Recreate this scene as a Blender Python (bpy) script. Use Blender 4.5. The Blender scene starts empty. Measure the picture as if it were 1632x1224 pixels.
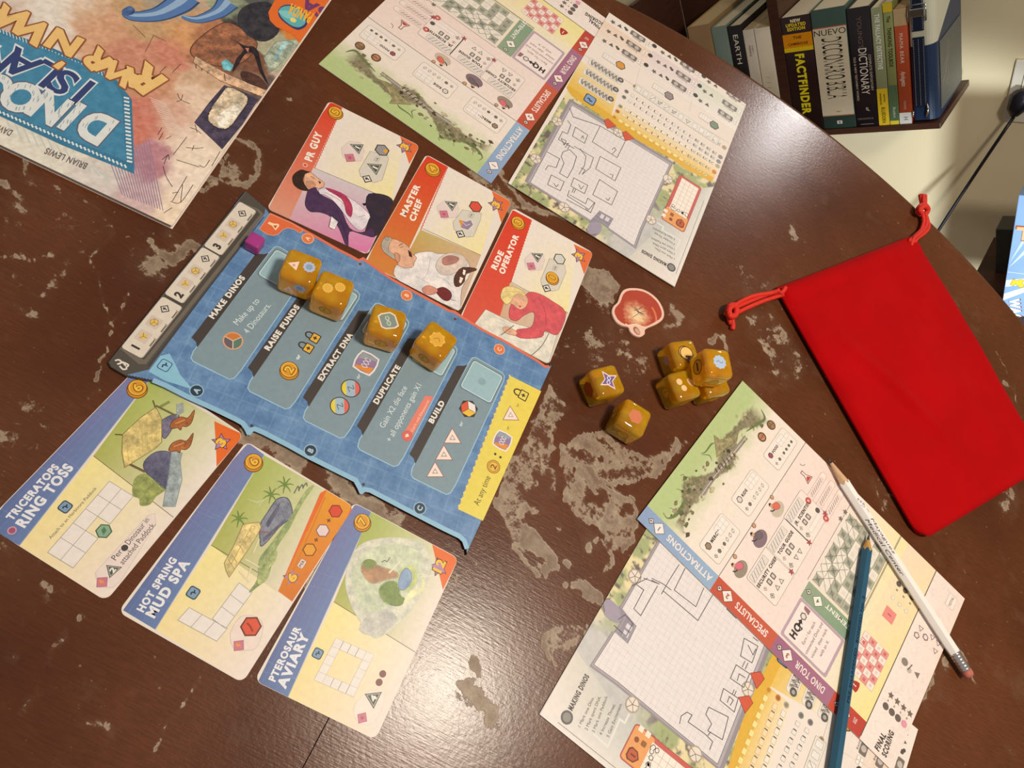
import bpy, bmesh, math, random
import numpy as np
from mathutils import Matrix, Vector

SC = bpy.context.scene
COL = SC.collection
random.seed(7)
RNG = np.random.RandomState(11)

# ------------------------------------------------------------------ camera
TZ = 0.75                      # table top height
H = 0.40                       # camera above the table top
F_PX, PITCH, ROLL = 1219.706, 0.5275483, 0.75011653
cp, sp, cr, sr = math.cos(PITCH), math.sin(PITCH), math.cos(ROLL), math.sin(ROLL)
r0, u0, FW = np.array([1., 0, 0]), np.array([0, cp, sp]), np.array([0, sp, -cp])
RT, UP = cr * r0 + sr * u0, -sr * r0 + cr * u0
CAM = np.array([0, 0, TZ + H])
cd = bpy.data.cameras.new('camera')
cam = bpy.data.objects.new('camera', cd)
COL.objects.link(cam)
cd.sensor_fit = 'HORIZONTAL'
cd.sensor_width = 36.0
cd.lens = 36.0 * F_PX / 1632.0
cd.clip_start = 0.01
m = Matrix([[RT[0], UP[0], -FW[0], CAM[0]], [RT[1], UP[1], -FW[1], CAM[1]], [RT[2], UP[2], -FW[2], CAM[2]], [0, 0, 0, 1]])
cam.matrix_world = m
SC.camera = cam

# ------------------------------------------------------------------ world, lights, exposure
SC.view_settings.view_transform = 'Standard'
SC.view_settings.look = 'None'
SC.view_settings.gamma = 1.0
SC.view_settings.use_curve_mapping = False
SC.view_settings.exposure = 0.0
wd = bpy.data.worlds.new('room_ambience')
SC.world = wd
wd.use_nodes = True
wd.node_tree.nodes['Background'].inputs[0].default_value = (0.96, 0.93, 0.90, 1)
wd.node_tree.nodes['Background'].inputs[1].default_value = 0.27


def light(name, kind, loc, target, energy, color, **kw):
    ld = bpy.data.lights.new(name, kind)
    ld.energy = energy
    ld.color = color
    for k, v in kw.items():
        setattr(ld, k, v)
    o = bpy.data.objects.new(name, ld)
    COL.objects.link(o)
    o.location = loc
    d = Vector(target) - Vector(loc)
    o.rotation_euler = d.to_track_quat('-Z', 'Y').to_euler()
    return o


# the ceiling lamp above the near right of the table, whose glare shows near the lowest card
light('ceiling_lamp', 'SPOT', (0.28, 0.27, TZ + 1.05), (0.26, 0.34, TZ), 41.0, (1.0, 0.88, 0.72),
      shadow_soft_size=0.085, spot_size=math.radians(104), spot_blend=0.45)
# the cooler lamp by the wall, mirrored in the polished table edge
light('wall_lamp', 'AREA', (0.0466, 1.50, TZ + 0.57), (0.05, 0.75, TZ), 2.1, (0.98, 0.96, 0.94), shape='DISK', size=0.07)
# added unseen cool spot off to the right that brightens the foot of the wall
light('wall_fill_spot', 'SPOT', (0.75, 0.80, 0.62), (0.38, 1.60, 0.14), 38.0, (0.88, 0.95, 1.0),
      shadow_soft_size=0.05, spot_size=math.radians(46), spot_blend=0.45)


# ------------------------------------------------------------------ photograph measurements -> world points
def ray(x, y):
    return ((x - 816) / F_PX) * RT - ((y - 612) / F_PX) * UP + FW


def U(x, y, z=0.0):
    """point at height z above the table top that the photograph shows at pixel x, y"""
    d = ray(x, y)
    t = -(H - z) / d[2]
    return (CAM + d * t)[:2]


def WY(x, y, Y):
    d = ray(x, y)
    return CAM + d * (Y / d[1])


def crop(x0, y0, s):
    return lambda x, y: (x0 + x / s, y0 + y / s)


# ------------------------------------------------------------------ materials
def lin(c):
    c = np.asarray(c, float)[:3] / 255.0
    return np.where(c <= 0.04045, c / 12.92, ((c + 0.055) / 1.055) ** 2.4)


def mat(name, color=(128, 128, 128), rough=0.5, noise=0.0, nscale=60.0, bump=0.0, bscale=300.0, metal=0.0, spec=0.5,
        attr=None, stretch=None, sheen=0.0, trans=0.0, ior=1.45, coat=0.0, transp=False):
    mt = bpy.data.materials.new(name)
    mt.use_nodes = True
    nt = mt.node_tree
    b = nt.nodes['Principled BSDF']
    b.inputs['Roughness'].default_value = rough
    b.inputs['Metallic'].default_value = metal
    b.inputs['Specular IOR Level'].default_value = spec
    b.inputs['Transmission Weight'].default_value = trans
    b.inputs['IOR'].default_value = ior
    b.inputs['Coat Weight'].default_value = coat
    if sheen:
        b.inputs['Sheen Weight'].default_value = sheen
        b.inputs['Sheen Roughness'].default_value = 0.4
        b.inputs['Sheen Tint'].default_value = (1.0, 0.2, 0.15, 1)
    tc = nt.nodes.new('ShaderNodeTexCoord')
    src = tc.outputs['Object']
    if stretch:
        mp = nt.nodes.new('ShaderNodeMapping')
        mp.inputs['Scale'].default_value = stretch
        nt.links.new(src, mp.inputs[0])
        src = mp.outputs[0]
    if attr:
        a = nt.nodes.new('ShaderNodeAttribute')
        a.attribute_name = attr
        base = a.outputs['Color']
    else:
        rgb = nt.nodes.new('ShaderNodeRGB')
        rgb.outputs[0].default_value = (*lin(color), 1)
        base = rgb.outputs[0]
    if noise:
        n = nt.nodes.new('ShaderNodeTexNoise')
        n.inputs['Scale'].default_value = nscale
        n.inputs['Detail'].default_value = 5
        nt.links.new(src, n.inputs['Vector'])
        mr = nt.nodes.new('ShaderNodeMapRange')
        mr.inputs[1].default_value = 0.25
        mr.inputs[2].default_value = 0.75
        mr.inputs[3].default_value = 1 - noise
        mr.inputs[4].default_value = 1 + noise
        nt.links.new(n.outputs[0], mr.inputs[0])
        vm = nt.nodes.new('ShaderNodeVectorMath')
        vm.operation = 'SCALE'
        nt.links.new(base, vm.inputs[0])
        nt.links.new(mr.outputs[0], vm.inputs['Scale'])
        base = vm.outputs[0]
    nt.links.new(base, b.inputs['Base Color'])
    if bump:
        n2 = nt.nodes.new('ShaderNodeTexNoise')
        n2.inputs['Scale'].default_value = bscale
        n2.inputs['Detail'].default_value = 4
        nt.links.new(src, n2.inputs['Vector'])
        bp = nt.nodes.new('ShaderNodeBump')
        bp.inputs['Strength'].default_value = bump
        bp.inputs['Distance'].default_value = 0.001
        nt.links.new(n2.outputs[0], bp.inputs['Height'])
        nt.links.new(bp.outputs[0], b.inputs['Normal'])
    return mt


M_INK = mat('printed_ink', rough=0.42, attr='ink', noise=0.05, nscale=350, spec=0.35)
M_INKSIDE = mat('card_core', (214, 196, 170), 0.7, noise=0.06)


# ------------------------------------------------------------------ objects
def link(name, me, parent=None, material=None):
    o = bpy.data.objects.new(name, me)
    COL.objects.link(o)
    if parent is not None:
        o.parent = parent
    if material is not None and me is not None:
        me.materials.append(material)
    return o


def tag(o, label=None, cat=None, group=None, kind=None):
    if label: o['label'] = label
    if cat: o['category'] = cat
    if group: o['group'] = group
    if kind: o['kind'] = kind
    return o


def empty(name, label, cat, mw, group=None):
    o = bpy.data.objects.new(name, None)
    o.empty_display_size = 0.01
    COL.objects.link(o)
    o.matrix_world = mw
    return tag(o, label, cat, group)


def mesh(name, v, f, parent=None, material=None, smooth=False):
    me = bpy.data.meshes.new(name)
    me.from_pydata([tuple(map(float, p)) for p in v], [], f)
    me.update()
    if smooth:
        me.polygons.foreach_set('use_smooth', [True] * len(me.polygons))
    return link(name, me, parent, material)


def bm_obj(name, bm, parent=None, material=None, smooth=False):
    me = bpy.data.meshes.new(name)
    bmesh.ops.recalc_face_normals(bm, faces=bm.faces)
    bm.to_mesh(me)
    bm.free()
    if smooth:
        me.polygons.foreach_set('use_smooth', [True] * len(me.polygons))
    return link(name, me, parent, material)


def box_bm(x0, x1, y0, y1, z0, z1, bev=0.0, seg=2, bm=None):
    bm = bm or bmesh.new()
    r = bmesh.ops.create_cube(bm, size=1.0)
    for v in r['verts']:
        v.co = Vector(((x0 + x1) / 2 + v.co.x * (x1 - x0), (y0 + y1) / 2 + v.co.y * (y1 - y0), (z0 + z1) / 2 + v.co.z * (z1 - z0)))
    if bev:
        es = set()
        for v in r['verts']:
            es.update(v.link_edges)
        bmesh.ops.bevel(bm, geom=list(es), offset=bev, segments=seg, affect='EDGES', profile=0.5)
    return bm


def prism(name, pts, z0, z1, parent=None, material=None, bev=0.0):
    """flat plate of outline pts (anticlockwise), from z0 to z1"""
    n = len(pts)
    v = [(p[0], p[1], z0) for p in pts] + [(p[0], p[1], z1) for p in pts]
    f = [list(range(n))[::-1], list(range(n, 2 * n))]
    for i in range(n):
        j = (i + 1) % n
        f.append([i, j, n + j, n + i])
    bm = bmesh.new()
    bv = [bm.verts.new(p) for p in v]
    for q in f:
        bm.faces.new([bv[i] for i in q])
    bmesh.ops.recalc_face_normals(bm, faces=bm.faces)
    if bev:
        es = [e for e in bm.edges if abs(e.verts[0].co.z - e.verts[1].co.z) < 1e-9]
        bmesh.ops.bevel(bm, geom=es, offset=bev, segments=1, affect='EDGES')
    return bm_obj(name, bm, parent, material)


def tube(name, pts, rad, parent=None, material=None, n=8, closed=False, twist=0.0):
    """round tube through pts; rad is a number or a list"""
    P = [Vector(p) for p in pts]
    R = rad if hasattr(rad, '__len__') else [rad] * len(P)
    v, f = [], []
    prev = None
    for i, p in enumerate(P):
        a = P[max(i - 1, 0)] if not closed else P[i - 1]
        b = P[min(i + 1, len(P) - 1)] if not closed else P[(i + 1) % len(P)]
        d = (b - a).normalized()
        if prev is None:
            up = Vector((0, 0, 1)) if abs(d.z) < 0.9 else Vector((1, 0, 0))
            s = d.cross(up).normalized()
        else:
            s = (prev - d * prev.dot(d)).normalized()
        prev = s
        t = d.cross(s)
        for k in range(n):
            an = 2 * math.pi * k / n + twist * i
            v.append(p + (s * math.cos(an) + t * math.sin(an)) * R[i])
    m_ = len(P)
    for i in range(m_ if closed else m_ - 1):
        for k in range(n):
            a, b = i * n + k, i * n + (k + 1) % n
            c, d_ = ((i + 1) % m_) * n + (k + 1) % n, ((i + 1) % m_) * n + k
            f.append([a, b, c, d_])
    if not closed:
        f.append(list(range(n))[::-1])
        f.append([(m_ - 1) * n + k for k in range(n)])
    return mesh(name, v, f, parent, material, True)


def smooth_pts(pts, n=6, closed=True):
    P = np.array(pts, float)
    out = []
    N = len(P)
    rng = range(N) if closed else range(N - 1)
    for i in rng:
        if closed:
            a, b, c, d = P[i - 1], P[i], P[(i + 1) % N], P[(i + 2) % N]
        else:
            a, b, c, d = P[max(i - 1, 0)], P[i], P[i + 1], P[min(i + 2, N - 1)]
        for k in range(n):
            t = k / n
            out.append(0.5 * ((2 * b) + (-a + c) * t + (2 * a - 5 * b + 4 * c - d) * t * t + (-a + 3 * b - 3 * c + d) * t ** 3))
    if not closed:
        out.append(P[-1])
    return np.array(out)


def rrect(x0, y0, x1, y1, r, n=5):
    out = []
    for cx, cy, a in ((x1 - r, y0 + r, -90), (x1 - r, y1 - r, 0), (x0 + r, y1 - r, 90), (x0 + r, y0 + r, 180)):
        for k in range(n + 1):
            t = math.radians(a + 90 * k / n)
            out.append((cx + r * math.cos(t), cy + r * math.sin(t)))
    return out


# ------------------------------------------------------------------ value noise
_perm = RNG.rand(256, 256)


def vnoise(x, y):
    xi, yi = np.floor(x).astype(int), np.floor(y).astype(int)
    fx, fy = x - xi, y - yi
    fx, fy = fx * fx * (3 - 2 * fx), fy * fy * (3 - 2 * fy)
    g = lambda a, b: _perm[a & 255, b & 255]
    return (g(xi, yi) * (1 - fx) + g(xi + 1, yi) * fx) * (1 - fy) + (g(xi, yi + 1) * (1 - fx) + g(xi + 1, yi + 1) * fx) * fy


def fbm(x, y, o=4):
    s, a, t = 0, 0.5, 0
    for i in range(o):
        s = s + a * vnoise(x * 2 ** i + 17.3 * i, y * 2 ** i + 5.1 * i)
        t += a
        a *= 0.55
    return s / t


def inpoly(x, y, P):
    P = np.asarray(P, float)
    ins = np.zeros(x.shape, bool)
    j = len(P) - 1
    for i in range(len(P)):
        xi, yi, xj, yj = P[i][0], P[i][1], P[j][0], P[j][1]
        c = ((yi > y) != (yj > y)) & (x < (xj - xi) * (y - yi) / (yj - yi + 1e-12) + xi)
        ins ^= c
        j = i
    return ins


# ------------------------------------------------------------------ lettering: the built-in font, each glyph meshed once
GL = {}


def build_glyphs():
    chars = "ABCDEFGHIJKLMNOPQRSTUVWXYZabcdefghijklmnopqrstuvwxyz0123456789.,:+'&?/!=-"
    objs = []
    for style, off in (('r', 0.0), ('b', 0.022), ('x', 0.05)):
        for ch in chars:
            for body in (ch, ch + '|') if style == 'r' else (ch,):
                cu = bpy.data.curves.new('g', 'FONT')
                cu.body = body
                cu.size = 1.0
                cu.offset = off
                cu.resolution_u = 4
                cu.fill_mode = 'FRONT'
                o = bpy.data.objects.new('g', cu)
                COL.objects.link(o)
                objs.append((style, ch, body, o))
    cu = bpy.data.curves.new('g', 'FONT')
    cu.body = '|'
    bar = bpy.data.objects.new('g', cu)
    COL.objects.link(bar)
    dg = bpy.context.evaluated_depsgraph_get()
    me = bar.evaluated_get(dg).to_mesh()
    barx = max(v.co.x for v in me.vertices)
    bar.evaluated_get(dg).to_mesh_clear()
    for style, ch, body, o in objs:
        ev = o.evaluated_get(dg)
        me = ev.to_mesh()
        xs = [tuple(v.co[:2]) for v in me.vertices]
        if len(body) == 2:
            GL['adv', ch] = max(x for x, y in xs) - barx
        else:
            GL[style, ch] = (np.array(xs), [list(p.vertices) for p in me.polygons])
        ev.to_mesh_clear()
    for *_, o in objs:
        c = o.data
        bpy.data.objects.remove(o)
        bpy.data.curves.remove(c)
    bpy.data.objects.remove(bar)
    GL['adv', ' '] = 0.30


build_glyphs()
CAPH = max(GL['r', 'H'][0][:, 1])


def text_shape(s, style='r', track=0.0):
    """list of (verts, faces) with cap height 1 and the total advance"""
    x, out = 0.0, []
    ex = {'r': 0, 'b': 0.04, 'x': 0.095}[style] + track
    for ch in s:
        if ch != ' ' and (style, ch) in GL:
            v, f = GL[style, ch]
            out.append(((v + (x, 0)) / CAPH, f))
        x += GL.get(('adv', ch), 0.5) + ex
    return out, (x - ex) / CAPH


# ------------------------------------------------------------------ flat print: coloured ink faces lying on a card, board or cover
class Frame:
    """a flat thing's own axes, in millimetres, origin at its lower left when read"""

    def __init__(s, o, xd, yd, z=0.0):
        s.o, s.x, s.y, s.z = np.array(o, float), np.array(xd, float), np.array(yd, float), z

    def mw(s):
        return Matrix([[s.x[0], s.y[0], 0, s.o[0]], [s.x[1], s.y[1], 0, s.o[1]], [0, 0, 1, TZ + s.z], [0, 0, 0, 1]])

    def px(s, x, y):
        d = U(x, y, s.z) - s.o
        return (float(d @ s.x) * 1000, float(d @ s.y) * 1000)


class Print:
    def __init__(s, z0, cells=None):
        s.parts = {}
        s.z0 = z0
        s.lay = 1.0
        s.part('print')

    def part(s, name, new=False):
        """ink of the part called name; new starts a further part of that name"""
        if new:
            while name in s.parts: name += '~'
        s.cur = s.parts.setdefault(name, ([], [], []))
        return s

    def raw(s, pts, faces, col, lay=None):
        V, Fc, Cc = s.cur
        b = len(V)
        s.n = (getattr(s, 'n', 0) + 1) % 8
        z = s.z0 + (s.lay if lay is None else lay) * 2.8e-5 + s.n * 1.7e-6
        pts = np.asarray(pts, float)
        for p in pts:
            V.append((p[0] * 1e-3, p[1] * 1e-3, z))
        col = np.asarray(col, float)
        if col.ndim == 1:
            c = lin(col)
            Cc.extend([c] * len(pts))
        else:
            Cc.extend([lin(q) for q in col])
        for q in faces:
            Fc.append([b + i for i in q])

    def poly(s, pts, col, lay=None, line=None, w=0.25, smooth=0):
        if smooth:
            pts = smooth_pts(pts, smooth)
        pts = np.asarray(pts, float)
        a = 0.5 * np.sum(pts[:, 0] * np.roll(pts[:, 1], -1) - np.roll(pts[:, 0], -1) * pts[:, 1])
        if a < 0:
            pts = pts[::-1]
            if np.ndim(col) == 2:
                col = np.asarray(col)[::-1]
        if col is not None:
            s.raw(pts, [list(range(len(pts)))], col, lay)
        if line is not None:
            s.line(list(pts) + [pts[0]], line, w, (s.lay if lay is None else lay) + 0.5)

    def line(s, pts, col, w=0.25, lay=None, smooth=0):
        if smooth:
            pts = smooth_pts(pts, smooth, False)
        P = np.asarray(pts, float)
        V, Fc = [], []
        n = len(P)
        if n > 2:
            e = np.diff(P, axis=0)
            e = e / (np.hypot(e[:, 0], e[:, 1])[:, None] + 1e-9)
            if (np.sum(e[1:] * e[:-1], 1) < 0.3).any() or np.allclose(P[0], P[-1]):
                ww = w if hasattr(w, '__len__') else [w] * n
                ww = np.interp(np.linspace(0, 1, n), np.linspace(0, 1, len(ww)), ww)
                i = 0
                while i < n - 1:          # runs between sharp corners, so no stroke overlaps itself
                    j = i + 1
                    while j < n - 1 and j - i < n // 2 + 1 and e[j] @ e[j - 1] >= 0.3: j += 1
                    a, b = P[i] - e[i] * ww[i] * .35, P[j] + e[j - 1] * ww[j] * .35
                    s.line([a] + list(P[i + 1:j]) + [b], col, list(ww[i:j + 1]), lay)
                    i = j
                return
        ws = w if hasattr(w, '__len__') else [w] * n
        if len(ws) != n:
            ws = np.interp(np.linspace(0, 1, n), np.linspace(0, 1, len(ws)), ws)
        for i in range(n):
            a, b = P[max(i - 1, 0)], P[min(i + 1, n - 1)]
            d = b - a
            L = np.hypot(*d)
            if L < 1e-9 or (i not in (0, n - 1) and False):
                d = P[min(i + 1, n - 1)] - P[i]
                L = np.hypot(*d) + 1e-9
            nrm = np.array([-d[1], d[0]]) / L
            k = 1.0
            if 0 < i < n - 1:
                e = P[i] - P[i - 1]
                e = e / (np.hypot(*e) + 1e-9)
                c = abs(e @ (d / L))
                k = 1 / max(c, 0.6)
            V += [P[i] + nrm * ws[i] * k / 2, P[i] - nrm * ws[i] * k / 2]
        if n > 2 and np.allclose(P[0], P[-1]):
            V[0], V[1] = V[0], V[1]
        for i in range(n - 1):
            Fc.append([2 * i + 1, 2 * i + 3, 2 * i + 2, 2 * i])
        s.raw(V, Fc, col, lay)

    def quadf(s, pts, cols, lay=None):
        """four sided area with a colour at each corner"""
        N = 8
        a, b, c, d = [np.array(p, float) for p in pts]
        ca, cb, cc, cdd = [np.array(p, float) for p in cols]
        V, K, Fc = [], [], []
        for i in range(N + 1):
            for j in range(N + 1):
                u, v = i / N, j / N
                V.append((a * (1 - u) + b * u) * (1 - v) + (d * (1 - u) + c * u) * v)
                K.append((ca * (1 - u) + cb * u) * (1 - v) + (cdd * (1 - u) + cc * u) * v)
        for i in range(N):
            for j in range(N):
                k = i * (N + 1) + j
                q = [k, k + N + 1, k + N + 2, k + 1]
                Fc.append(q)
        e1, e2 = V[N + 1] - V[0], V[1] - V[0]
        if e1[0] * e2[1] - e1[1] * e2[0] < 0:
            Fc = [q[::-1] for q in Fc]
        s.raw(V, Fc, K, lay)

    def rect(s, x0, y0, x1, y1, col, lay=None, line=None, w=0.25, r=0.0):
        pts = rrect(x0, y0, x1, y1, r, 3) if r else [(x0, y0), (x1, y0), (x1, y1), (x0, y1)]
        s.poly(pts, col, lay, line, w)

    def disc(s, c, r, col, lay=None, line=None, w=0.25, n=18, ry=None, rot=0.0):
        ry = ry or r
        ca, sa = math.cos(rot), math.sin(rot)
        pts = []
        for k in range(n):
            t = 2 * math.pi * k / n
            x, y = r * math.cos(t), ry * math.sin(t)
            pts.append((c[0] + x * ca - y * sa, c[1] + x * sa + y * ca))
        s.poly(pts, col, lay, line, w)

    def ngon(s, c, r, n, col, rot=0.0, lay=None, line=None, w=0.3, sy=1.0):
        pts = [(c[0] + r * math.cos(rot + 2 * math.pi * k / n), c[1] + sy * r * math.sin(rot + 2 * math.pi * k / n)) for k in range(n)]
        s.poly(pts, col, lay, line, w)

    def star(s, c, r, col, n=5, ri=0.5, rot=1.57, lay=None, line=None, w=0.3):
        pts = []
        for k in range(2 * n):
            q = r if k % 2 == 0 else r * ri
            t = rot + math.pi * k / n
            pts.append((c[0] + q * math.cos(t), c[1] + q * math.sin(t)))
        s.poly(pts, col, lay, line, w)

    def text(s, st, p, h, col, style='b', ang=0.0, align='c', sx=1.0, lay=None, track=0.0, slant=0.0, outline=None, ow=0.3):
        """cap height h mm at p (baseline; align l, c or r)"""
        sh, adv = text_shape(st, style, track)
        off = {'l': 0, 'c': -adv / 2, 'r': -adv}[align]
        ca, sa = math.cos(ang), math.sin(ang)
        for v, f in sh:
            x = (v[:, 0] + off + v[:, 1] * slant) * h * sx
            y = v[:, 1] * h
            X = p[0] + x * ca - y * sa
            Y = p[1] + x * sa + y * ca
            s.raw(np.c_[X, Y], f, col, lay)

    def tfit(s, st, a, b, h, col, style='b', lay=None, slant=0.0, track=0.0):
        """lettering whose baseline runs from a to b"""
        sh, adv = text_shape(st, style, track)
        a, b = np.array(a, float), np.array(b, float)
        L = np.hypot(*(b - a))
        s.text(st, a, h, col, style, math.atan2(b[1] - a[1], b[0] - a[0]), 'l', L / (adv * h), lay, track, slant)

    def paint(s, x0, y0, x1, y1, res, fn, lay=None):
        """a painted area: colour cells of res mm; fn(x, y) gives rgb 0-255 and an optional mask"""
        nx, ny = max(1, int(round((x1 - x0) / res))), max(1, int(round((y1 - y0) / res)))
        gx, gy = np.linspace(x0, x1, nx + 1), np.linspace(y0, y1, ny + 1)
        X, Y = np.meshgrid(gx, gy, indexing='ij')
        out = fn(X, Y)
        rgb, mask = out if isinstance(out, tuple) else (out, np.ones(X.shape, bool))
        rgb = np.clip(rgb, 0, 255) / 255
        rgb = np.where(rgb <= 0.04045, rgb / 12.92, ((rgb + 0.055) / 1.055) ** 2.4)
        cell = mask[:-1, :-1] & mask[1:, 1:] & mask[1:, :-1] & mask[:-1, 1:]
        used = np.zeros(X.shape, bool)
        for a in (0, 1):
            for b in (0, 1):
                used[a:nx + a, b:ny + b] |= cell
        idx = -np.ones(X.shape, int)
        V, Fc, Cc = s.cur
        b0 = len(V)
        idx[used] = np.arange(used.sum()) + b0
        s.n = (getattr(s, 'n', 0) + 1) % 8
        z = s.z0 + (s.lay if lay is None else lay) * 2.8e-5 + s.n * 1.7e-6
        V.extend(np.c_[X[used] * 1e-3, Y[used] * 1e-3, np.full(used.sum(), z)].tolist())
        Cc.extend(list(rgb[used]))
        ii, jj = np.nonzero(cell)
        Fc.extend(np.c_[idx[ii, jj], idx[ii + 1, jj], idx[ii + 1, jj + 1], idx[ii, jj + 1]].tolist())

    def build(s, parent, material=None):
        out = {}
        for name, (V, Fc, Cc) in s.parts.items():
            if not V:
                continue
            name = name.rstrip('~')
            me = bpy.data.meshes.new(name)
            me.from_pydata(V, [], Fc)
            at = me.color_attributes.new('ink', 'FLOAT_COLOR', 'POINT')
            C4 = np.ones((len(V), 4), np.float32)
            C4[:, :3] = np.array(Cc)
            at.data.foreach_set('color', C4.ravel())
            me.update()
            out[name] = link(name, me, parent, material or M_INK)
        return out


def frame_card(c0, c1, c2, z=0.0):
    """c0 top right, c1 bottom right, c2 bottom left when read (table metres)"""
    c0, c1, c2 = map(lambda q: np.array(q, float), (c0, c1, c2))
    x = (c1 - c2) / np.hypot(*(c1 - c2))
    y = np.array([-x[1], x[0]])
    return Frame(c2, x, y, z), float(np.hypot(*(c1 - c2))) * 1000, float(np.hypot(*(c0 - c1))) * 1000


def mix(a, b, t):
    a, b = np.array(a, float), np.array(b, float)
    return a + (b - a) * t

# ================================================================== THE SETTING
M_WALL = mat('wall_paint', (230, 216, 178), 0.75, noise=0.03, nscale=4, bump=0.15, bscale=60)
M_FLOOR = mat('floor_boards', (120, 92, 66), 0.5, noise=0.2, nscale=3, stretch=(1, 8, 1))
M_TRIM = mat('white_paint', (228, 222, 206), 0.45, noise=0.02)
WALLY = 1.60
bm = box_bm(-2.6, 2.6, -1.9, WALLY, -0.05, 0.0)
tag(bm_obj('floor', bm, None, M_FLOOR), kind='structure')
bm = box_bm(-2.6, 2.6, WALLY, WALLY + 0.1, -0.05, 2.6)
tag(bm_obj('wall_back', bm, None, M_WALL), kind='structure')


# ================================================================== THE TABLE
def table_material():
    mt = bpy.data.materials.new('worn_dark_wood')
    mt.use_nodes = True
    nt = mt.node_tree
    N, L = nt.nodes, nt.links
    b = N['Principled BSDF']
    tc = N.new('ShaderNodeTexCoord')
    mp = N.new('ShaderNodeMapping')
    mp.inputs['Rotation'].default_value = (0, 0, math.radians(-13.5))
    L.new(tc.outputs['Object'], mp.inputs[0])
    mg = N.new('ShaderNodeMapping')
    mg.inputs['Scale'].default_value = (1, 9, 1)
    L.new(mp.outputs[0], mg.inputs[0])

    def noise(vec, sc, det=5, rough=0.55):
        n = N.new('ShaderNodeTexNoise')
        n.inputs['Scale'].default_value = sc
        n.inputs['Detail'].default_value = det
        n.inputs['Roughness'].default_value = rough
        L.new(vec, n.inputs['Vector'])
        return n.outputs[0]

    def ramp(fac, stops):
        r = N.new('ShaderNodeValToRGB')
        e = r.color_ramp.elements
        for i, (p, c) in enumerate(stops):
            if i > 1:
                e.new(p)
            e[i].position = p
            e[i].color = (*lin(c), 1) if hasattr(c, '__len__') else (c, c, c, 1)
        L.new(fac, r.inputs[0])
        return r.outputs[0]

    def math_(op, a, c, d=None):
        q = N.new('ShaderNodeMath')
        q.operation = op
        for i, v in enumerate((a, c, d)):
            if v is None: continue
            if isinstance(v, (int, float)):
                q.inputs[i].default_value = v
            else:
                L.new(v, q.inputs[i])
        return q.outputs[0]

    def mixc(f, a, c):
        q = N.new('ShaderNodeMix')
        q.data_type = 'RGBA'
        if isinstance(f, (int, float)):
            q.inputs[0].default_value = f
        else:
            L.new(f, q.inputs[0])
        for k, v in ((6, a), (7, c)):
            if isinstance(v, tuple):
                q.inputs[k].default_value = (*lin(v), 1)
            else:
                L.new(v, q.inputs[k])
        return q.outputs[2]

    O = tc.outputs['Object']
    broad = noise(O, 9, 4)
    grain = noise(mg.outputs[0], 120, 4)
    base = mixc(ramp(broad, [(0.32, 0.0), (0.68, 1.0)]), (80, 42, 23), (106, 60, 33))
    base = mixc(math_('MULTIPLY', ramp(grain, [(0.35, 0.0), (0.7, 1.0)]), 0.45), base, (60, 32, 19))
    dust = ramp(noise(O, 34, 7, 0.65), [(0.55, 0.0), (0.75, 1.0)])
    base = mixc(math_('MULTIPLY', dust, 0.22), base, (132, 108, 88))
    speck = ramp(noise(O, 260, 2), [(0.70, 0.0), (0.76, 1.0)])
    base = mixc(math_('MULTIPLY', speck, 0.55), base, (150, 126, 104))
    at = N.new('ShaderNodeAttribute')
    at.attribute_name = 'stain'
    fine = noise(O, 170, 6, 0.7)
    mid = noise(O, 60, 5, 0.6)
    s = math_('ADD', at.outputs['Fac'], math_('MULTIPLY', math_('SUBTRACT', fine, 0.5), 1.6))
    s = math_('ADD', s, math_('MULTIPLY', math_('SUBTRACT', mid, 0.5), 1.5))
    crisp = ramp(s, [(0.40, 0.0), (0.66, 1.0)])
    crisp = math_('MULTIPLY', crisp, ramp(at.outputs['Fac'], [(0.02, 0.0), (0.30, 1.0)]))
    rim = ramp(s, [(0.44, 0.0), (0.54, 1.0), (0.80, 0.15)])
    stc = mixc(math_('ADD', math_('MULTIPLY', fine, 0.62), math_('MULTIPLY', rim, 0.52)), (92, 72, 56), (206, 188, 162))
    patch = ramp(noise(O, 95, 5, 0.7), [(0.38, 0.42), (0.60, 1.0)])
    amt = math_('MULTIPLY', math_('MULTIPLY', crisp, 0.90), math_('MAXIMUM', patch, rim))
    col = mixc(amt, base, stc)
    col = mixc(math_('MULTIPLY', at.outputs['Fac'], 0.20), col, (128, 104, 86))
    L.new(col, b.inputs['Base Color'])
    rr = math_('ADD', math_('MULTIPLY', crisp, 0.22), math_('ADD', math_('MULTIPLY', broad, 0.12), 0.18))
    L.new(rr, b.inputs['Roughness'])
    b.inputs['Specular IOR Level'].default_value = 0.30
    bp = N.new('ShaderNodeBump')
    bp.inputs['Strength'].default_value = 0.22
    bp.inputs['Distance'].default_value = 0.0006
    hgt = math_('ADD', math_('MULTIPLY', grain, 0.45), math_('ADD', math_('MULTIPLY', noise(O, 420, 3), 0.5), math_('MULTIPLY', crisp, -0.5)))
    L.new(hgt, bp.inputs['Height'])
    L.new(bp.outputs[0], b.inputs['Normal'])
    return mt


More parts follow.
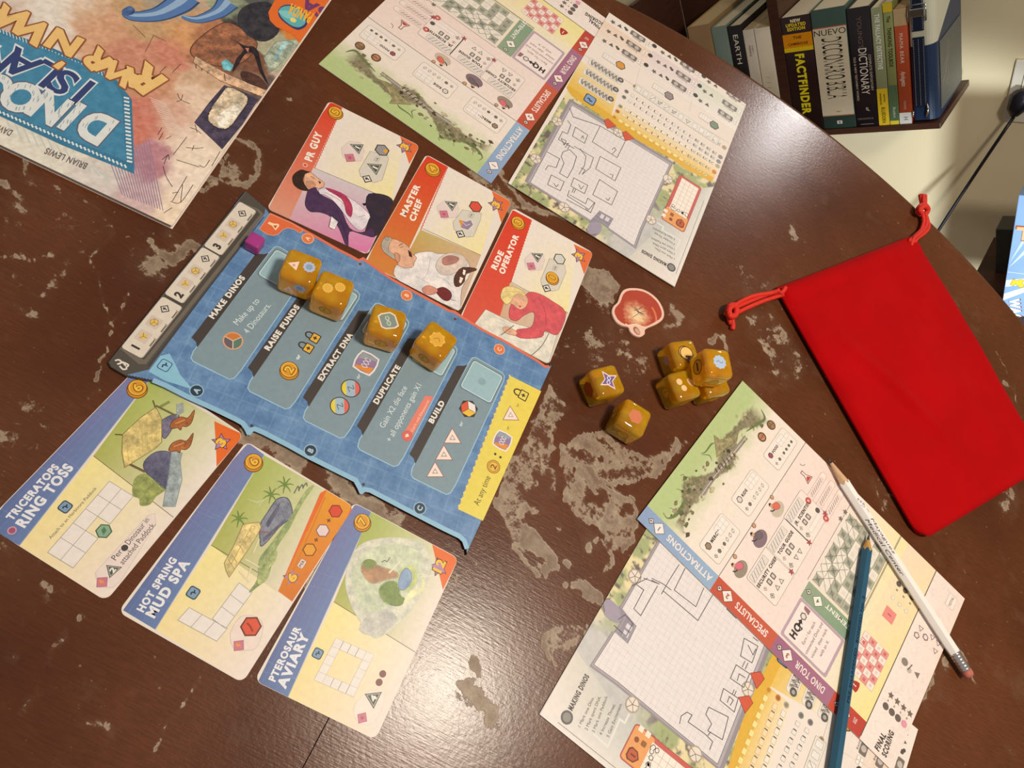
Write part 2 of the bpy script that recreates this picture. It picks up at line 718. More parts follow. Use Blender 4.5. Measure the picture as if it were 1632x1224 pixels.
M_TABLE = table_material()
T1, T2, T3, T4, T5, T6 = crop(740, 580, 3.222), crop(640, 900, 3.778), crop(0, 240, 3.06), crop(0, 880, 2.914), crop(880, 300, 3.6), crop(1380, 560, 1.845)
C1, D6, D2, E6, E2, Z2, Z3 = crop(0, 0, 3.022), crop(0, 590, 3.22), crop(560, 240, 3.4975), crop(850, 840, 3.1878), crop(400, 800, 3.138), crop(160, 560, 5.44), crop(460, 680, 5.1)
STAINS = [  # kind, crop, points, strength, width mm
    ('p', T1, [(430, 110), (470, 160), (560, 230), (480, 300), (470, 400), (490, 440), (440, 480), (430, 510), (470, 560), (480, 660), (400, 720), (410, 760), (310, 780), (320, 840), (440, 920), (490, 980), (480, 1040), (400, 1080), (330, 1000), (260, 930), (180, 800), (150, 740), (200, 600), (260, 470), (330, 390), (350, 330), (370, 240), (410, 160)], 0.54, 1.6),
    ('p', T1, [(500, 420), (620, 380), (740, 340), (760, 380), (800, 430), (850, 520), (760, 560), (700, 610), (760, 690), (840, 680), (885, 740), (880, 900), (850, 960), (760, 950), (770, 1050), (690, 1080), (740, 980), (690, 920), (700, 860), (640, 830), (570, 780), (500, 700), (510, 600), (500, 480)], 0.56, 1.2),
    ('p', T1, [(780, 400), (900, 460), (1010, 470), (1060, 430), (1080, 380), (1110, 440), (1060, 500), (960, 580), (850, 610), (700, 610), (720, 500)], 0.5, 1.5),
    ('s', T1, [(1090, 380), (1080, 450), (1040, 510), (960, 570), (850, 605), (760, 610), (690, 600)], 1.0, 1.5),
    ('s', T1, [(500, 430), (560, 400), (650, 370), (740, 340)], 0.95, 1.3),
    ('s', T1, [(620, 540), (700, 610), (760, 690), (740, 760), (700, 850)], 0.95, 3.0),
    ('s', T1, [(760, 700), (850, 680), (885, 750), (878, 900), (820, 960)], 1.0, 1.5),
    ('s', T1, [(590, 560), (640, 620), (680, 660)], 1.0, 2.0),
    ('s', T1, [(260, 940), (290, 1000), (330, 1040), (370, 1065)], 1.1, 1.6),
    ('p', T1, [(300, 820), (440, 920), (490, 990), (480, 1060), (420, 1095), (380, 1010), (290, 930)], 0.95, 1.0),
    ('s', T1, [(1090, 390), (1110, 440), (1150, 400)], 0.8, 1.6),
    ('p', T1, [(570, 1130), (610, 1120), (720, 1180), (700, 1224), (590, 1190)], 0.95, 1.0),
    ('d', T1, [(635, 945)], 1.1, 3.0), ('d', T1, [(672, 918)], 1.1, 3.0), ('d', T1, [(532, 1018)], 1.1, 2.6), ('d', T1, [(525, 1138)], 1.1, 1.8), ('d', T1, [(480, 850)], 1.1, 1.4),
    ('d', T1, [(800, 540)], 0.5, 9), ('d', T1, [(1120, 700)], 0.22, 18),
    ('n', T1, [(700, 490), (690, 500)], 0.6, 1.6), ('n', T1, [(590, 460), (595, 470)], 0.6, 1.3), ('n', T1, [(570, 540), (560, 565)], 0.6, 1.0), ('n', T1, [(640, 680), (700, 690)], 0.6, 3.0), ('n', T1, [(800, 760), (830, 730)], 0.4, 3.5),
    ('n', T1, [(390, 620), (360, 700), (410, 690)], 0.35, 5.0), ('n', T1, [(330, 980), (400, 1030)], 0.9, 2.2),
    ('d', T5, [(300, 930)], 0.40, 36), ('d', T5, [(120, 1000)], 0.24, 30), ('d', T5, [(480, 1060)], 0.28, 26),
    ('p', T5, [(190, 450), (330, 470), (385, 560), (350, 650), (250, 640), (170, 540)], 0.74, 1.8),
    ('s', T5, [(650, 790), (720, 790), (740, 740), (690, 690)], 0.6, 4.0), ('d', T5, [(690, 740)], 0.35, 12),
    ('s', T5, [(905, 880), (930, 850), (980, 870), (1000, 920)], 0.75, 2.4),
    ('p', T5, [(1100, 720), (1230, 690), (1330, 800), (1450, 1000), (1440, 1110), (1340, 1130), (1240, 980), (1120, 820)], 0.33, 5),
    ('d', T5, [(1130, 570)], 0.30, 22), ('d', T5, [(1385, 270)], 0.55, 7), ('s', T5, [(1360, 210), (1390, 250), (1400, 290)], 0.7, 2.2),
    ('s', T5, [(1070, 1000), (1160, 1040), (1300, 1060)], 0.5, 1.2), ('d', T5, [(1180, 878)], 1.0, 1.4),
    ('p', T3, [(0, 150), (100, 120), (300, 190), (450, 260), (530, 330), (530, 400), (450, 500), (300, 620), (200, 820), (0, 760)], 0.17, 5),
    ('s', T3, [(260, 180), (400, 240), (500, 310), (535, 370), (520, 430), (450, 500)], 0.46, 1.2),
    ('d', T3, [(740, 560)], 0.72, 11), ('s', T3, [(790, 505), (830, 530), (880, 480), (930, 455), (980, 490)], 0.95, 3.8),
    ('n', T3, [(905, 485), (910, 487)], 1.0, 1.0), ('d', T3, [(825, 390)], 0.8, 4.0), ('s', T3, [(740, 440), (770, 470)], 0.8, 1.4),
    ('s', T3, [(0, 160), (60, 190), (110, 240), (110, 290), (150, 295)], 0.62, 2.0), ('s', T3, [(0, 530), (120, 515), (240, 510)], 0.6, 1.2),
    ('s', T3, [(330, 520), (260, 640), (180, 700)], 0.5, 1.6), ('s', T3, [(640, 695), (560, 860), (500, 1010), (430, 1224)], 0.85, 0.5),
    ('s', T3, [(440, 510), (500, 720), (550, 860)], 0.6, 0.5), ('s', T3, [(130, 50), (110, 110)], 0.8, 1.2), ('s', T3, [(60, 760), (150, 790)], 0.5, 2.4),
    ('s', C1, [(1140, 665), (1210, 690), (1250, 760), (1240, 840), (1190, 885), (1110, 880), (1040, 850), (1000, 855)], 0.85, 2.4),
    ('s', C1, [(1090, 760), (1070, 850), (1010, 900), (970, 925)], 0.8, 1.6), ('d', C1, [(1130, 830)], 0.62, 9), ('d', C1, [(1390, 475)], 0.6, 3), ('d', C1, [(1290, 600)], 0.22, 18),
    ('d', D6, [(80, 380)], 0.34, 30), ('d', D6, [(60, 950)], 0.26, 22), ('d', D6, [(30, 560)], 0.2, 26),
    ('s', Z3, [(350, 400), (450, 480), (560, 570), (700, 660), (830, 740)], 0.85, 6), ('s', Z2, [(1280, 720), (1400, 760), (1560, 860), (1632, 900)], 0.8, 7),
    ('s', Z3, [(0, 220), (60, 290)], 0.8, 7),
    ('s', E2, [(280, 440), (330, 330), (380, 260)], 0.95, 2.2),  # white highlight between two cards, painted in with the worn patches
    ('p', E6, [(50, 560), (80, 530), (180, 490), (300, 490), (230, 600), (130, 640), (90, 700), (60, 650)], 0.52, 1.0),
    ('s', E6, [(62, 560), (55, 620), (75, 670), (105, 700)], 1.15, 1.5), ('s', E6, [(70, 545), (180, 490), (290, 488)], 0.8, 0.9),
    ('d', E6, [(176, 180)], 1.1, 2.4), ('d', E6, [(170, 298)], 1.0, 1.8), ('s', E6, [(215, 290), (260, 330), (350, 380)], 1.0, 2.6), ('d', E6, [(280, 105)], 1.0, 3),
    ('p', T2, [(400, 600), (440, 545), (480, 570), (460, 690), (430, 670), (400, 640)], 1.0, 0.8),
    ('s', T2, [(405, 750), (450, 790), (500, 850), (550, 890), (540, 950)], 0.82, 5), ('p', T2, [(460, 980), (540, 1000), (640, 1180), (600, 1300), (380, 1300), (440, 1100)], 0.22, 4),
    ('s', T2, [(480, 5), (265, 130)], 0.8, 0.5), ('s', T2, [(300, 120), (140, 200)], 0.3, 3),
    ('s', T4, [(960, 540), (820, 760), (680, 1003)], 0.75, 0.6), ('s', T4, [(320, 340), (210, 540)], 0.5, 0.8), ('s', T4, [(400, 800), (500, 825)], 0.6, 1.2),
    ('s', T4, [(130, 680), (90, 750)], 0.5, 1.0), ('d', T4, [(390, 318)], 0.9, 1.4), ('d', T4, [(55, 475)], 0.9, 1.8), ('s', T4, [(190, 160), (240, 178)], 0.6, 1.6),
    ('d', T6, [(410, 97)], 0.95, 3.6), ('s', T6, [(385, 0), (430, 90), (450, 200)], 0.7, 0.6), ('d', T6, [(420, 415)], 0.72, 9), ('d', T6, [(410, 450)], 0.6, 7),
    ('s', T6, [(190, 945), (197, 975), (170, 1012)], 0.9, 2.6), ('d', T6, [(235, 915)], 0.75, 5), ('s', T6, [(270, 860), (290, 920), (320, 960)], 0.5, 3), ('d', T6, [(60, 400)], 0.5, 8), ('s', T6, [(20, 380), (60, 470)], 0.5, 2),
    ('s', D2, [(700, 130), (790, 210), (870, 290), (900, 330)], 0.62, 8), ('s', D2, [(840, 120), (870, 200), (950, 290), (1100, 345), (1240, 400)], 0.72, 2.8),
    ('s', D2, [(1280, 640), (1330, 700), (1399, 800)], 0.7, 9),
]


def stain_field(x, y):
    """amount of worn-off finish, plus one painted highlight, at table points (world metres)"""
    wx = x + (fbm(x * 130, y * 130, 4) - 0.5) * 0.0075
    wy = y + (fbm(x * 130 + 40, y * 130 + 9, 4) - 0.5) * 0.0075
    S = np.zeros_like(x)
    for kind, cr_, pts, val, w in STAINS:
        P = np.array([U(*cr_(*p)) for p in pts])
        w = w * 1e-3
        lo, hi = P.min(0) - 3 * w - 0.01, P.max(0) + 3 * w + 0.01
        k = (wx > lo[0]) & (wx < hi[0]) & (wy > lo[1]) & (wy < hi[1])
        if not k.any():
            continue
        a, b = wx[k], wy[k]
        d = np.full(a.shape, 9.0)
        Q = list(P) + ([P[0]] if kind == 'p' else [])
        if len(P) == 1:
            d = np.hypot(a - P[0][0], b - P[0][1])
        for i in range(len(Q) - 1):
            e = Q[i + 1] - Q[i]
            t = np.clip(((a - Q[i][0]) * e[0] + (b - Q[i][1]) * e[1]) / (e @ e + 1e-12), 0, 1)
            d = np.minimum(d, np.hypot(a - Q[i][0] - t * e[0], b - Q[i][1] - t * e[1]))
        if kind == 'p':
            ins = inpoly(a, b, P)
            sd = np.where(ins, d, -d)
            g = val * np.clip(0.5 + sd / (1.2 * w), 0, 1) * (1 + 0.35 * np.exp(-(np.abs(sd) / (1.2 * w)) ** 2))
        else:
            g = val * np.exp(-(d / w) ** 2)
        if kind == 'n':
            S[k] -= g * (S[k] > 0.2)
        else:
            S[k] = np.maximum(S[k], g)
    return np.clip(S, 0, 1.2)


TC = np.array([0.16, 0.10])
SEAM_A = math.radians(103.5)
SD = np.array([math.cos(SEAM_A), math.sin(SEAM_A)])
SN = np.array([math.sin(SEAM_A), -math.cos(SEAM_A)])
SEAM = float(np.array([0.0471, 0.0195]) @ SN)


def table_r(th):
    d = (th - math.radians(135) + math.pi) % (2 * math.pi) - math.pi
    return 0.5435 + 0.030 * np.exp(-(d / 0.42) ** 2)


table = empty('dining_table', 'dark brown round wooden table with worn grey patches that holds the whole game', 'table',
              Matrix.Translation((TC[0], TC[1], 0)))
STEP = 0.0016


def leaf(sgn):
    """one half of the table top, on one side of the joint"""
    n = int(0.62 / STEP)
    a = np.arange(-n, n + 1) * STEP
    b = SEAM + sgn * (0.00025 + np.concatenate([[0.0], np.arange(1, n * 2) * STEP]))
    b0 = float(TC @ SN)
    b = b[np.abs(b - b0) < 0.62]
    A, B = np.meshgrid(a + float(TC @ SD), b, indexing='ij')
    X, Y = A * SD[0] + B * SN[0], A * SD[1] + B * SN[1]
    dx, dy = X - TC[0], Y - TC[1]
    R, th = np.hypot(dx, dy), np.arctan2(dy, dx)
    Rm = table_r(th) - 0.006
    ok = R <= Rm + STEP
    k = np.minimum(1, Rm / np.maximum(R, 1e-6))
    X, Y = TC[0] + dx * k, TC[1] + dy * k
    near = 0 if abs(b[0] - SEAM) < abs(b[-1] - SEAM) else -1      # the joint closes up towards the far side
    sh = 0.00023 * np.clip((A[:, near] - 0.02) / 0.10, 0, 1) * sgn
    X[:, near] -= sh * SN[0]; Y[:, near] -= sh * SN[1]
    cell = ok[:-1, :-1] & ok[1:, 1:] & ok[1:, :-1] & ok[:-1, 1:]
    used = np.zeros(ok.shape, bool)
    for p in (0, 1):
        for q in (0, 1):
            used[p:ok.shape[0] - 1 + p, q:ok.shape[1] - 1 + q] |= cell
    idx = -np.ones(ok.shape, np.int32)
    nv = int(used.sum())
    idx[used] = np.arange(nv)
    i, j = np.nonzero(cell)
    q = np.c_[idx[i, j], idx[i + 1, j], idx[i + 1, j + 1], idx[i, j + 1]]
    e1 = SD
    if (SD[0] * SN[1] - SD[1] * SN[0]) * sgn < 0:
        q = q[:, ::-1]
    xv, yv = X[used], Y[used]
    co = np.c_[xv - TC[0], yv - TC[1], np.full(nv, TZ)]
    # the joint edge turned down so that the gap reads as a groove
    me = bpy.data.meshes.new('table_leaf')
    me.vertices.add(nv)
    me.vertices.foreach_set('co', co.astype(np.float32).ravel())
    me.loops.add(q.size)
    me.loops.foreach_set('vertex_index', q.astype(np.int32).ravel())
    me.polygons.add(len(q))
    me.polygons.foreach_set('loop_start', np.arange(0, q.size, 4, dtype=np.int32))
    me.update(calc_edges=True)
    at = me.attributes.new('stain', 'FLOAT', 'POINT')
    at.data.foreach_set('value', stain_field(xv, yv).astype(np.float32))
    link('table_leaf', me, table, M_TABLE)


leaf(1)
leaf(-1)
# the timber under the leaves (dark in the joint), rounded edge, apron, legs
NT = 220
ths = [2 * math.pi * i / NT for i in range(NT)]
prof = [(-0.012, -0.0006), (-0.006, 0.0), (-0.0025, -0.0006), (-0.0007, -0.0025), (0.0, -0.006), (0.0, -0.016), (-0.003, -0.021), (-0.010, -0.024), (-0.03, -0.024)]
v = [((table_r(t) + p) * math.cos(t), (table_r(t) + p) * math.sin(t), TZ + q) for t in ths for p, q in prof]
npf = len(prof)
f = [[i * npf + k, ((i + 1) % NT) * npf + k, ((i + 1) % NT) * npf + k + 1, i * npf + k + 1] for i in range(NT) for k in range(npf - 1)]
f = [q[::-1] for q in f]
ring = mesh('table_edge', v, f, table, M_TABLE, True)
M_UNDER = mat('dark_underside', (38, 22, 15), 0.7, noise=0.1)
prism('table_core', [((table_r(t) - 0.02) * math.cos(t), (table_r(t) - 0.02) * math.sin(t)) for t in ths[::4]], TZ - 0.022, TZ - 0.0012, table, M_UNDER)
prism('apron', [(0.40 * math.cos(t), 0.40 * math.sin(t)) for t in ths[::6]], TZ - 0.09, TZ - 0.022, table, M_UNDER)
for k in range(4):
    t = math.radians(45 + 90 * k)
    c, s = math.cos(t), math.sin(t)
    tube('leg', [(0.36 * c, 0.36 * s, TZ - 0.085), (0.365 * c, 0.365 * s, 0.5), (0.375 * c, 0.375 * s, 0.2), (0.385 * c, 0.385 * s, 0.0)], [0.03, 0.028, 0.022, 0.017], table, M_UNDER, 12)


# ================================================================== THE SHELF BY THE WALL
RA = math.radians(50)
RO = WY(1358, 212, 1.40)
RX = np.array([math.cos(RA), 0, math.sin(RA)])
RZ = np.array([-math.sin(RA), 0, math.cos(RA)])
RMW = Matrix([[RX[0], 0, RZ[0], RO[0]], [RX[1], 1, RZ[1], RO[1]], [RX[2], 0, RZ[2], RO[2]], [0, 0, 0, 1]])


def rk(x, y):
    d = WY(x, y, 1.40) - RO
    return float(d @ RX), float(d @ RZ)


M_SHELF = mat('dark_shelf_wood', (70, 42, 30), 0.35, noise=0.2, nscale=30, stretch=(1, 1, 6))
M_PAGES = mat('book_pages', (222, 208, 180), 0.8, noise=0.08, nscale=500, stretch=(8, 0.2, 1))
M_PAGES2 = mat('yellowed_pages', (196, 172, 128), 0.8, noise=0.12, nscale=500, stretch=(8, 0.2, 1))
shelf = empty('bookshelf', 'dark brown wooden bookshelf set at a slant against the wall beyond the table', 'bookshelf', RMW)
bm_obj('shelf_board', box_bm(-0.40, 0.152, -0.004, 0.17, 0.0, 0.0115, 0.0012), shelf, M_SHELF)
bm_obj('upright', box_bm(-0.1275, -0.1074, 0.0, 0.17, 0.0116, 0.30, 0.001), shelf, M_SHELF)
bm_obj('side_panel', box_bm(-0.414, -0.4005, -0.004, 0.17, 0.0, 0.30, 0.001), shelf, M_SHELF)
bm_obj('back_panel', box_bm(-0.40, -0.105, 0.171, 0.178, 0.0, 0.30, 0.001), shelf, M_SHELF)
ZB = 0.0117


def book(name, x0, x1, h, depth, spine, label, pages=None, lean=0.0, y0=0.0, group='books on the slanted shelf', soft=False, bev=0.0012):
    """upright book in shelf axes; spine is a function drawing the spine print (x 0..w, y 0..h in mm)"""
    w = x1 - x0
    mw = RMW @ Matrix.Translation((x0, y0, ZB)) @ Matrix.Rotation(lean, 4, 'Y')
    t = empty('book', label, 'book', mw, group)
    cov = mat('cover_' + name, spine['cover'], 0.4, noise=0.06, nscale=40, spec=0.5)
    c = 0.0014
    bm = box_bm(0.0004, c + 0.0004, 0, depth, 0, h, 0.0004, 1)
    bm = box_bm(w - c - 0.0004, w - 0.0004, 0, depth, 0, h, 0.0004, 1, bm)
    bm_obj('cover', bm, t, cov)
    # rounded spine
    n = 10
    pts = []
    for k in range(n + 1):
        a = math.pi * k / n
        pts.append((w / 2 - (w / 2 - 0.0004) * math.cos(a), -0.0010 * math.sin(a) if not soft else -0.0006 * math.sin(a)))
    v = [(p, q, z) for z in (0.0, h) for p, q in pts] + [(p, max(q + 0.0012, 0.0008), z) for z in (0.0, h) for p, q in pts]
    m_ = n + 1
    f = []
    for k in range(n):
        f += [[k, k + 1, m_ + k + 1, m_ + k], [2 * m_ + k + 1, 2 * m_ + k, 3 * m_ + k, 3 * m_ + k + 1], [m_ + k, m_ + k + 1, 3 * m_ + k + 1, 3 * m_ + k], [k + 1, k, 2 * m_ + k, 2 * m_ + k + 1]]
    mesh('spine', v, f, t, cov, True)
    bm_obj('pages', box_bm(c + 0.0005, w - c - 0.0005, 0.0012, depth - 0.002, 0.0015, h - 0.0025 if not soft else h - 0.0004), t, pages or M_PAGES)
    P = Print(0.0)
    spine['draw'](P, w * 1000, h * 1000)
    for nm, (V, Fc, Cc) in P.parts.items():
        if not V: continue
        bul = 0.0010 if not soft else 0.0006
        V2 = []
        for x, y, z in V:
            s_ = math.sqrt(max(0.72, 1 - ((x - w / 2) / (w / 2)) ** 2))
            V2.append((x, -bul * s_ - 0.00025 - z * 1.2, y))
        P.parts[nm] = (V2, Fc, Cc)
    P.build(t)
    return t


def subdiv_rect(P, x0, y0, x1, y1, col, lay=None, n=8):
    for k in range(n):
        a, b = x0 + (x1 - x0) * k / n, x0 + (x1 - x0) * (k + 1) / n
        P.rect(a, y0, b, y1, col, lay)


DN = -math.pi / 2


def sp_fact(P, w, h):
    P.lay = 1
    P.part('colour_block', True); subdiv_rect(P, 0.3, h * 0.71, w - 0.3, h * 0.86, (232, 150, 20))
    P.part('colour_block', True); subdiv_rect(P, 0.3, h * 0.71, w - 0.3, h * 0.745, (240, 205, 30), 2)
    for i, s in enumerate(('NEW', 'UPDATED', 'EDITION')):
        P.part('lettering', True); P.text(s, (w / 2, h * (0.953 - 0.033 * i)), 5.2, (250, 240, 190) if i == 0 else (245, 215, 60), 'x', sx=0.95, lay=3)
    P.part('lettering', True); P.text('THE', (w / 2, h * 0.815), 5, (60, 30, 15), 'b', lay=3, sx=1.1)
    P.part('lettering', True); P.text('CAMBRIDGE', (w / 2, h * 0.765), 4.4, (60, 30, 15), 'b', lay=3, sx=0.95)
    P.part('lettering', True); P.text('FACTFINDER', (w * 0.36, h * 0.69), 15, (242, 225, 40), 'x', DN, 'l', 0.78, 3)


def sp_nuevo(P, w, h):
    P.part('colour_block', True); subdiv_rect(P, 1, h * 0.12, w - 1, h * 0.855, (224, 212, 186), 1)
    P.part('colour_block', True); subdiv_rect(P, 1, h * 0.853, w - 1, h * 0.862, (170, 90, 70), 2)
    P.part('colour_block', True); subdiv_rect(P, 1, h * 0.112, w - 1, h * 0.12, (190, 120, 90), 2)
    P.part('lettering', True); P.text('NUEVO', (w / 2, h * 0.795), 10, (45, 38, 32), 'r', lay=3, sx=1.15)
    P.part('lettering', True); P.text('DICCIONARIO BIBLIA', (w * 0.24, h * 0.775), w * 0.58, (40, 36, 32), 'r', DN, 'l', 0.225, 3)
    P.poly([(w * .42, h * .155), (w * .62, h * .155), (w * .52, h * .143)], (180, 150, 80), 3)
    P.rect(w * .44, h * .04, w * .6, h * .07, (215, 210, 200), 3)
    P.part('lettering', True); P.text('B', (w * .52, h * .045), 4, (60, 80, 60), 'b', lay=4)


def sp_young(P, w, h):
    P.part('lettering', True); P.text("YOUNG'S", (w * .42, h * .93), 7.5, (120, 105, 95), 'r', DN, 'l', 1.15, 3)
    P.part('lettering', True); P.text('DICTIONARY', (w * .38, h * .68), 13.5, (238, 232, 220), 'r', DN, 'l', .70, 3)
    P.part('lettering', True); P.text('of', (w * .50, h * .175), 6, (220, 215, 200), 'r', DN, 'l', .9, 3, slant=.25)
    P.part('lettering', True); P.text('COMPLETE EXPOSITORY', (w * .80, h * .62), 4.0, (215, 205, 190), 'r', DN, 'l', 1.0, 3)
    P.part('lettering', True); P.text('OLD & NEW TESTAMENT WORDS', (w * .14, h * .61), 3.6, (215, 205, 190), 'r', DN, 'l', .98, 3)
    P.part('lettering', True); P.text('HENDRICK', (w * .45, h * .065), 3.0, (130, 120, 110), 'r', lay=3, sx=1.3)
    P.rect(w * .2, h * .02, w * .8, h * .024, (150, 140, 130), 3)


def sp_fallacy(P, w, h):
    P.part('colour_block', True); subdiv_rect(P, .3, 0, w - .3, h * .33, (228, 192, 40), 1)
    P.part('lettering', True); P.text('THE FALLACY DETECTIVE', (w * .32, h * .95), 7.2, (232, 235, 225), 'x', DN, 'l', .66, 3)
    P.part('lettering', True); P.text('EDITION', (w * .60, h * .28), 2.4, (50, 40, 20), 'x', DN, 'l', .9, 3)
    P.part('lettering', True); P.text('WORKBOOK', (w * .26, h * .29), 2.4, (50, 40, 20), 'x', DN, 'l', .9, 3)
    P.part('lettering', True); P.text('BLUEDORN', (w * .34, h * .165), 6.0, (60, 45, 20), 'b', DN, 'l', .62, 3)


def sp_tool(P, w, h):
    P.part('colour_block', True); subdiv_rect(P, .3, h * .93, w - .3, h * 1.0, (222, 196, 50), 1)
    P.part('colour_block', True); subdiv_rect(P, .3, 0, w - .3, h * .34, (88, 112, 78), 1)
    P.part('colour_block', True); subdiv_rect(P, .3, 0, w - .3, h * .035, (225, 205, 60), 2)
    P.part('lettering', True); P.text('The', (w * .36, h * .90), 5.2, (38, 36, 26), 'b', DN, 'l', .8, 3)
    P.part('lettering', True); P.text('THINKING TOOLBOX', (w * .34, h * .81), 6.2, (38, 36, 26), 'b', DN, 'l', .70, 3)
    P.part('lettering', True); P.text('Bluedorn', (w * .4, h * .155), 4.6, (200, 210, 190), 'r', DN, 'l', .8, 3)


def sp_mama(P, w, h):
    P.part('colour_block', True); subdiv_rect(P, .3, h * .86, w - .3, h, (196, 172, 130), 1)
    P.part('colour_block', True); subdiv_rect(P, .3, 0, w - .3, h * .105, (222, 222, 216), 1)
    P.part('lettering', True); P.text('MAMA BEAR', (w * .36, h * .80), 5.6, (240, 225, 205), 'r', DN, 'l', .98, 3, track=.1)
    P.part('lettering', True); P.text('Apologetics', (w * .34, h * .475), 7.4, (240, 228, 212), 'r', DN, 'l', .50, 3, slant=.3)
    P.part('lettering', True); P.text('FERRER', (w * .42, h * .215), 3.4, (200, 160, 140), 'r', DN, 'l', 1.0, 3)
    P.part('lettering', True); P.text('H', (w * .36, h * .068), 7, (120, 125, 125), 'b', DN, 'l', .9, 3)


def sp_earth(P, w, h):
    P.part('lettering', True); P.text('EARTH', (w * .34, h * .93), 9.5, (236, 230, 214), 'r', DN, 'l', 1.35, 3)


def sp_white(P, w, h):
    P.part('lettering', True)
    P.part('lettering', True); P.text('ROBERT L.', (w * .62, h * .86), 2.6, (150, 140, 128), 'r', DN, 'l', 1.0, 3)
    P.part('lettering', True)
    P.part('lettering', True); P.text('FERRIS', (w * .34, h * .86), 3.8, (110, 100, 92), 'r', DN, 'l', 1.3, 3)


def sp_cream(P, w, h):
    P.part('faded_lettering')
    for i in range(4):
        P.line([(w * .3, h * (.55 - .05 * i)), (w * .55, h * (.54 - .05 * i))], (150, 135, 120), .6, 2)


def sp_plain(P, w, h):
    P.part('spine_label')
    P.rect(w * .3, h * .5, w * .7, h * .6, (150, 165, 160), 2)


X = lambda px_, py_: rk(px_, py_)[0]
c5 = crop(1230, 0, 5.565)
c6 = crop(1390, 0, 5.565)
c1 = crop(1140, 0, 8.16)
bx = [X(*c5(118, 500)), X(*c5(385, 500)), X(*c5(695, 500)), X(*c5(905, 500)), X(*c5(1010, 500)), X(*c6(208, 500)), X(*c6(328, 500))]
hh = lambda q: rk(*q)[1] - ZB
book('factfinder', bx[0] + .0005, bx[1] - .0006, hh(c5(220, 140)), 0.135, dict(cover=(46, 24, 24), draw=sp_fact), 'dark fact book with yellow lettering reading FACTFINDER, right of the shelf upright', soft=True)
book('nuevo', bx[1] + .0004, bx[2] - .0006, hh(c5(500, 72)), 0.150, dict(cover=(58, 82, 72), draw=sp_nuevo), 'thick cream and green Spanish Bible dictionary reading NUEVO DICCIONARIO BIBLIA')
book('young', bx[2] + .0004, bx[3] - .0006, hh(c5(780, 62)), 0.150, dict(cover=(36, 26, 32), draw=sp_young), 'thick black dictionary with white lettering, right of the cream and green one')
book('fallacy', bx[3] + .0003, bx[4] - .0004, hh(c5(945, 64)), 0.145, dict(cover=(150, 156, 118), draw=sp_fallacy), 'slim green and yellow workbook reading THE FALLACY DETECTIVE', soft=True)
book('toolbox', bx[4] + .0003, bx[5] - .0004, hh(c6(155, 20)), 0.145, dict(cover=(142, 148, 92), draw=sp_tool), 'slim olive green book reading THE THINKING TOOLBOX', soft=True)
book('mama', bx[5] + .0003, bx[6] - .0004, hh(c6(262, 70)), 0.130, dict(cover=(182, 78, 42), draw=sp_mama), 'slim orange book reading MAMA BEAR, beside the blue zip case', pages=M_PAGES2, soft=True)
ex = [X(*c1(95, 450)), X(*c1(165, 450)), X(*c1(358, 450)), X(*c1(510, 450)), X(*c1(715, 450))]
book('earth', ex[1] + .0004, ex[2] - .0004, hh(c1(240, 335)), 0.150, dict(cover=(26, 22, 24), draw=sp_earth), 'black spined book whose white letters begin EARTH, left of the upright')
book('white', ex[2] + .0003, ex[3] - .0004, hh(c1(430, 385)), 0.140, dict(cover=(214, 202, 184), draw=sp_white), 'slim white book with small grey lettering, next to the EARTH book', pages=M_PAGES2, soft=True)
book('cream', ex[3] + .0003, -0.1279, hh(c1(600, 360)), 0.130, dict(cover=(226, 214, 192), draw=sp_cream), 'glossy cream book against the left face of the upright', pages=M_PAGES2, soft=True)
book('green', ex[0] - .022, ex[1] - .0004, hh(c1(130, 330)), 0.160, dict(cover=(118, 134, 122), draw=sp_plain), 'grey green book half hidden by the table edge, left of the EARTH book')
book('tan', ex[0] - .072, ex[0] - .0226, hh(c1(60, 300)) + .002, 0.160, dict(cover=(150, 118, 78), draw=sp_plain), 'thick tan book furthest left on the shelf', pages=M_PAGES2)

# blue and white zip case with buckle strap
case_x0, case_x1 = bx[6] + .0006, X(*c6(560, 500))
cw, chh, cdp = case_x1 - case_x0, 0.245, 0.150
case = empty('book_case', 'navy and white padded book case with a buckled strap, right of all the books', 'case', RMW @ Matrix.Translation((case_x0, 0, ZB)))
M_NAVY = mat('navy_vinyl', (32, 52, 84), 0.32, noise=0.08, nscale=80, bump=0.2, bscale=900)
M_GREYV = mat('grey_vinyl', (96, 100, 96), 0.38, noise=0.06, nscale=60, bump=0.2, bscale=900)
M_WHITEV = mat('white_vinyl', (208, 206, 184), 0.42, noise=0.03, nscale=60, bump=0.2, bscale=900)
M_STRAP = mat('dark_strap', (24, 34, 58), 0.45, noise=0.1, nscale=200)
M_STITCH = mat('pale_stitching', (200, 200, 190), 0.7)
M_CHROME = mat('chrome', (210, 210, 205), 0.18, metal=1.0)


def case_pts(r=0.016, n=6):
    p = []
    for cx, cy, a in ((cw - r, r, -90), (cw - .004, cdp - .004, 0), (.004, cdp - .004, 90), (0.008, 0.008, 180)):
        rr = r if a == -90 else (.004 if a in (0, 90) else .008)
        for k in range(n + 1):
            t = math.radians(a + 90 * k / n)
            p.append((cx + rr * math.cos(t), cy + rr * math.sin(t)))
    return p


def case_shell(name, zf0, zf1, m_):
    P = case_pts()
    n = len(P)
    v = [(x, y, zf0(x, y)) for x, y in P] + [(x, y, zf1(x, y)) for x, y in P]
    f = [[i, (i + 1) % n, n + (i + 1) % n, n + i] for i in range(n)] + [list(range(n))[::-1], list(range(n, 2 * n))]
    return mesh(name, v, f, case, m_)


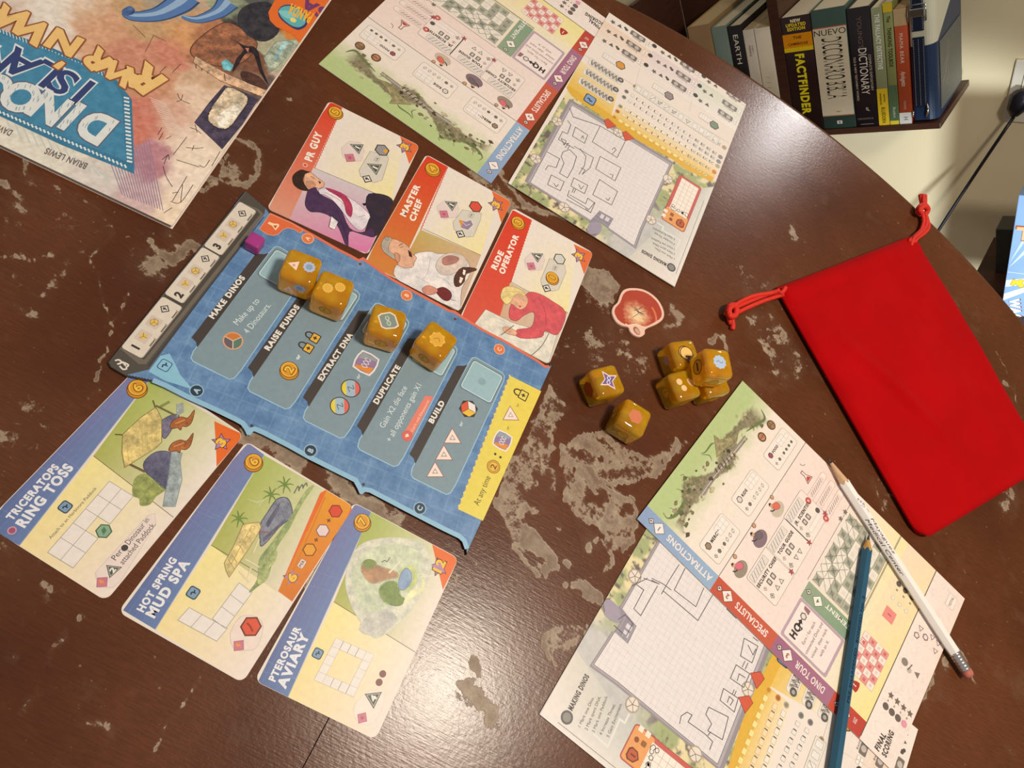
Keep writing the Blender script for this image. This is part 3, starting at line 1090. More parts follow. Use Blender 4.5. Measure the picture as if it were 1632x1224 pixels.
seam = lambda x, y: 0.134 + max(0.0, y - 0.03) * 0.62
zr = lambda x, y: 0.0 + 0.35 * max(0, .014 - y) + 0.3 * max(0, y - .11)
low = case_shell('lower_cover', zr, seam, M_NAVY)
case_shell('upper_cover', lambda x, y: seam(x, y) + .0004, lambda x, y: chh + 0.0 * x, M_WHITEV)
bm = box_bm(cw + .0002, cw + .0012, .022, cdp - .01, 0.012, 0.13, .0004, 1)
bm_obj('grey_side', bm, case, M_GREYV)
sx0, sx1 = cw * 0.16, cw * 0.62
for a, b in ((.030, .150), (.160, .184), (.196, .222)):
    st = bm_obj('strap', box_bm(sx0, sx1, -.0026, -.0004, a, b, .0006, 1), case, M_STRAP)
    bmst = bmesh.new()
    for xx in ((sx0 + .0015), (sx1 - .0015)) + (((sx0 + sx1) / 2,) if a < .1 else ()):
        k = a + .003
        while k < b - .003:
            box_bm(xx - .00018, xx + .00018, -.0029, -.0026, k, k + .0022, bm=bmst)
            k += .0036
    tag(bm_obj('stitching', bmst, st, M_STITCH), kind='stuff')
bk = bm_obj('buckle', box_bm(sx0 - .003, sx1 + .003, -.0045, -.0006, .183, .197, .0015), case, M_CHROME)
tube('buckle_frame', [(sx0 - .004, -.003, .176), (sx0 - .005, -.004, .19), (sx0 - .004, -.003, .203), (sx1 + .004, -.003, .203), (sx1 + .005, -.004, .19), (sx1 + .004, -.003, .176)], .0011, bk, M_CHROME, 6)
tube('zip_pull', [(sx1 + .001, -.004, .036), (sx1 + .003, -.006, .028), (sx1 + .001, -.005, .016), (sx1 - .002, -.004, .010)], [.0012, .0018, .0022, .001], case, M_CHROME, 6)
tube('zip_pull', [(sx0 - .003, -.003, .024), (sx0 - .004, -.004, .018), (sx0 - .003, -.003, .012)], [.001, .0016, .001], case, M_CHROME, 6)
# engraved scribble on the grey side
P = Print(0)
for k, (a, b) in enumerate((((.10, .60), (.42, .95)), ((.16, .52), (.50, .88)), ((.05, .40), (.35, .72)), ((.2, .3), (.4, .55)))):
    P.line([(a[0] * 90, a[1] * 110), ((a[0] + b[0]) * 45 + 3, (a[1] + b[1]) * 55 - 4), (b[0] * 90, b[1] * 110)], (190, 185, 165), 1.1, 1, smooth=5)
V, Fc, Cc = P.parts['print']
P.parts = {'emblem': ([(cw + .0014, .030 + x, .012 + y) for x, y, z in V], [q for q in Fc], Cc)}
P.build(case)

# wall outlet, plug and hanging cable
pl = WY(1626, 128, WALLY)
outlet = empty('wall_outlet', 'white wall outlet plate at the right with a black plug in it', 'outlet', Matrix.Translation((pl[0] + .03, WALLY, pl[2])) @ Matrix.Rotation(math.radians(-40), 4, 'Y'))
bm_obj('plate', box_bm(-.036, .036, -.006, -.0002, -.058, .058, .002), outlet, M_TRIM)
for z in (-.022, .022):
    sk = bm_obj('socket', box_bm(-.017, .017, -.008, -.0061, z - .014, z + .014, .003), outlet, M_TRIM)
    for x in (-.006, .006):
        bm_obj('slot', box_bm(x - .001, x + .001, -.0084, -.0081, z - .004, z + .004), sk, M_UNDER)
M_BLACK = mat('black_rubber', (22, 20, 28), 0.35, noise=0.1)
pa, pb, pc = WY(1628, 158, 1.585), WY(1618, 176, 1.575), WY(1616, 186, 1.57)
ca = WY(1508, 352, 1.50)
d = (pb - pa)
cord = empty('power_cord', 'black power cord hanging from the wall outlet down behind the table', 'cord', Matrix.Translation(tuple(pa)))
rel = lambda q: tuple(np.array(q) - pa)
tube('plug', [rel(pa - (0.0, -.008, -.014)), rel(pa - (0, 0, -.006)), rel(pa), rel(pb), rel(pc)], [.012, .019, .020, .015, .006], cord, M_BLACK, 10)
endp = ca + (ca - pc) * .6
cpts = [pc * (1 - t) + endp * t + np.array([0, 0, -0.03]) * math.sin(math.pi * t) * .25 for t in np.linspace(0, 1, 12)]
cpts += [endp + (.02, .0, -.06), np.array([endp[0] + .05, endp[1], .02]), np.array([endp[0] + .09, endp[1], .006])]
tube('cable', [rel(q) for q in cpts], .0031, cord, M_BLACK, 8)

# the blue game box standing at the right, on a low dark board
def rk2(x, y, Y=1.33):
    d_ = WY(x, y, Y) - RO
    return float(d_ @ RX), float(d_ @ RZ)


q0, q1 = np.array(rk2(1623.5, 311)), np.array(rk2(1599, 470))
up_ = (q0 - q1) / np.hypot(*(q0 - q1))
M_BLUEBOX = mat('pale_blue_box', (120, 150, 186), 0.35, noise=0.08, nscale=14)
M_BOXSIDE = mat('dark_blue_box_side', (36, 44, 66), 0.4)
bw, bh = 0.15, 0.245
qb = q0 - up_ * bh
tilt_ = math.atan2(up_[0], up_[1])
bmw = RMW @ Matrix.Translation((qb[0], -0.07, qb[1])) @ Matrix.Rotation(tilt_, 4, 'Y')
gb = empty('game_box', 'pale blue game box with white lettering, at the right border below the outlet', 'box', bmw)
bm_obj('lid', box_bm(0, bw, 0, .05, 0, bh, .0012), gb, M_BLUEBOX)
bm_obj('base', box_bm(.002, bw - .002, .05, .07, .002, bh - .002, .001), gb, M_BOXSIDE)
P = Print(0)
P.part('ray_pattern')
P.poly([(1, 100), (55, 214), (75, 214)], (170, 190, 214), 1)
P.poly([(1, 110), (30, 214), (42, 214)], (160, 182, 208), 1)
P.poly([(1, 60), (1, 75), (60, 92), (60, 80)], (190, 206, 226), 1)
P.poly([(1, 30), (1, 45), (60, 84), (60, 76)], (200, 212, 230), 1)
P.rect(1, 92, 140, 93, (190, 200, 215), 2)
P.part('lettering')
P.text('WAGONS', (10, 34), 17, (120, 70, 50), 'x', math.radians(-78), 'l', .7, 3)
P.text('WAGONS', (11, 34), 14, (238, 232, 214), 'x', math.radians(-78), 'l', .85, 4)
P.poly([(8, 66), (13, 64), (16, 69), (24, 62), (30, 66), (26, 74), (30, 80), (22, 80), (17, 76), (12, 80), (10, 74)], (226, 178, 50), 3, (150, 100, 30), .8)
P.text('T', (18, 160), 26, (150, 80, 50), 'x', 0, 'c', 1.2, 3)
P.text('T', (18, 161.5), 22, (216, 160, 120), 'x', 0, 'c', 1.2, 4)
V_ = P.parts
P.parts = {k: ([(x, -.0003 - z * 1.2, y) for x, y, z in v_[0]], v_[1], v_[2]) for k, v_ in V_.items()}
P.build(gb)
low_b = empty('low_shelf', 'dark brown low shelf board under the pale blue game box', 'shelf', bmw)
bm_obj('board', box_bm(-.07, .30, -0.02, 0.25, -.018, -.0006, .001), low_b, M_SHELF)
k0, k1 = rk2(1600, 362, 1.46), rk2(1588, 420, 1.46)
dk = empty('dark_box', 'narrow dark grey box standing behind the pale blue game box', 'box', RMW @ Matrix.Translation((k1[0] - .002, .06, k1[1] - .055)))
bm_obj('carton', box_bm(0, .06, 0, .05, 0, k0[1] - k1[1] + .05, .0015), dk, mat('dark_grey_carton', (70, 66, 58), .6, noise=.1))

# ================================================================== CARDS, BOARD, RULE BOOK
def clamp_rr(pts, w, h, r):
    """move points that stick out past a rounded rectangle onto its outline"""
    P = np.array(pts, float)
    cx, cy = np.clip(P[:, 0], r, w - r), np.clip(P[:, 1], r, h - r)
    dx, dy = P[:, 0] - cx, P[:, 1] - cy
    d = np.hypot(dx, dy)
    k = np.where(d > r, r / np.maximum(d, 1e-9), 1.0)
    return np.c_[cx + dx * k, cy + dy * k]


_raw, _poly = Print.raw, Print.poly


def raw2(s, pts, faces, col, lay=None):
    if getattr(s, 'clip', None):
        pts = clamp_rr(np.asarray(pts, float), *s.clip)
    _raw(s, pts, faces, col, lay)


def poly2(s, pts, col, lay=None, line=None, w=0.25, smooth=0):
    if smooth:
        pts = smooth_pts(pts, smooth)
    if getattr(s, 'clip', None) and col is not None and np.ndim(col) == 1:
        q, pts = [], np.asarray(pts, float)
        W_, H_, r = s.clip
        out = (pts[:, 0] < r) | (pts[:, 0] > W_ - r) | (pts[:, 1] < r) | (pts[:, 1] > H_ - r)
        if out.any():
            for i in range(len(pts)):
                a, b = pts[i], pts[(i + 1) % len(pts)]
                n = max(1, int(np.hypot(*(b - a)) / 0.8)) if (out[i] or out[(i + 1) % len(pts)]) else 1
                q += [a + (b - a) * k / n for k in range(n)]
            pts = np.array(q)
    _poly(s, pts, col, lay, line, w, 0)
    # painted pictures: brush mottling inside larger shapes
    if getattr(s, 'painted', False) and col is not None and np.ndim(col) == 1:
        A = np.asarray(pts, float)
        ar = abs(0.5 * np.sum(A[:, 0] * np.roll(A[:, 1], -1) - np.roll(A[:, 0], -1) * A[:, 1]))
        if ar > 5:
            c0_ = np.array(col, float)

            def f(X_, Y_):
                n = (fbm(X_ * .32 + c0_[0], Y_ * .32 + c0_[1], 4) - .5) * 1.1 + (fbm(X_ * 1.5, Y_ * 1.5 + c0_[2], 3) - .5) * .6
                return c0_ * (1 + n[..., None] * s.painted) + n[..., None] * np.array((8, 0, -10)), inpoly(X_, Y_, A)
            r_ = .4 if ar < 400 else .6
            s.paint(*A.min(0), *A.max(0), r_, f, (s.lay if lay is None else lay) + .75)


Print.raw, Print.poly = raw2, poly2

WHITE, CREAM = (228, 217, 208), (236, 222, 168)
DK = (58, 52, 50)


class Card:
    def __init__(s, name, label, cat, c0, c1, c2, thick, rad, z=0.0, group=None, body=None, side=None):
        s.fr, s.w, s.h = frame_card(c0, c1, c2, z)
        s.fr.z = z
        s.thick = thick
        s.root = empty(name, label, cat, s.fr.mw(), group)
        s.fr.z = z + thick           # printed face height, for reading positions off the photograph
        s.P = Print(thick)
        if rad:
            pts = [(x * 1e-3, y * 1e-3) for x, y in rrect(0, 0, s.w, s.h, rad, 6)]
            s.P.clip = (s.w - .3, s.h - .3, rad)
        else:
            pts = [(0, 0), (s.w * 1e-3, 0), (s.w * 1e-3, s.h * 1e-3), (0, s.h * 1e-3)]
        prism('card_stock' if thick < .001 else 'panel', pts, 0.0, thick, s.root, body or M_CARD)

    def g(s, cr_):
        return lambda x, y: s.fr.px(*cr_(x, y))

    def done(s):
        s.P.build(s.root)


M_CARD = mat('white_card_stock', WHITE, 0.42, noise=0.02, nscale=200, spec=0.35)
M_PAPER = mat('sheet_paper', (232, 220, 212), 0.6, noise=0.015, nscale=150, spec=0.3)


def G(g, pts):
    return [g(*p) for p in pts]


def rad(g, c, r):
    a, b, d = np.array(g(*c)), np.array(g(c[0] + r, c[1])), np.array(g(c[0], c[1] + r))
    return float((np.hypot(*(b - a)) + np.hypot(*(d - a))) / 2)


def coin(P, g, c, r, num, shift=(-.18, -.12), lay=3, ang=0):
    R_, q = rad(g, c, r), np.array(g(*c))
    P.disc(q + np.array(shift) * R_, R_ * 1.06, (120, 72, 20), lay, n=24)
    P.disc(q + np.array(shift) * R_, R_ * .96, (205, 140, 38), lay + 1, n=24)
    P.disc(q, R_ * .96, (110, 66, 18), lay + 2, n=24)
    P.disc(q, R_ * .88, (232, 176, 60), lay + 3, n=24)
    P.disc(q, R_ * .70, (214, 150, 44), lay + 4, n=24)
    P.text(num, q - (0, R_ * .5), R_ * 1.0, (110, 66, 18), 'x', ang, lay=lay + 5, sx=1.2)
    P.text(num, q - (0, R_ * .45), R_ * .9, (240, 190, 70), 'b', ang, lay=lay + 6, sx=1.2)


def points(P, g, c, r, num, lay=3, spike=(176, 130, 168)):
    R_, q = rad(g, c, r), np.array(g(*c))
    P.star(q, R_ * 1.28, (70, 50, 60), 5, .5, 1.9, lay)
    P.star(q, R_ * 1.1, spike, 5, .5, 1.9, lay + 1)
    sx = 1.25 if len(num) == 1 else .95
    P.text(num, q - (0, R_ * .60), R_ * 1.2, (70, 42, 18), 'x', 0, lay=lay + 2, sx=sx * 1.12)
    P.text(num, q - (0, R_ * .53), R_ * 1.06, (240, 190, 60), 'x', 0, lay=lay + 3, sx=sx * 1.12)


def tri_icon(P, g, a, b, c, num, lay=4, ang=0):
    A = np.array(G(g, (a, b, c)))
    m_ = A.mean(0)
    P.poly(A, (78, 80, 76), lay)
    P.poly(m_ + (A - m_) * .82, (190, 188, 176), lay + 1)
    P.poly(m_ + (A - m_) * .68, (84, 86, 82), lay + 2)
    h_ = np.hypot(*(A[0] - A[1])) * .30
    P.text(num, m_ - (0, h_ * .5), h_, (236, 230, 220), 'x', ang, lay=lay + 3, sx=1.3)


def dia_icon(P, c, r, lay=4, col=DK, ink=(236, 230, 222)):
    P.ngon(c, r, 4, col, 0, lay)
    P.ngon(c, r * .72, 4, ink, 0, lay + 1)
    P.poly([(c[0] - r * .1, c[1] - r * .4), (c[0] + r * .15, c[1] - r * .4), (c[0] + r * .15, c[1] + r * .0), (c[0] + r * .4, c[1]), (c[0], c[1] + r * .5), (c[0] - r * .4, c[1]), (c[0] - r * .1, c[1])], col, lay + 2)


def pink_dia(P, g, c, r, lay=4, bolt=False):
    q, R_ = np.array(g(*c)), rad(g, c, r)
    P.poly([q + R_ * np.array(k) for k in ((-1.0, .15), (.15, 1.0), (1.0, -.15), (-.15, -1.0))], (200, 122, 140), lay, (170, 90, 112), .2)
    if bolt:
        P.poly([q + R_ * np.array(k) for k in ((-.1, .5), (.25, .5), (.05, .1), (.35, .1), (-.15, -.55), (0, -.05), (-.3, -.05))], (236, 150, 70), lay + 1)
    else:
        P.disc(q, R_ * .28, (176, 92, 116), lay + 1)


def or_box(P, g, c, r, lay=5, col=(214, 206, 196), s='OR'):
    q, R_ = np.array(g(*c)), rad(g, c, r)
    P.rect(q[0] - R_, q[1] - R_ * .7, q[0] + R_, q[1] + R_ * .7, col, lay, (130, 124, 118), .15, r=R_ * .3)
    P.text(s, q - (0, R_ * .32), R_ * .64, (90, 86, 84), 'b', 0, lay=lay + 1)


def hexa(P, g, c, r, fill, line=(70, 60, 56), lay=4):
    q, R_ = np.array(g(*c)), rad(g, c, r)
    P.ngon(q, R_, 6, line, 0.0, lay)
    P.ngon(q, R_ * .84, 6, fill, 0.0, lay + 1)
    return q, R_


def wavy(a, b, amp, n):
    a, b = np.array(a, float), np.array(b, float)
    d = b - a
    nn = np.array([-d[1], d[0]]) / np.hypot(*d)
    return [a + d * k / n + nn * amp * (k % 2) for k in range(n + 1)]


# ------------------------------------------------------------------ the three staff cards
def staff(label, c0, c1, c2, cr_, k):
    """k: measured features in the pixels of crop cr_"""
    cd_ = Card('game_card', label, 'card', U(*c0), U(*c1), U(*c2), 0.0004, 3.2, 0.0, 'specialist cards above the board')
    P, g = cd_.P, cd_.g(cr_)
    P.part('text_panel')
    w_, y_ = (230, 219, 210), (236, 222, 160)
    a, b, c, d = k['panel']
    P.quadf(G(g, (a, b, c, d)), (w_, w_, y_, w_), 1)
    P.line(G(g, (d, c)), (90, 74, 66), .22, 5)
    P.part('title_band')
    t = k['band']
    P.quadf(G(g, t), (k['red'], k['red'], k['bandlow'], k['bandlow']), 2)
    wv = wavy(g(*t[1]), g(*k['wave_end']), .5, 44)
    P.line(wv, k['red'], .5, 3)
    P.part('title')
    for s, p, q, h_ in k['title']:
        P.tfit(s, g(*p), g(*q), h_, (240, 232, 220), 'x', 4)
    if k.get('ring'):
        q = np.array(g(*k['ring']))
        P.disc(q, 1.5, (238, 200, 180), 4); P.disc(q, 1.0, (210, 80, 55), 5)
    P.part('cost_coin')
    coin(P, g, *k['coin'])
    P.part('corner_flash')
    P.poly(G(g, k['corner']), (222, 108, 58), 3)
    P.part('points_star')
    points(P, g, *k['star'], '3', 4)
    P.part('reward_icons')
    P.poly(G(g, k['pan1']), (224, 206, 202), 3, (196, 180, 176), .2, 0)
    tri_icon(P, g, *k['tri1'], '1')
    pink_dia(P, g, *k['pdia'])
    P.poly(G(g, k['pan2']), (212, 205, 194), 3, (130, 124, 116), .2)
    dia_icon(P, g(*k['ddia'][0]), rad(g, *k['ddia']))
    or_box(P, g, *k['or'])
    P.part('illustration'); P.painted = .2
    P.quadf(G(g, k['pic']), k['piccol'], 2.2)
    return cd_, P, g


D1, D2, D3, D4, D5 = crop(400, 150, 4.08), crop(560, 240, 3.4975), crop(170, 300, 3.6), crop(400, 380, 4.08), crop(560, 560, 3.709)
Z1, Z4 = crop(390, 330, 8.16), crop(540, 360, 4.372)
RED = (214, 62, 38)
SKIN, SKIN2 = (222, 172, 142), (196, 140, 112)

pr = dict(red=RED, bandlow=(214, 150, 126), panel=((590, 75), (1000, 285), (915, 690), (410, 480)), band=((508, 44), (592, 82), (250, 812), (87, 736)), wave_end=(410, 480),
          title=[('PR GUY', (392, 442), (462, 262), 4.2)], ring=(352, 462), coin=((548, 118), 42, '5'), corner=((965, 262), (1095, 338), (1030, 455)), star=((1000, 343), 40),
          pan1=((640, 305), (715, 318), (738, 372), (715, 436), (640, 440), (596, 405), (588, 350)), tri1=((642, 325), (733, 328), (702, 392)), pdia=((643, 415), 36),
          pan2=((775, 372), (890, 402), (895, 425), (852, 560), (800, 577), (712, 535), (702, 495)), ddia=((755, 552), 32), **{'or': ((821, 425), 19)},
          pic=((410, 480), (915, 690), (758, 1047), (250, 812)), piccol=((208, 198, 202), (202, 188, 196), (214, 116, 168), (208, 160, 176)))


def finish_staff(label, corners, cr_, k):
    # corners: c3 top left, c0 top right, c1 bottom right, c2 bottom left of the landscape card as read
    return staff(label, corners[0], corners[1], corners[2], cr_, k)


# the corner order in the photograph: A (upper left in the picture) is the card's top right as read
cd_, P, g = finish_staff('specialist card reading PR GUY, a man in a purple suit on the telephone', ((524.5, 160.8), (668.5, 232.7), (585.7, 406.8)), D1, pr)
P.painted = 0
q, R_ = hexa(P.part('reward_icons'), g, (852, 365), 44, (150, 146, 150))
P.disc(q + (R_ * .1, -R_ * .45), R_ * .3, (226, 160, 50), 6.5)
tri_icon(P, g, (753, 452), (852, 458), (815, 528), '1')
P.part('illustration'); P.painted = .22
LN = (46, 30, 40)
P.poly(G(g, [(765, 648), (870, 655), (925, 695), (905, 760), (860, 870), (800, 930), (740, 905), (765, 820), (765, 770), (745, 720)]), (52, 42, 56), 3, smooth=3)
P.poly(G(g, [(745, 708), (722, 712), (735, 728), (750, 722)]), (30, 24, 30), 3.5)
P.poly(G(g, [(375, 622), (415, 603), (450, 650), (540, 700), (590, 760), (640, 870), (720, 900), (790, 870), (800, 930), (720, 912), (640, 895), (632, 992), (612, 975), (575, 880), (520, 800), (450, 770), (385, 765), (352, 722), (360, 660)]), (74, 50, 84), 4, LN, .2, 3)
P.poly(G(g, [(440, 622), (482, 612), (520, 640), (600, 655), (680, 700), (770, 780), (765, 820), (740, 872), (700, 886), (640, 830), (590, 760), (540, 700), (480, 655), (450, 652)]), (224, 214, 222), 5, LN, .2, 2)
P.poly(G(g, [(485, 610), (545, 626), (615, 660), (652, 715), (660, 760), (648, 802), (618, 772), (608, 722), (585, 680), (530, 645)]), (176, 58, 92), 6.2, (120, 30, 60), .15, 2)
P.poly(G(g, [(350, 515), (385, 506), (432, 545), (476, 578), (468, 606), (440, 615), (410, 606), (372, 622), (345, 592)]), SKIN, 6, LN, .2, 2)
P.poly(G(g, [(325, 492), (285, 515), (268, 545), (278, 590), (320, 622), (375, 630), (352, 592), (338, 560), (352, 522), (386, 508), (360, 500)]), (58, 38, 30), 7, None, 0, 3)
P.poly(G(g, [(355, 575), (395, 565), (420, 590), (410, 608), (375, 612)]), SKIN2, 7, LN, .15, 2)
P.line(G(g, [(385, 535), (408, 545)]), LN, .3, 8); P.line(G(g, [(400, 548), (420, 553)]), LN, .25, 8); P.poly(G(g, [(436, 566), (456, 572), (448, 588)]), (90, 30, 34), 8)
P.poly(G(g, [(522, 795), (566, 832), (545, 882), (508, 868)]), (230, 222, 226), 6, LN, .15)
P.line(G(g, [(520, 800), (505, 860), (525, 880)]), LN, .2, 7)
for q in ([(480, 640), (560, 680), (630, 740)], [(700, 800), (740, 790)], [(560, 760), (600, 860), (625, 940)]):
    P.line(G(g, q), (40, 26, 44), .2, 6.5, 4)
cd_.done()

chef = dict(red=RED, bandlow=(206, 132, 62), panel=((535, 90), (825, 245), (722, 584), (400, 436)), band=((415.6, 24.3), (535, 90), (245, 708), (70.3, 624.3)), wave_end=(385, 440),
            title=[('MASTER', (300, 372), (382, 202), 3.6), ('CHEF', (352, 398), (396, 282), 3.6)], coin=((452, 102), 38, '4'), corner=((780, 215), (891, 286), (836, 402)), star=((806, 302), 34),
            pan1=((520, 278), (585, 285), (600, 330), (585, 372), (520, 382), (485, 350), (477, 310)), tri1=((520, 283), (592, 288), (562, 338)), pdia=((516, 355), 28),
            pan2=((620, 330), (725, 350), (720, 385), (680, 480), (640, 482), (572, 440), (566, 400)), ddia=((608, 466), 27), **{'or': ((668, 362), 16)},
            pic=((385, 440), (722, 584), (600.5, 901), (245, 708)), piccol=((192, 172, 104), (205, 172, 142), (206, 180, 165), (200, 130, 70)))
cd_, P, g = finish_staff('specialist card reading MASTER CHEF, grey haired cook with open mouth, middle of the three', ((678.8, 246.9), (814.9, 321.8), (731.7, 497.6)), D2, chef)
P.painted = 0
hexa(P.part('reward_icons'), g, (692, 313), 35, (216, 82, 64))
P.poly(G(g, [(598, 385), (640, 395), (665, 385), (680, 415), (650, 445), (612, 432)]), (150, 130, 156), 4, (232, 226, 220), .4)
P.poly(G(g, [(598, 385), (625, 392), (612, 432)]), (222, 146, 66), 5)
P.line(G(g, [(620, 400), (640, 420), (660, 410)]), (228, 220, 226), .3, 6)
P.part('illustration'); P.painted = .22
LN = (96, 80, 74)
P.poly(G(g, [(355, 575), (440, 562), (480, 575), (560, 575), (620, 595), (650, 620), (660, 690), (615, 770), (605, 888), (560, 875), (430, 815), (250, 715), (250, 640), (300, 640), (345, 620)]), (224, 218, 218), 3, LN, .22, 3)
P.poly(G(g, [(185, 505), (230, 492), (300, 520), (328, 555), (332, 575), (362, 595), (350, 628), (340, 648), (300, 655), (262, 640), (255, 610), (215, 590), (178, 560)]), SKIN, 4, LN, .25, 3)
P.poly(G(g, [(190, 480), (215, 485), (228, 494), (215, 515), (208, 555), (235, 578), (250, 612), (215, 592), (178, 562), (166, 528), (175, 500)]), (178, 168, 156), 5, LN, .2, 3)
P.disc(g(198, 492), 1.5, (168, 158, 146), 6, LN, .15)
P.poly(G(g, [(240, 572), (262, 575), (272, 595), (262, 622), (246, 610)]), SKIN2, 6, LN, .2, 3)
P.poly(G(g, [(315, 552), (332, 568), (340, 596), (322, 590)]), (80, 30, 28), 7)
P.line(G(g, [(262, 532), (285, 518)]), (70, 50, 44), .35, 7); P.line(G(g, [(270, 542), (290, 536)]), (70, 50, 44), .3, 7)
P.poly(G(g, [(490, 600), (540, 572), (600, 575), (635, 600), (640, 640), (560, 690), (500, 690), (470, 650)]), (214, 196, 186), 5, LN, .15, 3)
P.poly(G(g, [(510, 600), (550, 585), (598, 598), (585, 625), (530, 640), (508, 630)]), (176, 122, 112), 6, LN, .15, 3)
P.poly(G(g, [(585, 680), (620, 650), (690, 655), (695, 670), (640, 690), (632, 730), (600, 760), (575, 755), (570, 715)]), (88, 56, 44), 6, None, 0, 2)
P.poly(G(g, [(622, 660), (640, 668), (632, 700), (618, 690)]), (232, 222, 214), 7)
P.poly(G(g, [(605, 700), (625, 712), (612, 745), (598, 735)]), (232, 222, 214), 7)
P.poly(G(g, [(395, 770), (430, 752), (475, 772), (480, 790), (440, 805), (405, 795)]), (206, 142, 124), 7, (150, 80, 70), .25, 3)
for xk in (418, 436, 455):
    P.line(G(g, [(xk, 760), (xk - 6, 795)]), (150, 80, 70), .2, 8)
P.poly(G(g, [(470, 782), (510, 762), (550, 785), (558, 815), (540, 838), (505, 828)]), (112, 44, 46), 7, (70, 24, 28), .25, 3)
P.line(G(g, [(548, 828), (580, 838)]), (150, 140, 136), .4, 7)
for q in ([(440, 600), (425, 680), (390, 725)], [(350, 640), (320, 660), (270, 655)], [(470, 700), (520, 720), (560, 760)], [(360, 700), (430, 740)]):
    P.line(G(g, q), (172, 164, 164), .25, 4.6, 4)
cd_.done()

ride = dict(red=RED, bandlow=(212, 88, 70), panel=((1003, 386), (1255, 530), (1207, 905), (885, 730)), band=((895.5, 328.9), (1003, 386), (795, 1033), (596.3, 927.3)), wave_end=(885, 735),
            title=[('RIDE', (806, 668), (850, 570), 3.6), ('OPERATOR', (850, 692), (932, 480), 3.6)], coin=((928, 400), 35, '3'), corner=((1240, 522), (1346.5, 571), (1298, 690)), star=((1268, 588), 33),
            pan1=((1000, 570), (1065, 575), (1078, 610), (1060, 665), (1000, 672), (970, 645), (965, 605)), tri1=((1002, 572), (1070, 575), (1038, 625)), pdia=((1002, 645), 27),
            pan2=((1105, 600), (1190, 640), (1195, 680), (1155, 775), (1120, 785), (1060, 750), (1055, 720)), ddia=((1088, 768), 26), **{'or': ((1136, 655), 16)},
            pic=((885, 735), (1207, 905), (1099.6, 1195.6), (795, 1033)), piccol=((206, 186, 158), (206, 186, 162), (214, 204, 188), (206, 150, 124)))
cd_, P, g = finish_staff('specialist card reading RIDE OPERATOR, a blond person in pink writing on paper', ((816, 334), (945, 403.3), (874.4, 581.8)), D2, ride)
P.painted = 0
hexa(P.part('reward_icons'), g, (1160, 605), 33, (205, 205, 198))
coin(P, g, (1118, 708), 34, '1', lay=4)
P.part('illustration'); P.painted = .22
for k in range(6):
    P.line(G(g, [(900 + 60 * k, 745 + 30 * k), (850 + 60 * k, 880 + 30 * k)]), (186, 166, 140), .2, 2.6)
P.poly(G(g, [(748, 885), (900, 960), (1145, 1030), (1100, 1185), (1070, 1178), (685, 968)]), (222, 216, 204), 3, (120, 110, 104), .2)
for k in range(5):
    P.line(G(g, [(790 + 14 * k, 925 + 30 * k), (850 + 40 * k, 950 + 32 * k)]), (160, 154, 146), .15, 4)
P.line(G(g, [(1100, 1020), (1060, 1090), (1000, 1145)]), (110, 108, 96), .5, 5, 4)
LN = (140, 44, 56)
P.poly(G(g, [(890, 860), (950, 830), (990, 790), (1050, 800), (1120, 840), (1195, 905), (1150, 1025), (1080, 1005), (1060, 1040), (960, 1048), (915, 1030), (925, 998), (1000, 985), (1020, 930), (1010, 900), (960, 920), (920, 950), (880, 930)]), (208, 88, 96), 5, LN, .25, 3)
P.line(G(g, [(1050, 830), (1080, 900), (1085, 980)]), (176, 62, 74), .35, 6.2, 4)
P.poly(G(g, [(870, 765), (930, 770), (965, 800), (985, 830), (975, 870), (940, 888), (900, 860), (870, 830)]), SKIN, 6, (150, 100, 80), .2, 3)
P.poly(G(g, [(850, 765), (890, 758), (950, 780), (968, 812), (930, 800), (905, 812), (890, 840), (862, 858), (832, 820), (838, 785)]), (226, 204, 140), 7, (170, 140, 80), .25, 3)
P.line(G(g, [(850, 790), (900, 785), (940, 795)]), (186, 158, 96), .2, 8, 3); P.line(G(g, [(845, 820), (880, 805)]), (186, 158, 96), .2, 8)
P.poly(G(g, [(930, 862), (948, 868), (940, 878)]), (176, 60, 56), 7)
P.poly(G(g, [(845, 985), (875, 985), (920, 1010), (915, 1030), (880, 1025), (850, 1010)]), SKIN, 6, (150, 100, 80), .2, 3)
P.line(G(g, [(905, 975), (835, 1028)]), (60, 46, 44), .4, 8)
cd_.done()


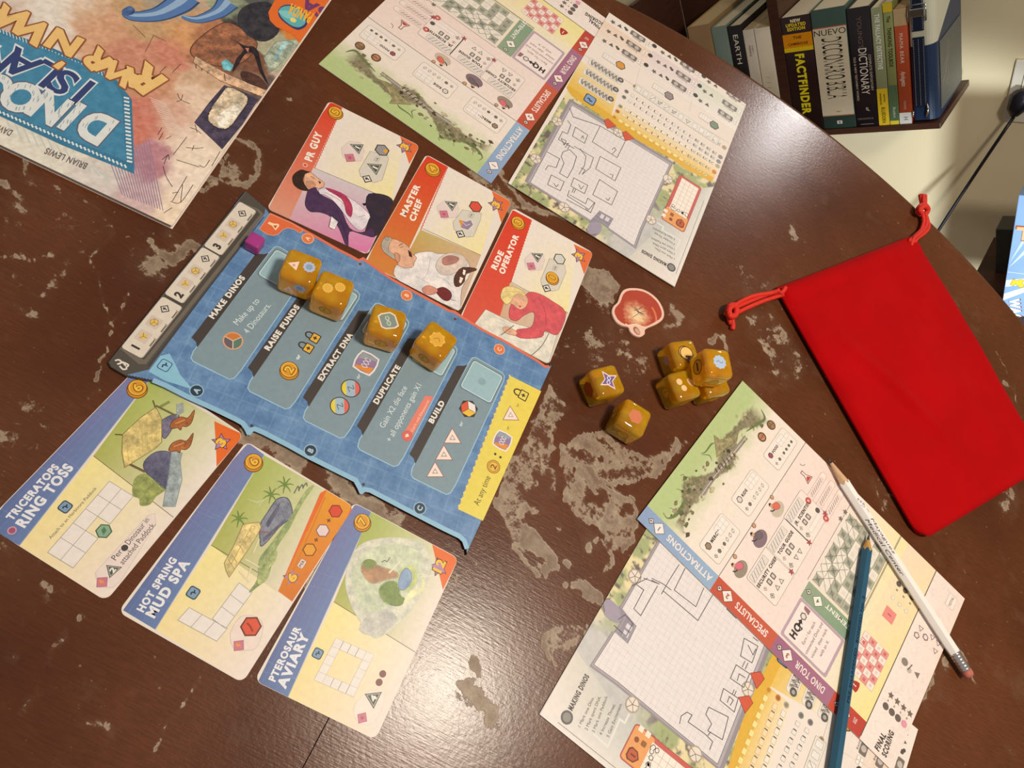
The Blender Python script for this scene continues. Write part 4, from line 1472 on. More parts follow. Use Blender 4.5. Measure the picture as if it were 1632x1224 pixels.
# ------------------------------------------------------------------ the three attraction cards
def attraction(label, corners, cr_, k):
    cd_ = Card('game_card', label, 'card', U(*corners[0]), U(*corners[1]), U(*corners[2]), 0.0004, 3.6, 0.0, 'attraction cards below the board')
    P, g = cd_.P, cd_.g(cr_)
    P.part('text_panel')
    a, b, c, d = k['low']
    P.quadf(G(g, (a, b, c, d)), ((238, 224, 150), (232, 219, 208), (234, 219, 212), (238, 218, 160)), 1)
    a, b, c, d = k['up']
    P.quadf(G(g, (a, b, c, d)), ((166, 180, 92), (232, 222, 212), (232, 220, 212), (172, 176, 92)), 1)
    P.line(G(g, k['divide']), (96, 80, 66), .25, 4)
    P.part('title_band')
    b0, b1, b2, b3 = k['band']
    P.quadf(G(g, (b0, b1, b2, b3)), ((126, 124, 170), (112, 130, 176), (104, 126, 174), (92, 110, 158)), 2)
    A = np.array(G(g, (b0, b1, b2, b3)))
    rs = np.random.RandomState(k['seed'])
    for i in range(9):
        t = rs.rand()
        p = A[0] * (1 - t) + A[3] * t
        q = A[1] * (1 - t) + A[2] * t + (rs.rand() - .5) * 8 * (A[3] - A[0]) / np.hypot(*(A[3] - A[0]))
        P.line([p, q], (126, 148, 194), .14, 2.5)
    for i in range(4):
        t = .15 + .22 * i
        P.line([A[0] * (1 - t) + A[1] * t, A[3] * (1 - t) + A[2] * t], (120, 142, 190), .12, 2.6)
    P.line([A[1], A[2]], (160, 168, 196), .35, 3)
    P.part('title')
    for s, p, q, h_ in k['title']:
        P.tfit(s, g(*p), g(*q), h_, (228, 228, 234), 'x', 4)
    P.part('cost_coin')
    coin(P, g, *k['coin'])
    P.part('corner_flash')
    P.poly(G(g, k['corner']), (226, 106, 40), 3)
    P.part('points_star')
    points(P, g, *k['star'])
    P.part('badge')
    q, R_ = np.array(g(*k['badge'][0])), rad(g, *k['badge'])
    P.rect(q[0] - R_, q[1] - R_, q[0] + R_, q[1] + R_, (60, 76, 100), 4, r=R_ * .45)
    P.rect(q[0] - R_ * .8, q[1] - R_ * .8, q[0] + R_ * .8, q[1] + R_ * .8, (126, 156, 184), 5, r=R_ * .35)
    P.line([q + R_ * np.array(p) for p in ((-.45, .1), (-.1, .25), (.2, -.1), (.5, .1))], (40, 52, 72), R_ * .22, 6, 3)
    P.line([q + R_ * np.array(p) for p in ((.05, .05), (.1, -.45))], (40, 52, 72), R_ * .18, 6)
    return cd_, P, g


def cells(P, pa, pb, pc, mask, lay=4, fill=(232, 224, 218), ln=(150, 148, 148), w=.22):
    """grid of squares: pa origin, pb far end of the columns, pc far end of the rows (local mm); mask rows of 0/1"""
    pa, pb, pc = map(lambda q: np.array(q, float), (pa, pb, pc))
    nr, nc = len(mask), len(mask[0])
    ex, ey = (pb - pa) / nc, (pc - pa) / nr
    for j in range(nr):
        for i in range(nc):
            if mask[j][i]:
                o = pa + ex * i + ey * j
                P.poly([o, o + ex, o + ex + ey, o + ey], fill, lay)
                P.line([o, o + ex, o + ex + ey, o + ey, o], ln, w, lay + 1)


toss = dict(seed=3, low=((480, 440), (890, 755), (543.9, 1185.7), (100, 900)), up=((770, 50), (1251.9, 331.9), (890, 755), (480, 440)), divide=[(480, 440), (890, 755)],
            band=((690.7, 3.7), (765, 52), (100, 900), (-92, 799)), title=[('TRICERATOPS', (62, 772), (305, 498), 3.1), ('RING TOSS', (122, 812), (378, 500), 4.2)],
            coin=((705, 90), 48, '6'), corner=((1100, 262), (1251.9, 331.9), (1112, 495), (1108, 380)), star=((1135, 370), 40, '3'), badge=((335, 702), 30))
cd_, P, g = attraction('attraction card reading TRICERATOPS RING TOSS, leftmost of the three along the board', ((214.5, 591), (388.8, 693), (168.9, 958.2)), D6, toss)
P.part('title'); q = np.array(g(62, 823)); P.disc(q, 1.9, (196, 150, 168), 4); P.disc(q, 1.3, (160, 84, 112), 5)
P.part('build_grid')
cells(P, g(245, 935), g(562, 570), g(375, 1015), [[1, 1, 1, 1, 1], [1, 1, 0, 1, 1]])
P.tfit('Attach to an Herbivore Paddock', g(262, 868), g(498, 608), 1.5, (120, 112, 96), 'r', 4)
q, R_ = hexa(P.part('reward_icons'), g, (533, 826), 42, (136, 170, 140), (70, 96, 80))
P.poly([q + R_ * np.array(p) for p in ((-.4, -.3), (-.1, .3), (.45, .35), (.25, -.2))], (84, 122, 92), 6)
P.poly(G(g, [(490, 1040), (510, 1015), (760, 745), (795, 735), (800, 790), (620, 1080), (580, 1115), (505, 1115)]), (230, 214, 208), 3, (206, 186, 182), .2)
tri_icon(P, g, (545, 1000), (628, 1010), (562, 1068), '2')
pink_dia(P, g, (524, 1088), 34, 4, True)
P.tfit('Per', g(592, 980), g(632, 930), 2.6, (90, 84, 80), 'r', 5)
P.disc(g(640, 912), 1.5, (70, 66, 64), 5)
P.tfit('Dinosaur in', g(662, 900), g(770, 768), 2.6, (90, 84, 80), 'r', 5)
P.tfit('attached Paddock.', g(632, 1000), g(802, 792), 2.6, (90, 84, 80), 'r', 5)
P.part('illustration'); P.painted = .5
P.poly(G(g, [(680, 640), (690, 560), (740, 530), (800, 560), (850, 600), (845, 620), (800, 650), (770, 690), (720, 695), (715, 660)]), (148, 156, 92), 4.6, None, 0, 3)
P.poly(G(g, [(740, 470), (800, 420), (870, 420), (900, 460), (880, 560), (850, 610), (790, 560), (745, 520)]), (98, 96, 122), 5, (74, 72, 92), .3, 3)
P.poly(G(g, [(820, 270), (880, 230), (920, 235), (890, 290), (850, 350), (830, 330)]), (110, 106, 128), 5, (80, 76, 96), .3, 3)
P.poly(G(g, [(905, 175), (940, 165), (945, 215), (905, 240)]), (156, 164, 160), 5.2)
P.poly(G(g, [(880, 415), (935, 425), (925, 470), (935, 560), (900, 700), (835, 700), (860, 560)]), (158, 170, 172), 5.6, (120, 132, 136), .2)
for k in range(7):
    P.line(G(g, [(872 - 4 * k, 450 + 36 * k), (928 - 4 * k, 440 + 36 * k)]), (132, 146, 150), .15, 6.2)
P.poly(G(g, [(630, 330), (720, 245), (800, 190), (830, 250), (830, 370), (800, 400), (640, 500), (626, 420)]), (206, 186, 122), 6, (128, 108, 66), .3)
for k in range(6):
    P.line(G(g, [(650 + 26 * k, 330 - 20 * k), (660 + 24 * k, 470 - 16 * k)]), (186, 164, 100), .2, 7, 0)
P.line(G(g, [(590, 330), (628, 332)]), (96, 82, 54), .6, 6); P.line(G(g, [(785, 155), (800, 200)]), (96, 82, 54), .6, 6)
P.line(G(g, [(800, 182), (900, 232)]), (110, 96, 60), .9, 6); P.line(G(g, [(660, 480), (745, 522)]), (110, 90, 60), 1.1, 6)
P.line(G(g, [(820, 190), (870, 162)]), (132, 140, 80), 1.4, 6)
for ox, oy in ((0, 0), (-6, 118)):
    P.poly(G(g, [(x + ox, y + oy) for x, y in [(872, 290), (890, 258), (930, 240), (965, 245), (998, 205), (985, 265), (960, 290), (935, 288), (928, 308), (912, 296), (888, 300)]]), (172, 102, 56), 7, (96, 56, 34), .3, 3)
    P.line(G(g, [(900 + ox, 275 + oy), (950 + ox, 255 + oy)]), (214, 150, 96), .5, 8)
cd_.done()

spa = dict(seed=5, low=((460, 530), (860, 815), (616.2, 1219.3), (180, 952)), up=((725, 80), (1174, 337.6), (860, 815), (460, 530)), divide=[(460, 530), (700, 670)],
           band=((635.3, 11.7), (725, 78), (180, 952), (19.2, 855.1)), title=[('HOT SPRING', (118, 868), (290, 602), 3.1), ('MUD SPA', (172, 898), (352, 622), 4.2)],
           coin=((672, 112), 44, '6'), corner=((1045, 245), (1174, 337.6), (865, 812), (795, 760), (1005, 270)), star=((865, 692), 38, '6'), badge=((370, 768), 30))
cd_, P, g = attraction('attraction card reading HOT SPRING MUD SPA with an orange strip, middle of the three', ((392.5, 703.7), (564.1, 807.6), (386.4, 1088.6)), crop(190, 700, 3.138), spa)
P.part('corner_flash')
P.quadf(G(g, ((1045, 245), (1174, 337.6), (865, 812), (795, 760))), ((224, 152, 40), (226, 148, 36), (208, 112, 34), (214, 122, 30)), 3.5)
P.line(G(g, [(1030, 290), (835, 740)]), (200, 118, 30), .5, 3.8)
P.part('build_grid')
cells(P, g(293, 905), g(350, 842), g(487, 1010), [[1], [1], [1]])
cells(P, g(420, 960), g(600, 718), g(487, 1010), [[0, 1, 1, 1]])
P.part('reward_icons')
P.poly(G(g, [(555, 970), (610, 885), (690, 890), (720, 940), (690, 1040), (640, 1055), (575, 1050)]), (232, 214, 206), 3, (200, 184, 178), .2, 2)
q, R_ = hexa(P, g, (659, 937), 55, (214, 84, 56), (110, 50, 36))
P.line([q + R_ * np.array(p) for p in ((-.3, -.4), (0, .1), (.1, .5))], (150, 50, 36), .8, 6)
pink_dia(P, g, (598, 1032), 33, 4, True)
P.part('scoring_icons')
hexa(P, g, (1082, 360), 36, (214, 74, 48), (130, 44, 30)); hexa(P, g, (1018, 457), 36, (226, 206, 206), (140, 96, 90)); hexa(P, g, (952, 553), 36, (228, 158, 50), (112, 66, 24))
for c in ((1050, 408), (987, 505)):
    P.text('+', np.array(g(*c)) - (0, 1), 2.4, (120, 70, 26), 'x', lay=6)
or_box(P, g, (913, 623), 22, 5, (232, 208, 200), 'PER')
P.part('illustration'); P.painted = .5
P.poly(G(g, [(650, 760), (690, 700), (700, 600), (760, 520), (860, 380), (905, 300), (950, 240), (975, 235), (930, 300), (890, 370), (850, 450), (790, 540), (760, 640), (740, 700), (690, 740), (660, 765)]), (150, 164, 110), 4.6, None, 0, 3)
P.poly(G(g, [(745, 580), (790, 560), (780, 610), (750, 650), (740, 700), (690, 730), (700, 660)]), (168, 178, 120), 4.8, None, 0, 3)
P.poly(G(g, [(705, 430), (740, 370), (790, 300), (840, 295), (862, 340), (860, 390), (800, 440), (750, 500), (712, 535), (705, 510)]), (126, 130, 146), 5, (86, 88, 104), .5, 3)
P.poly(G(g, [(735, 420), (765, 370), (800, 320), (800, 345), (770, 400), (745, 440)]), (96, 98, 118), 6, None, 0, 3)
P.poly(G(g, [(725, 490), (770, 450), (830, 400), (820, 420), (760, 480), (722, 515)]), (98, 100, 120), 6, None, 0, 3)
P.line(G(g, [(690, 460), (780, 470)]), (150, 96, 92), .6, 7)
P.poly(G(g, [(525, 620), (570, 540), (620, 425), (700, 415), (710, 440), (690, 480), (640, 560), (550, 690), (535, 660)]), (216, 196, 134), 6, (150, 126, 78), .3)
for k in range(8):
    P.line(G(g, [(545 + 18 * k, 600 - 24 * k), (575 + 15 * k, 650 - 30 * k)]), (176, 152, 94), .35, 7)
P.line(G(g, [(560, 625), (665, 430)]), (188, 164, 104), .4, 7)
for a, b in (((600, 660), (650, 715)), ((630, 600), (700, 640)), ((670, 570), (700, 500)), ((640, 700), (660, 640))):
    P.line(G(g, [a, b]), (224, 212, 176), .7, 7)
for x, y in ((600, 400), (760, 280), (830, 230)):
    for k in range(7):
        t = k * .9
        P.line(G(g, [(x, y), (x + 26 * math.cos(t), y + 26 * math.sin(t) - 6), (x + 44 * math.cos(t), y + 44 * math.sin(t))]), (112, 138, 66), [.9, .6, .2], 7.5, 3)
for k in range(3):
    P.line(G(g, [(875 + 22 * k, 270 - 14 * k), (895 + 20 * k, 235 - 8 * k), (900 + 20 * k, 258 - 12 * k)]), (100, 104, 96), .5, 7, 3)
for k in range(5):
    P.line(G(g, [(640 + 14 * k, 300 + 8 * k), (700 + 8 * k, 320 - 6 * k)]), (196, 206, 150), .4, 4.8)
cd_.done()

avi = dict(seed=9, low=((415, 500), (820, 750), (620.8, 1190.3), (185, 975)), up=((600, 45), (1037.7, 281.4), (820, 750), (415, 500)), divide=[(415, 500), (820, 750)],
           band=((513.3, -1.8), (603, 46), (185, 975), (29.4, 898.1)), title=[('PTEROSAUR', (118, 902), (248, 635), 3.1), ('AVIARY', (172, 932), (290, 672), 4.2)],
           coin=((556, 98), 42, '7'), corner=((905, 208), (1037.7, 281.4), (960, 440)), star=((940, 325), 40, '12'), badge=((334, 758), 26))
cd_, P, g = attraction('attraction card reading PTEROSAUR AVIARY with a glass dome, rightmost of the three along the board', ((563.6, 799.4), (730.7, 889.7), (597.8, 1179.3)), crop(400, 800, 3.138), avi)
P.part('build_grid')
cells(P, g(315, 890), g(425, 680), g(512, 975), [[1, 1, 1, 1, 1], [1, 0, 0, 0, 1], [1, 0, 0, 0, 1], [1, 0, 0, 0, 1], [1, 1, 1, 1, 1]], w=.15, ln=(196, 184, 172))
P.part('reward_icons')
P.disc(g(659, 860), 1.7, (126, 80, 76), 5); P.disc(g(641, 902), 1.7, (126, 80, 76), 5)
P.poly(G(g, [(525, 1005), (590, 945), (655, 950), (665, 1000), (620, 1100), (550, 1110), (515, 1060)]), (238, 222, 212), 3, (222, 206, 198), .2, 2)
tri_icon(P, g, (568, 960), (655, 950), (613, 1035), '4')
pink_dia(P, g, (556, 1080), 30, 4)
P.part('illustration'); P.painted = .28
P.poly(G(g, [(470, 400), (500, 280), (560, 205), (680, 178), (800, 185), (870, 215), (905, 330), (860, 450), (760, 590), (640, 680), (590, 655), (510, 540)]), (206, 206, 190), 4.6, None, 0, 4)
P.poly(G(g, [(500, 400), (530, 290), (640, 215), (780, 215), (850, 270), (830, 420), (700, 520), (600, 560), (530, 500)]), (196, 204, 178), 5, None, 0, 4)
rs = np.random.RandomState(4)
for k in range(16):
    a, b = (480 + 420 * rs.rand(), 200 + 400 * rs.rand()), (60 * rs.rand(), 50 * rs.rand() - 25)
    P.line(G(g, [(a[0] - b[0], a[1] - b[1]), (a[0] + b[0], a[1] + b[1])]), (226, 222, 210), .5, 5.4)
P.poly(G(g, [(540, 640), (600, 540), (660, 520), (720, 560), (730, 600), (640, 670)]), (194, 192, 184), 5, None, 0, 3)
P.poly(G(g, [(560, 300), (610, 290), (640, 320), (720, 345), (735, 375), (680, 390), (610, 410), (570, 380), (550, 340)]), (178, 138, 106), 6, (150, 108, 82), .2, 3)
P.poly(G(g, [(560, 300), (590, 285), (625, 300), (610, 330), (570, 330)]), (130, 146, 84), 7, None, 0, 3)
P.poly(G(g, [(640, 430), (690, 395), (740, 410), (745, 460), (770, 490), (740, 520), (680, 510), (650, 480)]), (122, 142, 80), 6, (96, 112, 60), .2, 3)
P.poly(G(g, [(740, 360), (770, 320), (820, 330), (830, 400), (790, 440), (745, 445), (730, 410)]), (196, 204, 140), 6, None, 0, 3)
P.poly(G(g, [(745, 370), (775, 330), (802, 360), (795, 410), (765, 440), (738, 430)]), (140, 164, 196), 7, (106, 130, 160), .3, 4)
P.poly(G(g, [(760, 510), (800, 440), (850, 430), (855, 340), (870, 430), (820, 470)]), (226, 224, 178), 6.5, None, 0, 3)
P.line(G(g, [(690, 355), (720, 325), (745, 295)]), (228, 222, 204), .9, 8)
P.line(G(g, [(655, 300), (670, 292), (680, 300), (695, 278)]), (110, 100, 84), .4, 8)
cd_.done()


# ------------------------------------------------------------------ the dice board
BT = 0.0022
OUTL = [(391, 304), (424, 331), (431, 340), (463, 354), (500, 374), (540, 397), (560, 407), (572, 414), (579, 411), (590, 419), (625, 444), (663, 465), (700, 485), (716, 494), (725, 496),
        (738, 505), (770, 525), (805, 543), (840, 564), (857, 574), (869, 583), (875, 583), (881, 580),
        (744, 884), (742.5, 872), (739, 862), (732, 855.5), (708, 844), (685.5, 832.5), (636.5, 807), (590, 782.5), (581, 781), (575.7, 784.5), (572, 777), (566, 766), (553, 759.5), (493, 729.5), (460, 711), (420, 690.5), (406, 684.5), (400, 686),
        (396.5, 691), (392, 683), (386, 675), (375, 669), (344, 654), (298, 633), (263, 615), (246, 608), (200, 599), (176, 585), (172, 577)]


def board():
    z = 0.0004
    o = U(744, 884, z + BT)
    xe, ye = U(881, 580, z + BT), U(172, 577, z + BT)
    x = (xe - o) / np.hypot(*(xe - o))
    y = np.array([-x[1], x[0]])
    fr = Frame(o, x, y, z)
    root = empty('game_board', 'blue board with five action columns and a dark grey round track, between the cards', 'board', fr.mw())
    fr.z = z + BT
    pts = [fr.px(*p) for p in OUTL]
    pts = pts[::-1]
    prism('panel', [(a * 1e-3, b * 1e-3) for a, b in pts], 0.0, BT, root, mat('dark_board_core', (62, 56, 54), 0.35), 0.0002)
    P = Print(BT)
    g1, g2, g3, g4, g5, g6, g7, g8 = [(lambda c: (lambda x_, y_: fr.px(*c(x_, y_))))(c) for c in (D3, D4, D5, Z1, Z2, Z3, Z4, lambda x_, y_: (x_, y_))]
    P.part('blue_field')
    A = np.array(pts)
    # main field, a hair inside the edge
    n = len(A)
    inn = []
    ar = 0.5 * np.sum(A[:, 0] * np.roll(A[:, 1], -1) - np.roll(A[:, 0], -1) * A[:, 1])
    for i in range(n):
        d = A[(i + 1) % n] - A[i - 1]
        nn = np.array([-d[1], d[0]]) / (np.hypot(*d) + 1e-9) * (1 if ar > 0 else -1)
        inn.append(A[i] + nn * .35)
    inn = np.array(inn)
    bx0, by0, bx1, by1 = *A.min(0), *A.max(0)

    def field(X_, Y_):
        n1 = fbm(X_ * .16, Y_ * .16, 3)
        n2 = fbm(X_ * .9 + 30, Y_ * .9, 3)
        c = mix((98, 134, 178), (124, 156, 196), 0)[None, None] + (n1[..., None] - .5) * np.array([44, 40, 34]) + (n2[..., None] - .5) * np.array([18, 18, 16])
        gl = np.minimum(np.abs((X_ * .8 + Y_ * .12) % 7.5 - .2), np.abs((Y_ * .8 - X_ * .12) % 7.5 - .2))
        c = c + (np.clip(1 - gl / .45, 0, 1) * .5)[..., None] * np.array([34, 32, 22])
        return c, inpoly(X_, Y_, inn)

    P.paint(bx0, by0, bx1, by1, .45, field, 1)
    # light rim below, orange rim above
    iz = {tuple(p): q for p, q in zip(OUTL[::-1], inn)}
    P.part('light_rim')
    lowr = [iz[p] for p in OUTL[OUTL.index((744, 884)) + 1:OUTL.index((200, 599))]]
    P.line(lowr, (142, 186, 214), 2.6, 2)
    P.poly([g5(520, 40), g5(600, 20), g5(650, 110), g5(690, 200), g5(800, 330), g5(560, 255), g5(418, 175)], (138, 190, 216), 2.2)
    P.part('orange_rim')
    up = [iz[p] for p in OUTL[OUTL.index((431, 340)):OUTL.index((881, 580))]]
    P.line([np.array(q) + (-.2, 0) for q in up], (220, 112, 86), 1.7, 2)
    P.poly([g4(*q) for q in [(330, 88), (600, 205), (760, 300), (720, 340), (640, 290), (560, 272), (500, 292), (440, 350), (375, 372), (290, 355), (190, 285)]], (222, 108, 66), 2.6, (226, 168, 150), .3)
    P.poly([g4(*q) for q in [(318, 192), (375, 215), (440, 220), (450, 245), (400, 305), (355, 245), (298, 215)]], (246, 214, 170), 4)
    P.poly([g4(*q) for q in [(372, 240), (425, 240), (398, 282)]], (190, 84, 52), 5)
    for gg, c, s in ((g4, (820, 410), 'A'), (g7, (472, 485), 'B'), (g7, (1118, 860), 'C')):
        P.part('letter_disc', True); q = np.array(gg(*c)); P.disc(q, 3.6, (232, 176, 146), 3.2, n=24); P.disc(q, 3.1, (222, 122, 74), 3.7, n=24)
        P.text(s, q - (0, 1.2), 2.4, (248, 220, 190), 'b', lay=5)
    for gg, c, s in ((g5, (834, 342), 'A'), (g6, (178, 195), 'B'), (g6, (1066, 664), 'C')):
        P.part('letter_disc', True); q = np.array(gg(*c)); P.disc(q, 3.5, (150, 190, 214), 3.2, n=24); P.disc(q, 3.0, (46, 60, 76), 3.7, n=24)
        P.text(s, q - (0, 1.3), 2.6, (168, 196, 214), 'x', lay=5)
    for gg, c, cc in ((g5, (1312, 645), (60, 66, 84)), (g6, (608, 470), (60, 66, 84)), (g7, (148, 266), (120, 50, 50)), (g7, (810, 650), (120, 50, 50))):
        P.part('dot', True); P.disc(gg(*c), .85, cc, 4)
    q = np.array(g5(558, 122))
    P.part('badge'); P.rect(q[0] - 3, q[1] - 3, q[0] + 3, q[1] + 3, (44, 84, 120), 3, r=1.2); P.rect(q[0] - 2.6, q[1] - 2.6, q[0] + 2.6, q[1] + 2.6, (140, 190, 216), 4, r=1)
    P.line([q + np.array(p) for p in ((-1.5, .4), (-.3, .8), (.6, -.3), (1.6, .3))], (36, 66, 98), .7, 5, 3); P.line([q + np.array(p) for p in ((.2, .2), (.3, -1.5))], (36, 66, 98), .5, 5)

    # grey round track along the left
    P.part('round_track')
    P.poly([g8(392, 305.5), g8(423, 332), g1(905, 148), g1(242, 1040), g8(200, 598), g8(177, 584.5), g8(173.5, 577)], (82, 76, 70), 2)
    P.poly([g1(760, 75), g1(870, 120), g1(905, 150), g1(225, 1010), g1(185, 1010), g1(75, 918)], (110, 102, 92), 2.6)
    P.poly([g1(765, 80), g1(862, 128), g1(880, 150), g1(215, 985), g1(80, 915)], (78, 71, 64), 3)
    P.line([g1(902, 165), g1(240, 1020)], (52, 60, 76), .5, 3.5)
    segs = [([(322, 617), (430, 682), (212, 972), (80, 915)], '1', (166, 912), [(210, 850), (273, 770)], (334, 693)),
            ([(548, 337), (655, 393), (442, 663), (328, 606)], '2', (414, 612), [(450, 548), (510, 475)], (566, 405)),
            ([(765, 80), (862, 130), (666, 383), (554, 331)], '3', (634, 333), [(670, 272), (725, 207)], (778, 146))]
    for sg, num, dg, cubes, dia in segs:
        P.part('track_segment', True)
        q = np.array([g1(*p) for p in sg])
        x0_, y0_ = q.min(0); x1_, y1_ = q.max(0)
        P.rect(x0_ + .2, y0_, x1_ - .2, y1_, (150, 142, 132), 3.5, r=1.4)
        P.rect(x0_ + .2, y0_ + .5, x1_ - .4, y1_ - .2, (218, 207, 194), 4, r=1.3)
        P.text(num, np.array(g1(*dg)) - (0, 2), 4.0, (62, 56, 52), 'x', lay=5)
        for c in cubes:
            c = np.array(g1(*c))
            P.rect(c[0] - 3.3, c[1] - 3.2, c[0] + 3.3, c[1] + 3.2, (206, 190, 180), 4.6, r=.8)
            P.ngon(c, 2.3, 6, (146, 116, 60), math.pi / 6, 5); P.ngon(c, 2.0, 6, (222, 190, 104), math.pi / 6, 5.5)
            for k in range(3):
                a = math.pi / 2 + k * 2 * math.pi / 3 + math.pi
                P.line([c, c + 2.0 * np.array((math.cos(a), math.sin(a)))], (150, 118, 56), .3, 6)
        c = np.array(g1(*dia)); dia_icon(P, c, 2.7, 5, (66, 60, 56), (222, 212, 200))
        for k in range(3):
            xa = x0_ + (x1_ - x0_) * (.22 + .27 * k)
            P.line([(xa, y0_ + 1.1), (xa + 4.5, y0_ + 1.1)], (110, 96, 84), .7, 5)
            P.line([(xa + 4.9, y0_ + .6), (xa + 4.9, y0_ + 1.9)], (110, 96, 84), .35, 5)
    P.part('dice_symbol')
    for a in ([(48, 990), (70, 985), (85, 1000), (60, 1010)], [(70, 1010), (95, 1000), (125, 1015), (110, 1030)], [(75, 1020), (95, 1040), (118, 1035)], [(90, 995), (110, 1020)]):
        P.line([g1(*p) for p in a], (224, 216, 206), .8, 5, 3)
    # five action columns: the same panel stepped down the board
    tip = [g1(515, 910), g1(845, 1085), g2(380, 1095), g3(65, 495), g3(375, 663)]
    tip = np.array(tip)
    cols = []
    barT = [(622, 85), (662, 86), (686, 78), (378, 665), (368, 632), (343, 608)]
    panT = [(686, 80), (715, 38), (735, 36), (890, 125), (905, 145), (900, 175), (615, 790), (585, 838), (560, 846), (365, 750), (352, 730), (360, 690)]
    slT = [(718, 57), (888, 143), (824, 306), (648, 213)]
    steps = np.polyfit(np.arange(5), tip, 1)
    for k in range(5):
        off = (k - 4) * steps[0]
        P.part('action_panel', True)
        Q = np.array([g3(*p) for p in panT]) + off
        P.poly(Q, (128, 149, 160), 2.6, (158, 196, 220), .5)
        S_ = np.array([g3(*p) for p in slT]) + off
        x0_, y0_ = S_.min(0) + .3; x1_, y1_ = S_.max(0) - .3
        P.part('die_slot', True)
        P.rect(x0_ - .8, y0_ - .8, x1_ + .8, y1_ + .8, (104, 128, 140), 3.4, r=2.2)
        P.rect(x0_, y0_, x1_, y1_, (206, 224, 228), 3.8, r=1.8)
        P.rect(x0_ + .45, y0_ + .45, x1_ - .45, y1_ - .45, (152, 184, 194), 4.2, r=1.5)
        P.disc(((x0_ + x1_) / 2, (y0_ + y1_) / 2), 2.4, (138, 168, 178), 4.7, n=20)
        P.part('heading_bar', True)
        P.poly(np.array([g3(*p) for p in barT]) + off, (70, 63, 60), 4)
    for s, a, b in (('MAKE DINOS', g1(612, 752), g1(795, 515)), ('RAISE FUNDS', g1(930, 935), g1(1108, 682)), ('EXTRACT DNA', g2(462, 930), g2(662, 630)), ('DUPLICATE', g2(822, 1082), g2(972, 838)), ('BUILD', g3(480, 430), g3(552, 303))):
        P.part('heading', True); P.tfit(s, a, b, 2.9, (232, 228, 222), 'x', 5)
    TXC = (214, 226, 230)
    P.part('action_text', True)
    P.tfit('Make up to', g1(752, 790), g1(880, 648), 3.4, TXC, 'r', 4)
    P.tfit('4 Dinosaurs.', g1(812, 838), g1(945, 672), 3.4, TXC, 'r', 4)
    P.part('action_text', True)
    P.tfit('Gain X2 die face', g3(192, 458), g3(332, 215), 3.2, TXC, 'r', 4)
    P.tfit('+ all opponents gain X1', g3(232, 540), g3(418, 195), 3.2, TXC, 'r', 4)
    for gg, c in ((g1, (1098, 968)), (g2, (303, 772)), (g2, (697, 897)), (g3, (647, 428))):
        P.part('word_or', True); P.text('or', np.array(gg(*c)) - (0, 1), 2.0, TXC, 'b', lay=4)
    P.part('action_icons')
    c = np.array(g1(725, 876))
    P.disc(c, 5.2, (224, 160, 120), 4, n=28)
    for k, cc in enumerate(((104, 96, 104), (92, 124, 110), (206, 124, 60))):
        a0 = math.radians(90 + 120 * k - 60 + 60)
        P.poly([c] + [c + 4.5 * np.array((math.cos(a0 + math.radians(t)), math.sin(a0 + math.radians(t)))) for t in range(0, 121, 12)], cc, 4.6)
        P.line([c, c + 4.6 * np.array((math.cos(a0), math.sin(a0)))], (214, 196, 176), .5, 5.2)
    P.part('coin_icon', True); coin(P, g2, (248, 853), 58, '2')

    def lock(gg, c, r, lay=4, fill=(226, 176, 66)):
        P.part('lock_icon', True); q = np.array(gg(*c)); R = rad(gg, c, r)
        P.rect(q[0] - R * .85, q[1] - R * .9, q[0] + R * .85, q[1] + R * .6, (60, 44, 36), lay, r=R * .12)
        P.rect(q[0] - R * .68, q[1] - R * .74, q[0] + R * .68, q[1] + R * .44, fill, lay + 1)
        P.line([q + R * np.array(k_) for k_ in ((-.5, .5), (-.5, 1.1), (-.2, 1.5), (.2, 1.5), (.5, 1.1), (.5, .5))], (60, 44, 36), R * .22, lay, 3)
        P.text('+', q - (0, R * .55), R * .8, (60, 44, 36), 'x', lay=lay + 2)
    lock(g2, (368, 712), 38); lock(g2, (412, 646), 38)

    def tricolor(gg, c, r):
        P.part('round_icon', True); q = np.array(gg(*c)); R = rad(gg, c, r)
        P.disc(q, R, (76, 60, 60), 4, n=28)
        for (t0, t1), cc in (((60, 180), (226, 206, 70)), ((-120, 0), (222, 104, 90))):
            P.poly([q + .9 * R * np.array((math.cos(math.radians(t)), math.sin(math.radians(t)))) for t in range(t0, t1 + 1, 12)], cc, 4.6)
        P.poly([q + .9 * R * np.array((math.cos(math.radians(t)), math.sin(math.radians(t)))) for t in (0, 15, 30, 45, 60, 180, 195, 210, 225, 240)], (160, 184, 200), 5)
        P.line([q + R * np.array(k_) for k_ in ((-.4, -.1), (0, .3), (.1, -.3), (.4, 0))], (60, 76, 96), .35, 6, 3)
    tricolor(g2, (577, 1090), 62); tricolor(g2, (648, 975), 62)

    def dna(gg, c, r, lay=4, c1_=(222, 140, 60), c2_=(146, 122, 160), c3_=(150, 160, 166)):
        P.part('card_icon', True); q = np.array(gg(*c)); R = rad(gg, c, r)
        F_ = [(-.9, -.8), (-.3, -.95), (.3, -.95), (.9, -.8), (1.0, 0), (.9, .8), (.3, .95), (-.3, .95), (-.9, .8), (-1.0, 0)]
        P.poly([q + R * 1.1 * np.array(k_) for k_ in F_], (232, 226, 226), lay)
        P.poly([q + R * .95 * np.array(k_) for k_ in F_], c2_, lay + .5)
        P.poly([q + R * .92 * np.array(k_) for k_ in ((-.9, -.8), (-.1, -.9), (-.7, .8), (-.95, .7))], c1_, lay + 1)
        P.poly([q + R * .92 * np.array(k_) for k_ in ((.9, .8), (.1, .9), (.7, -.8), (.95, -.7))], c3_, lay + 1)
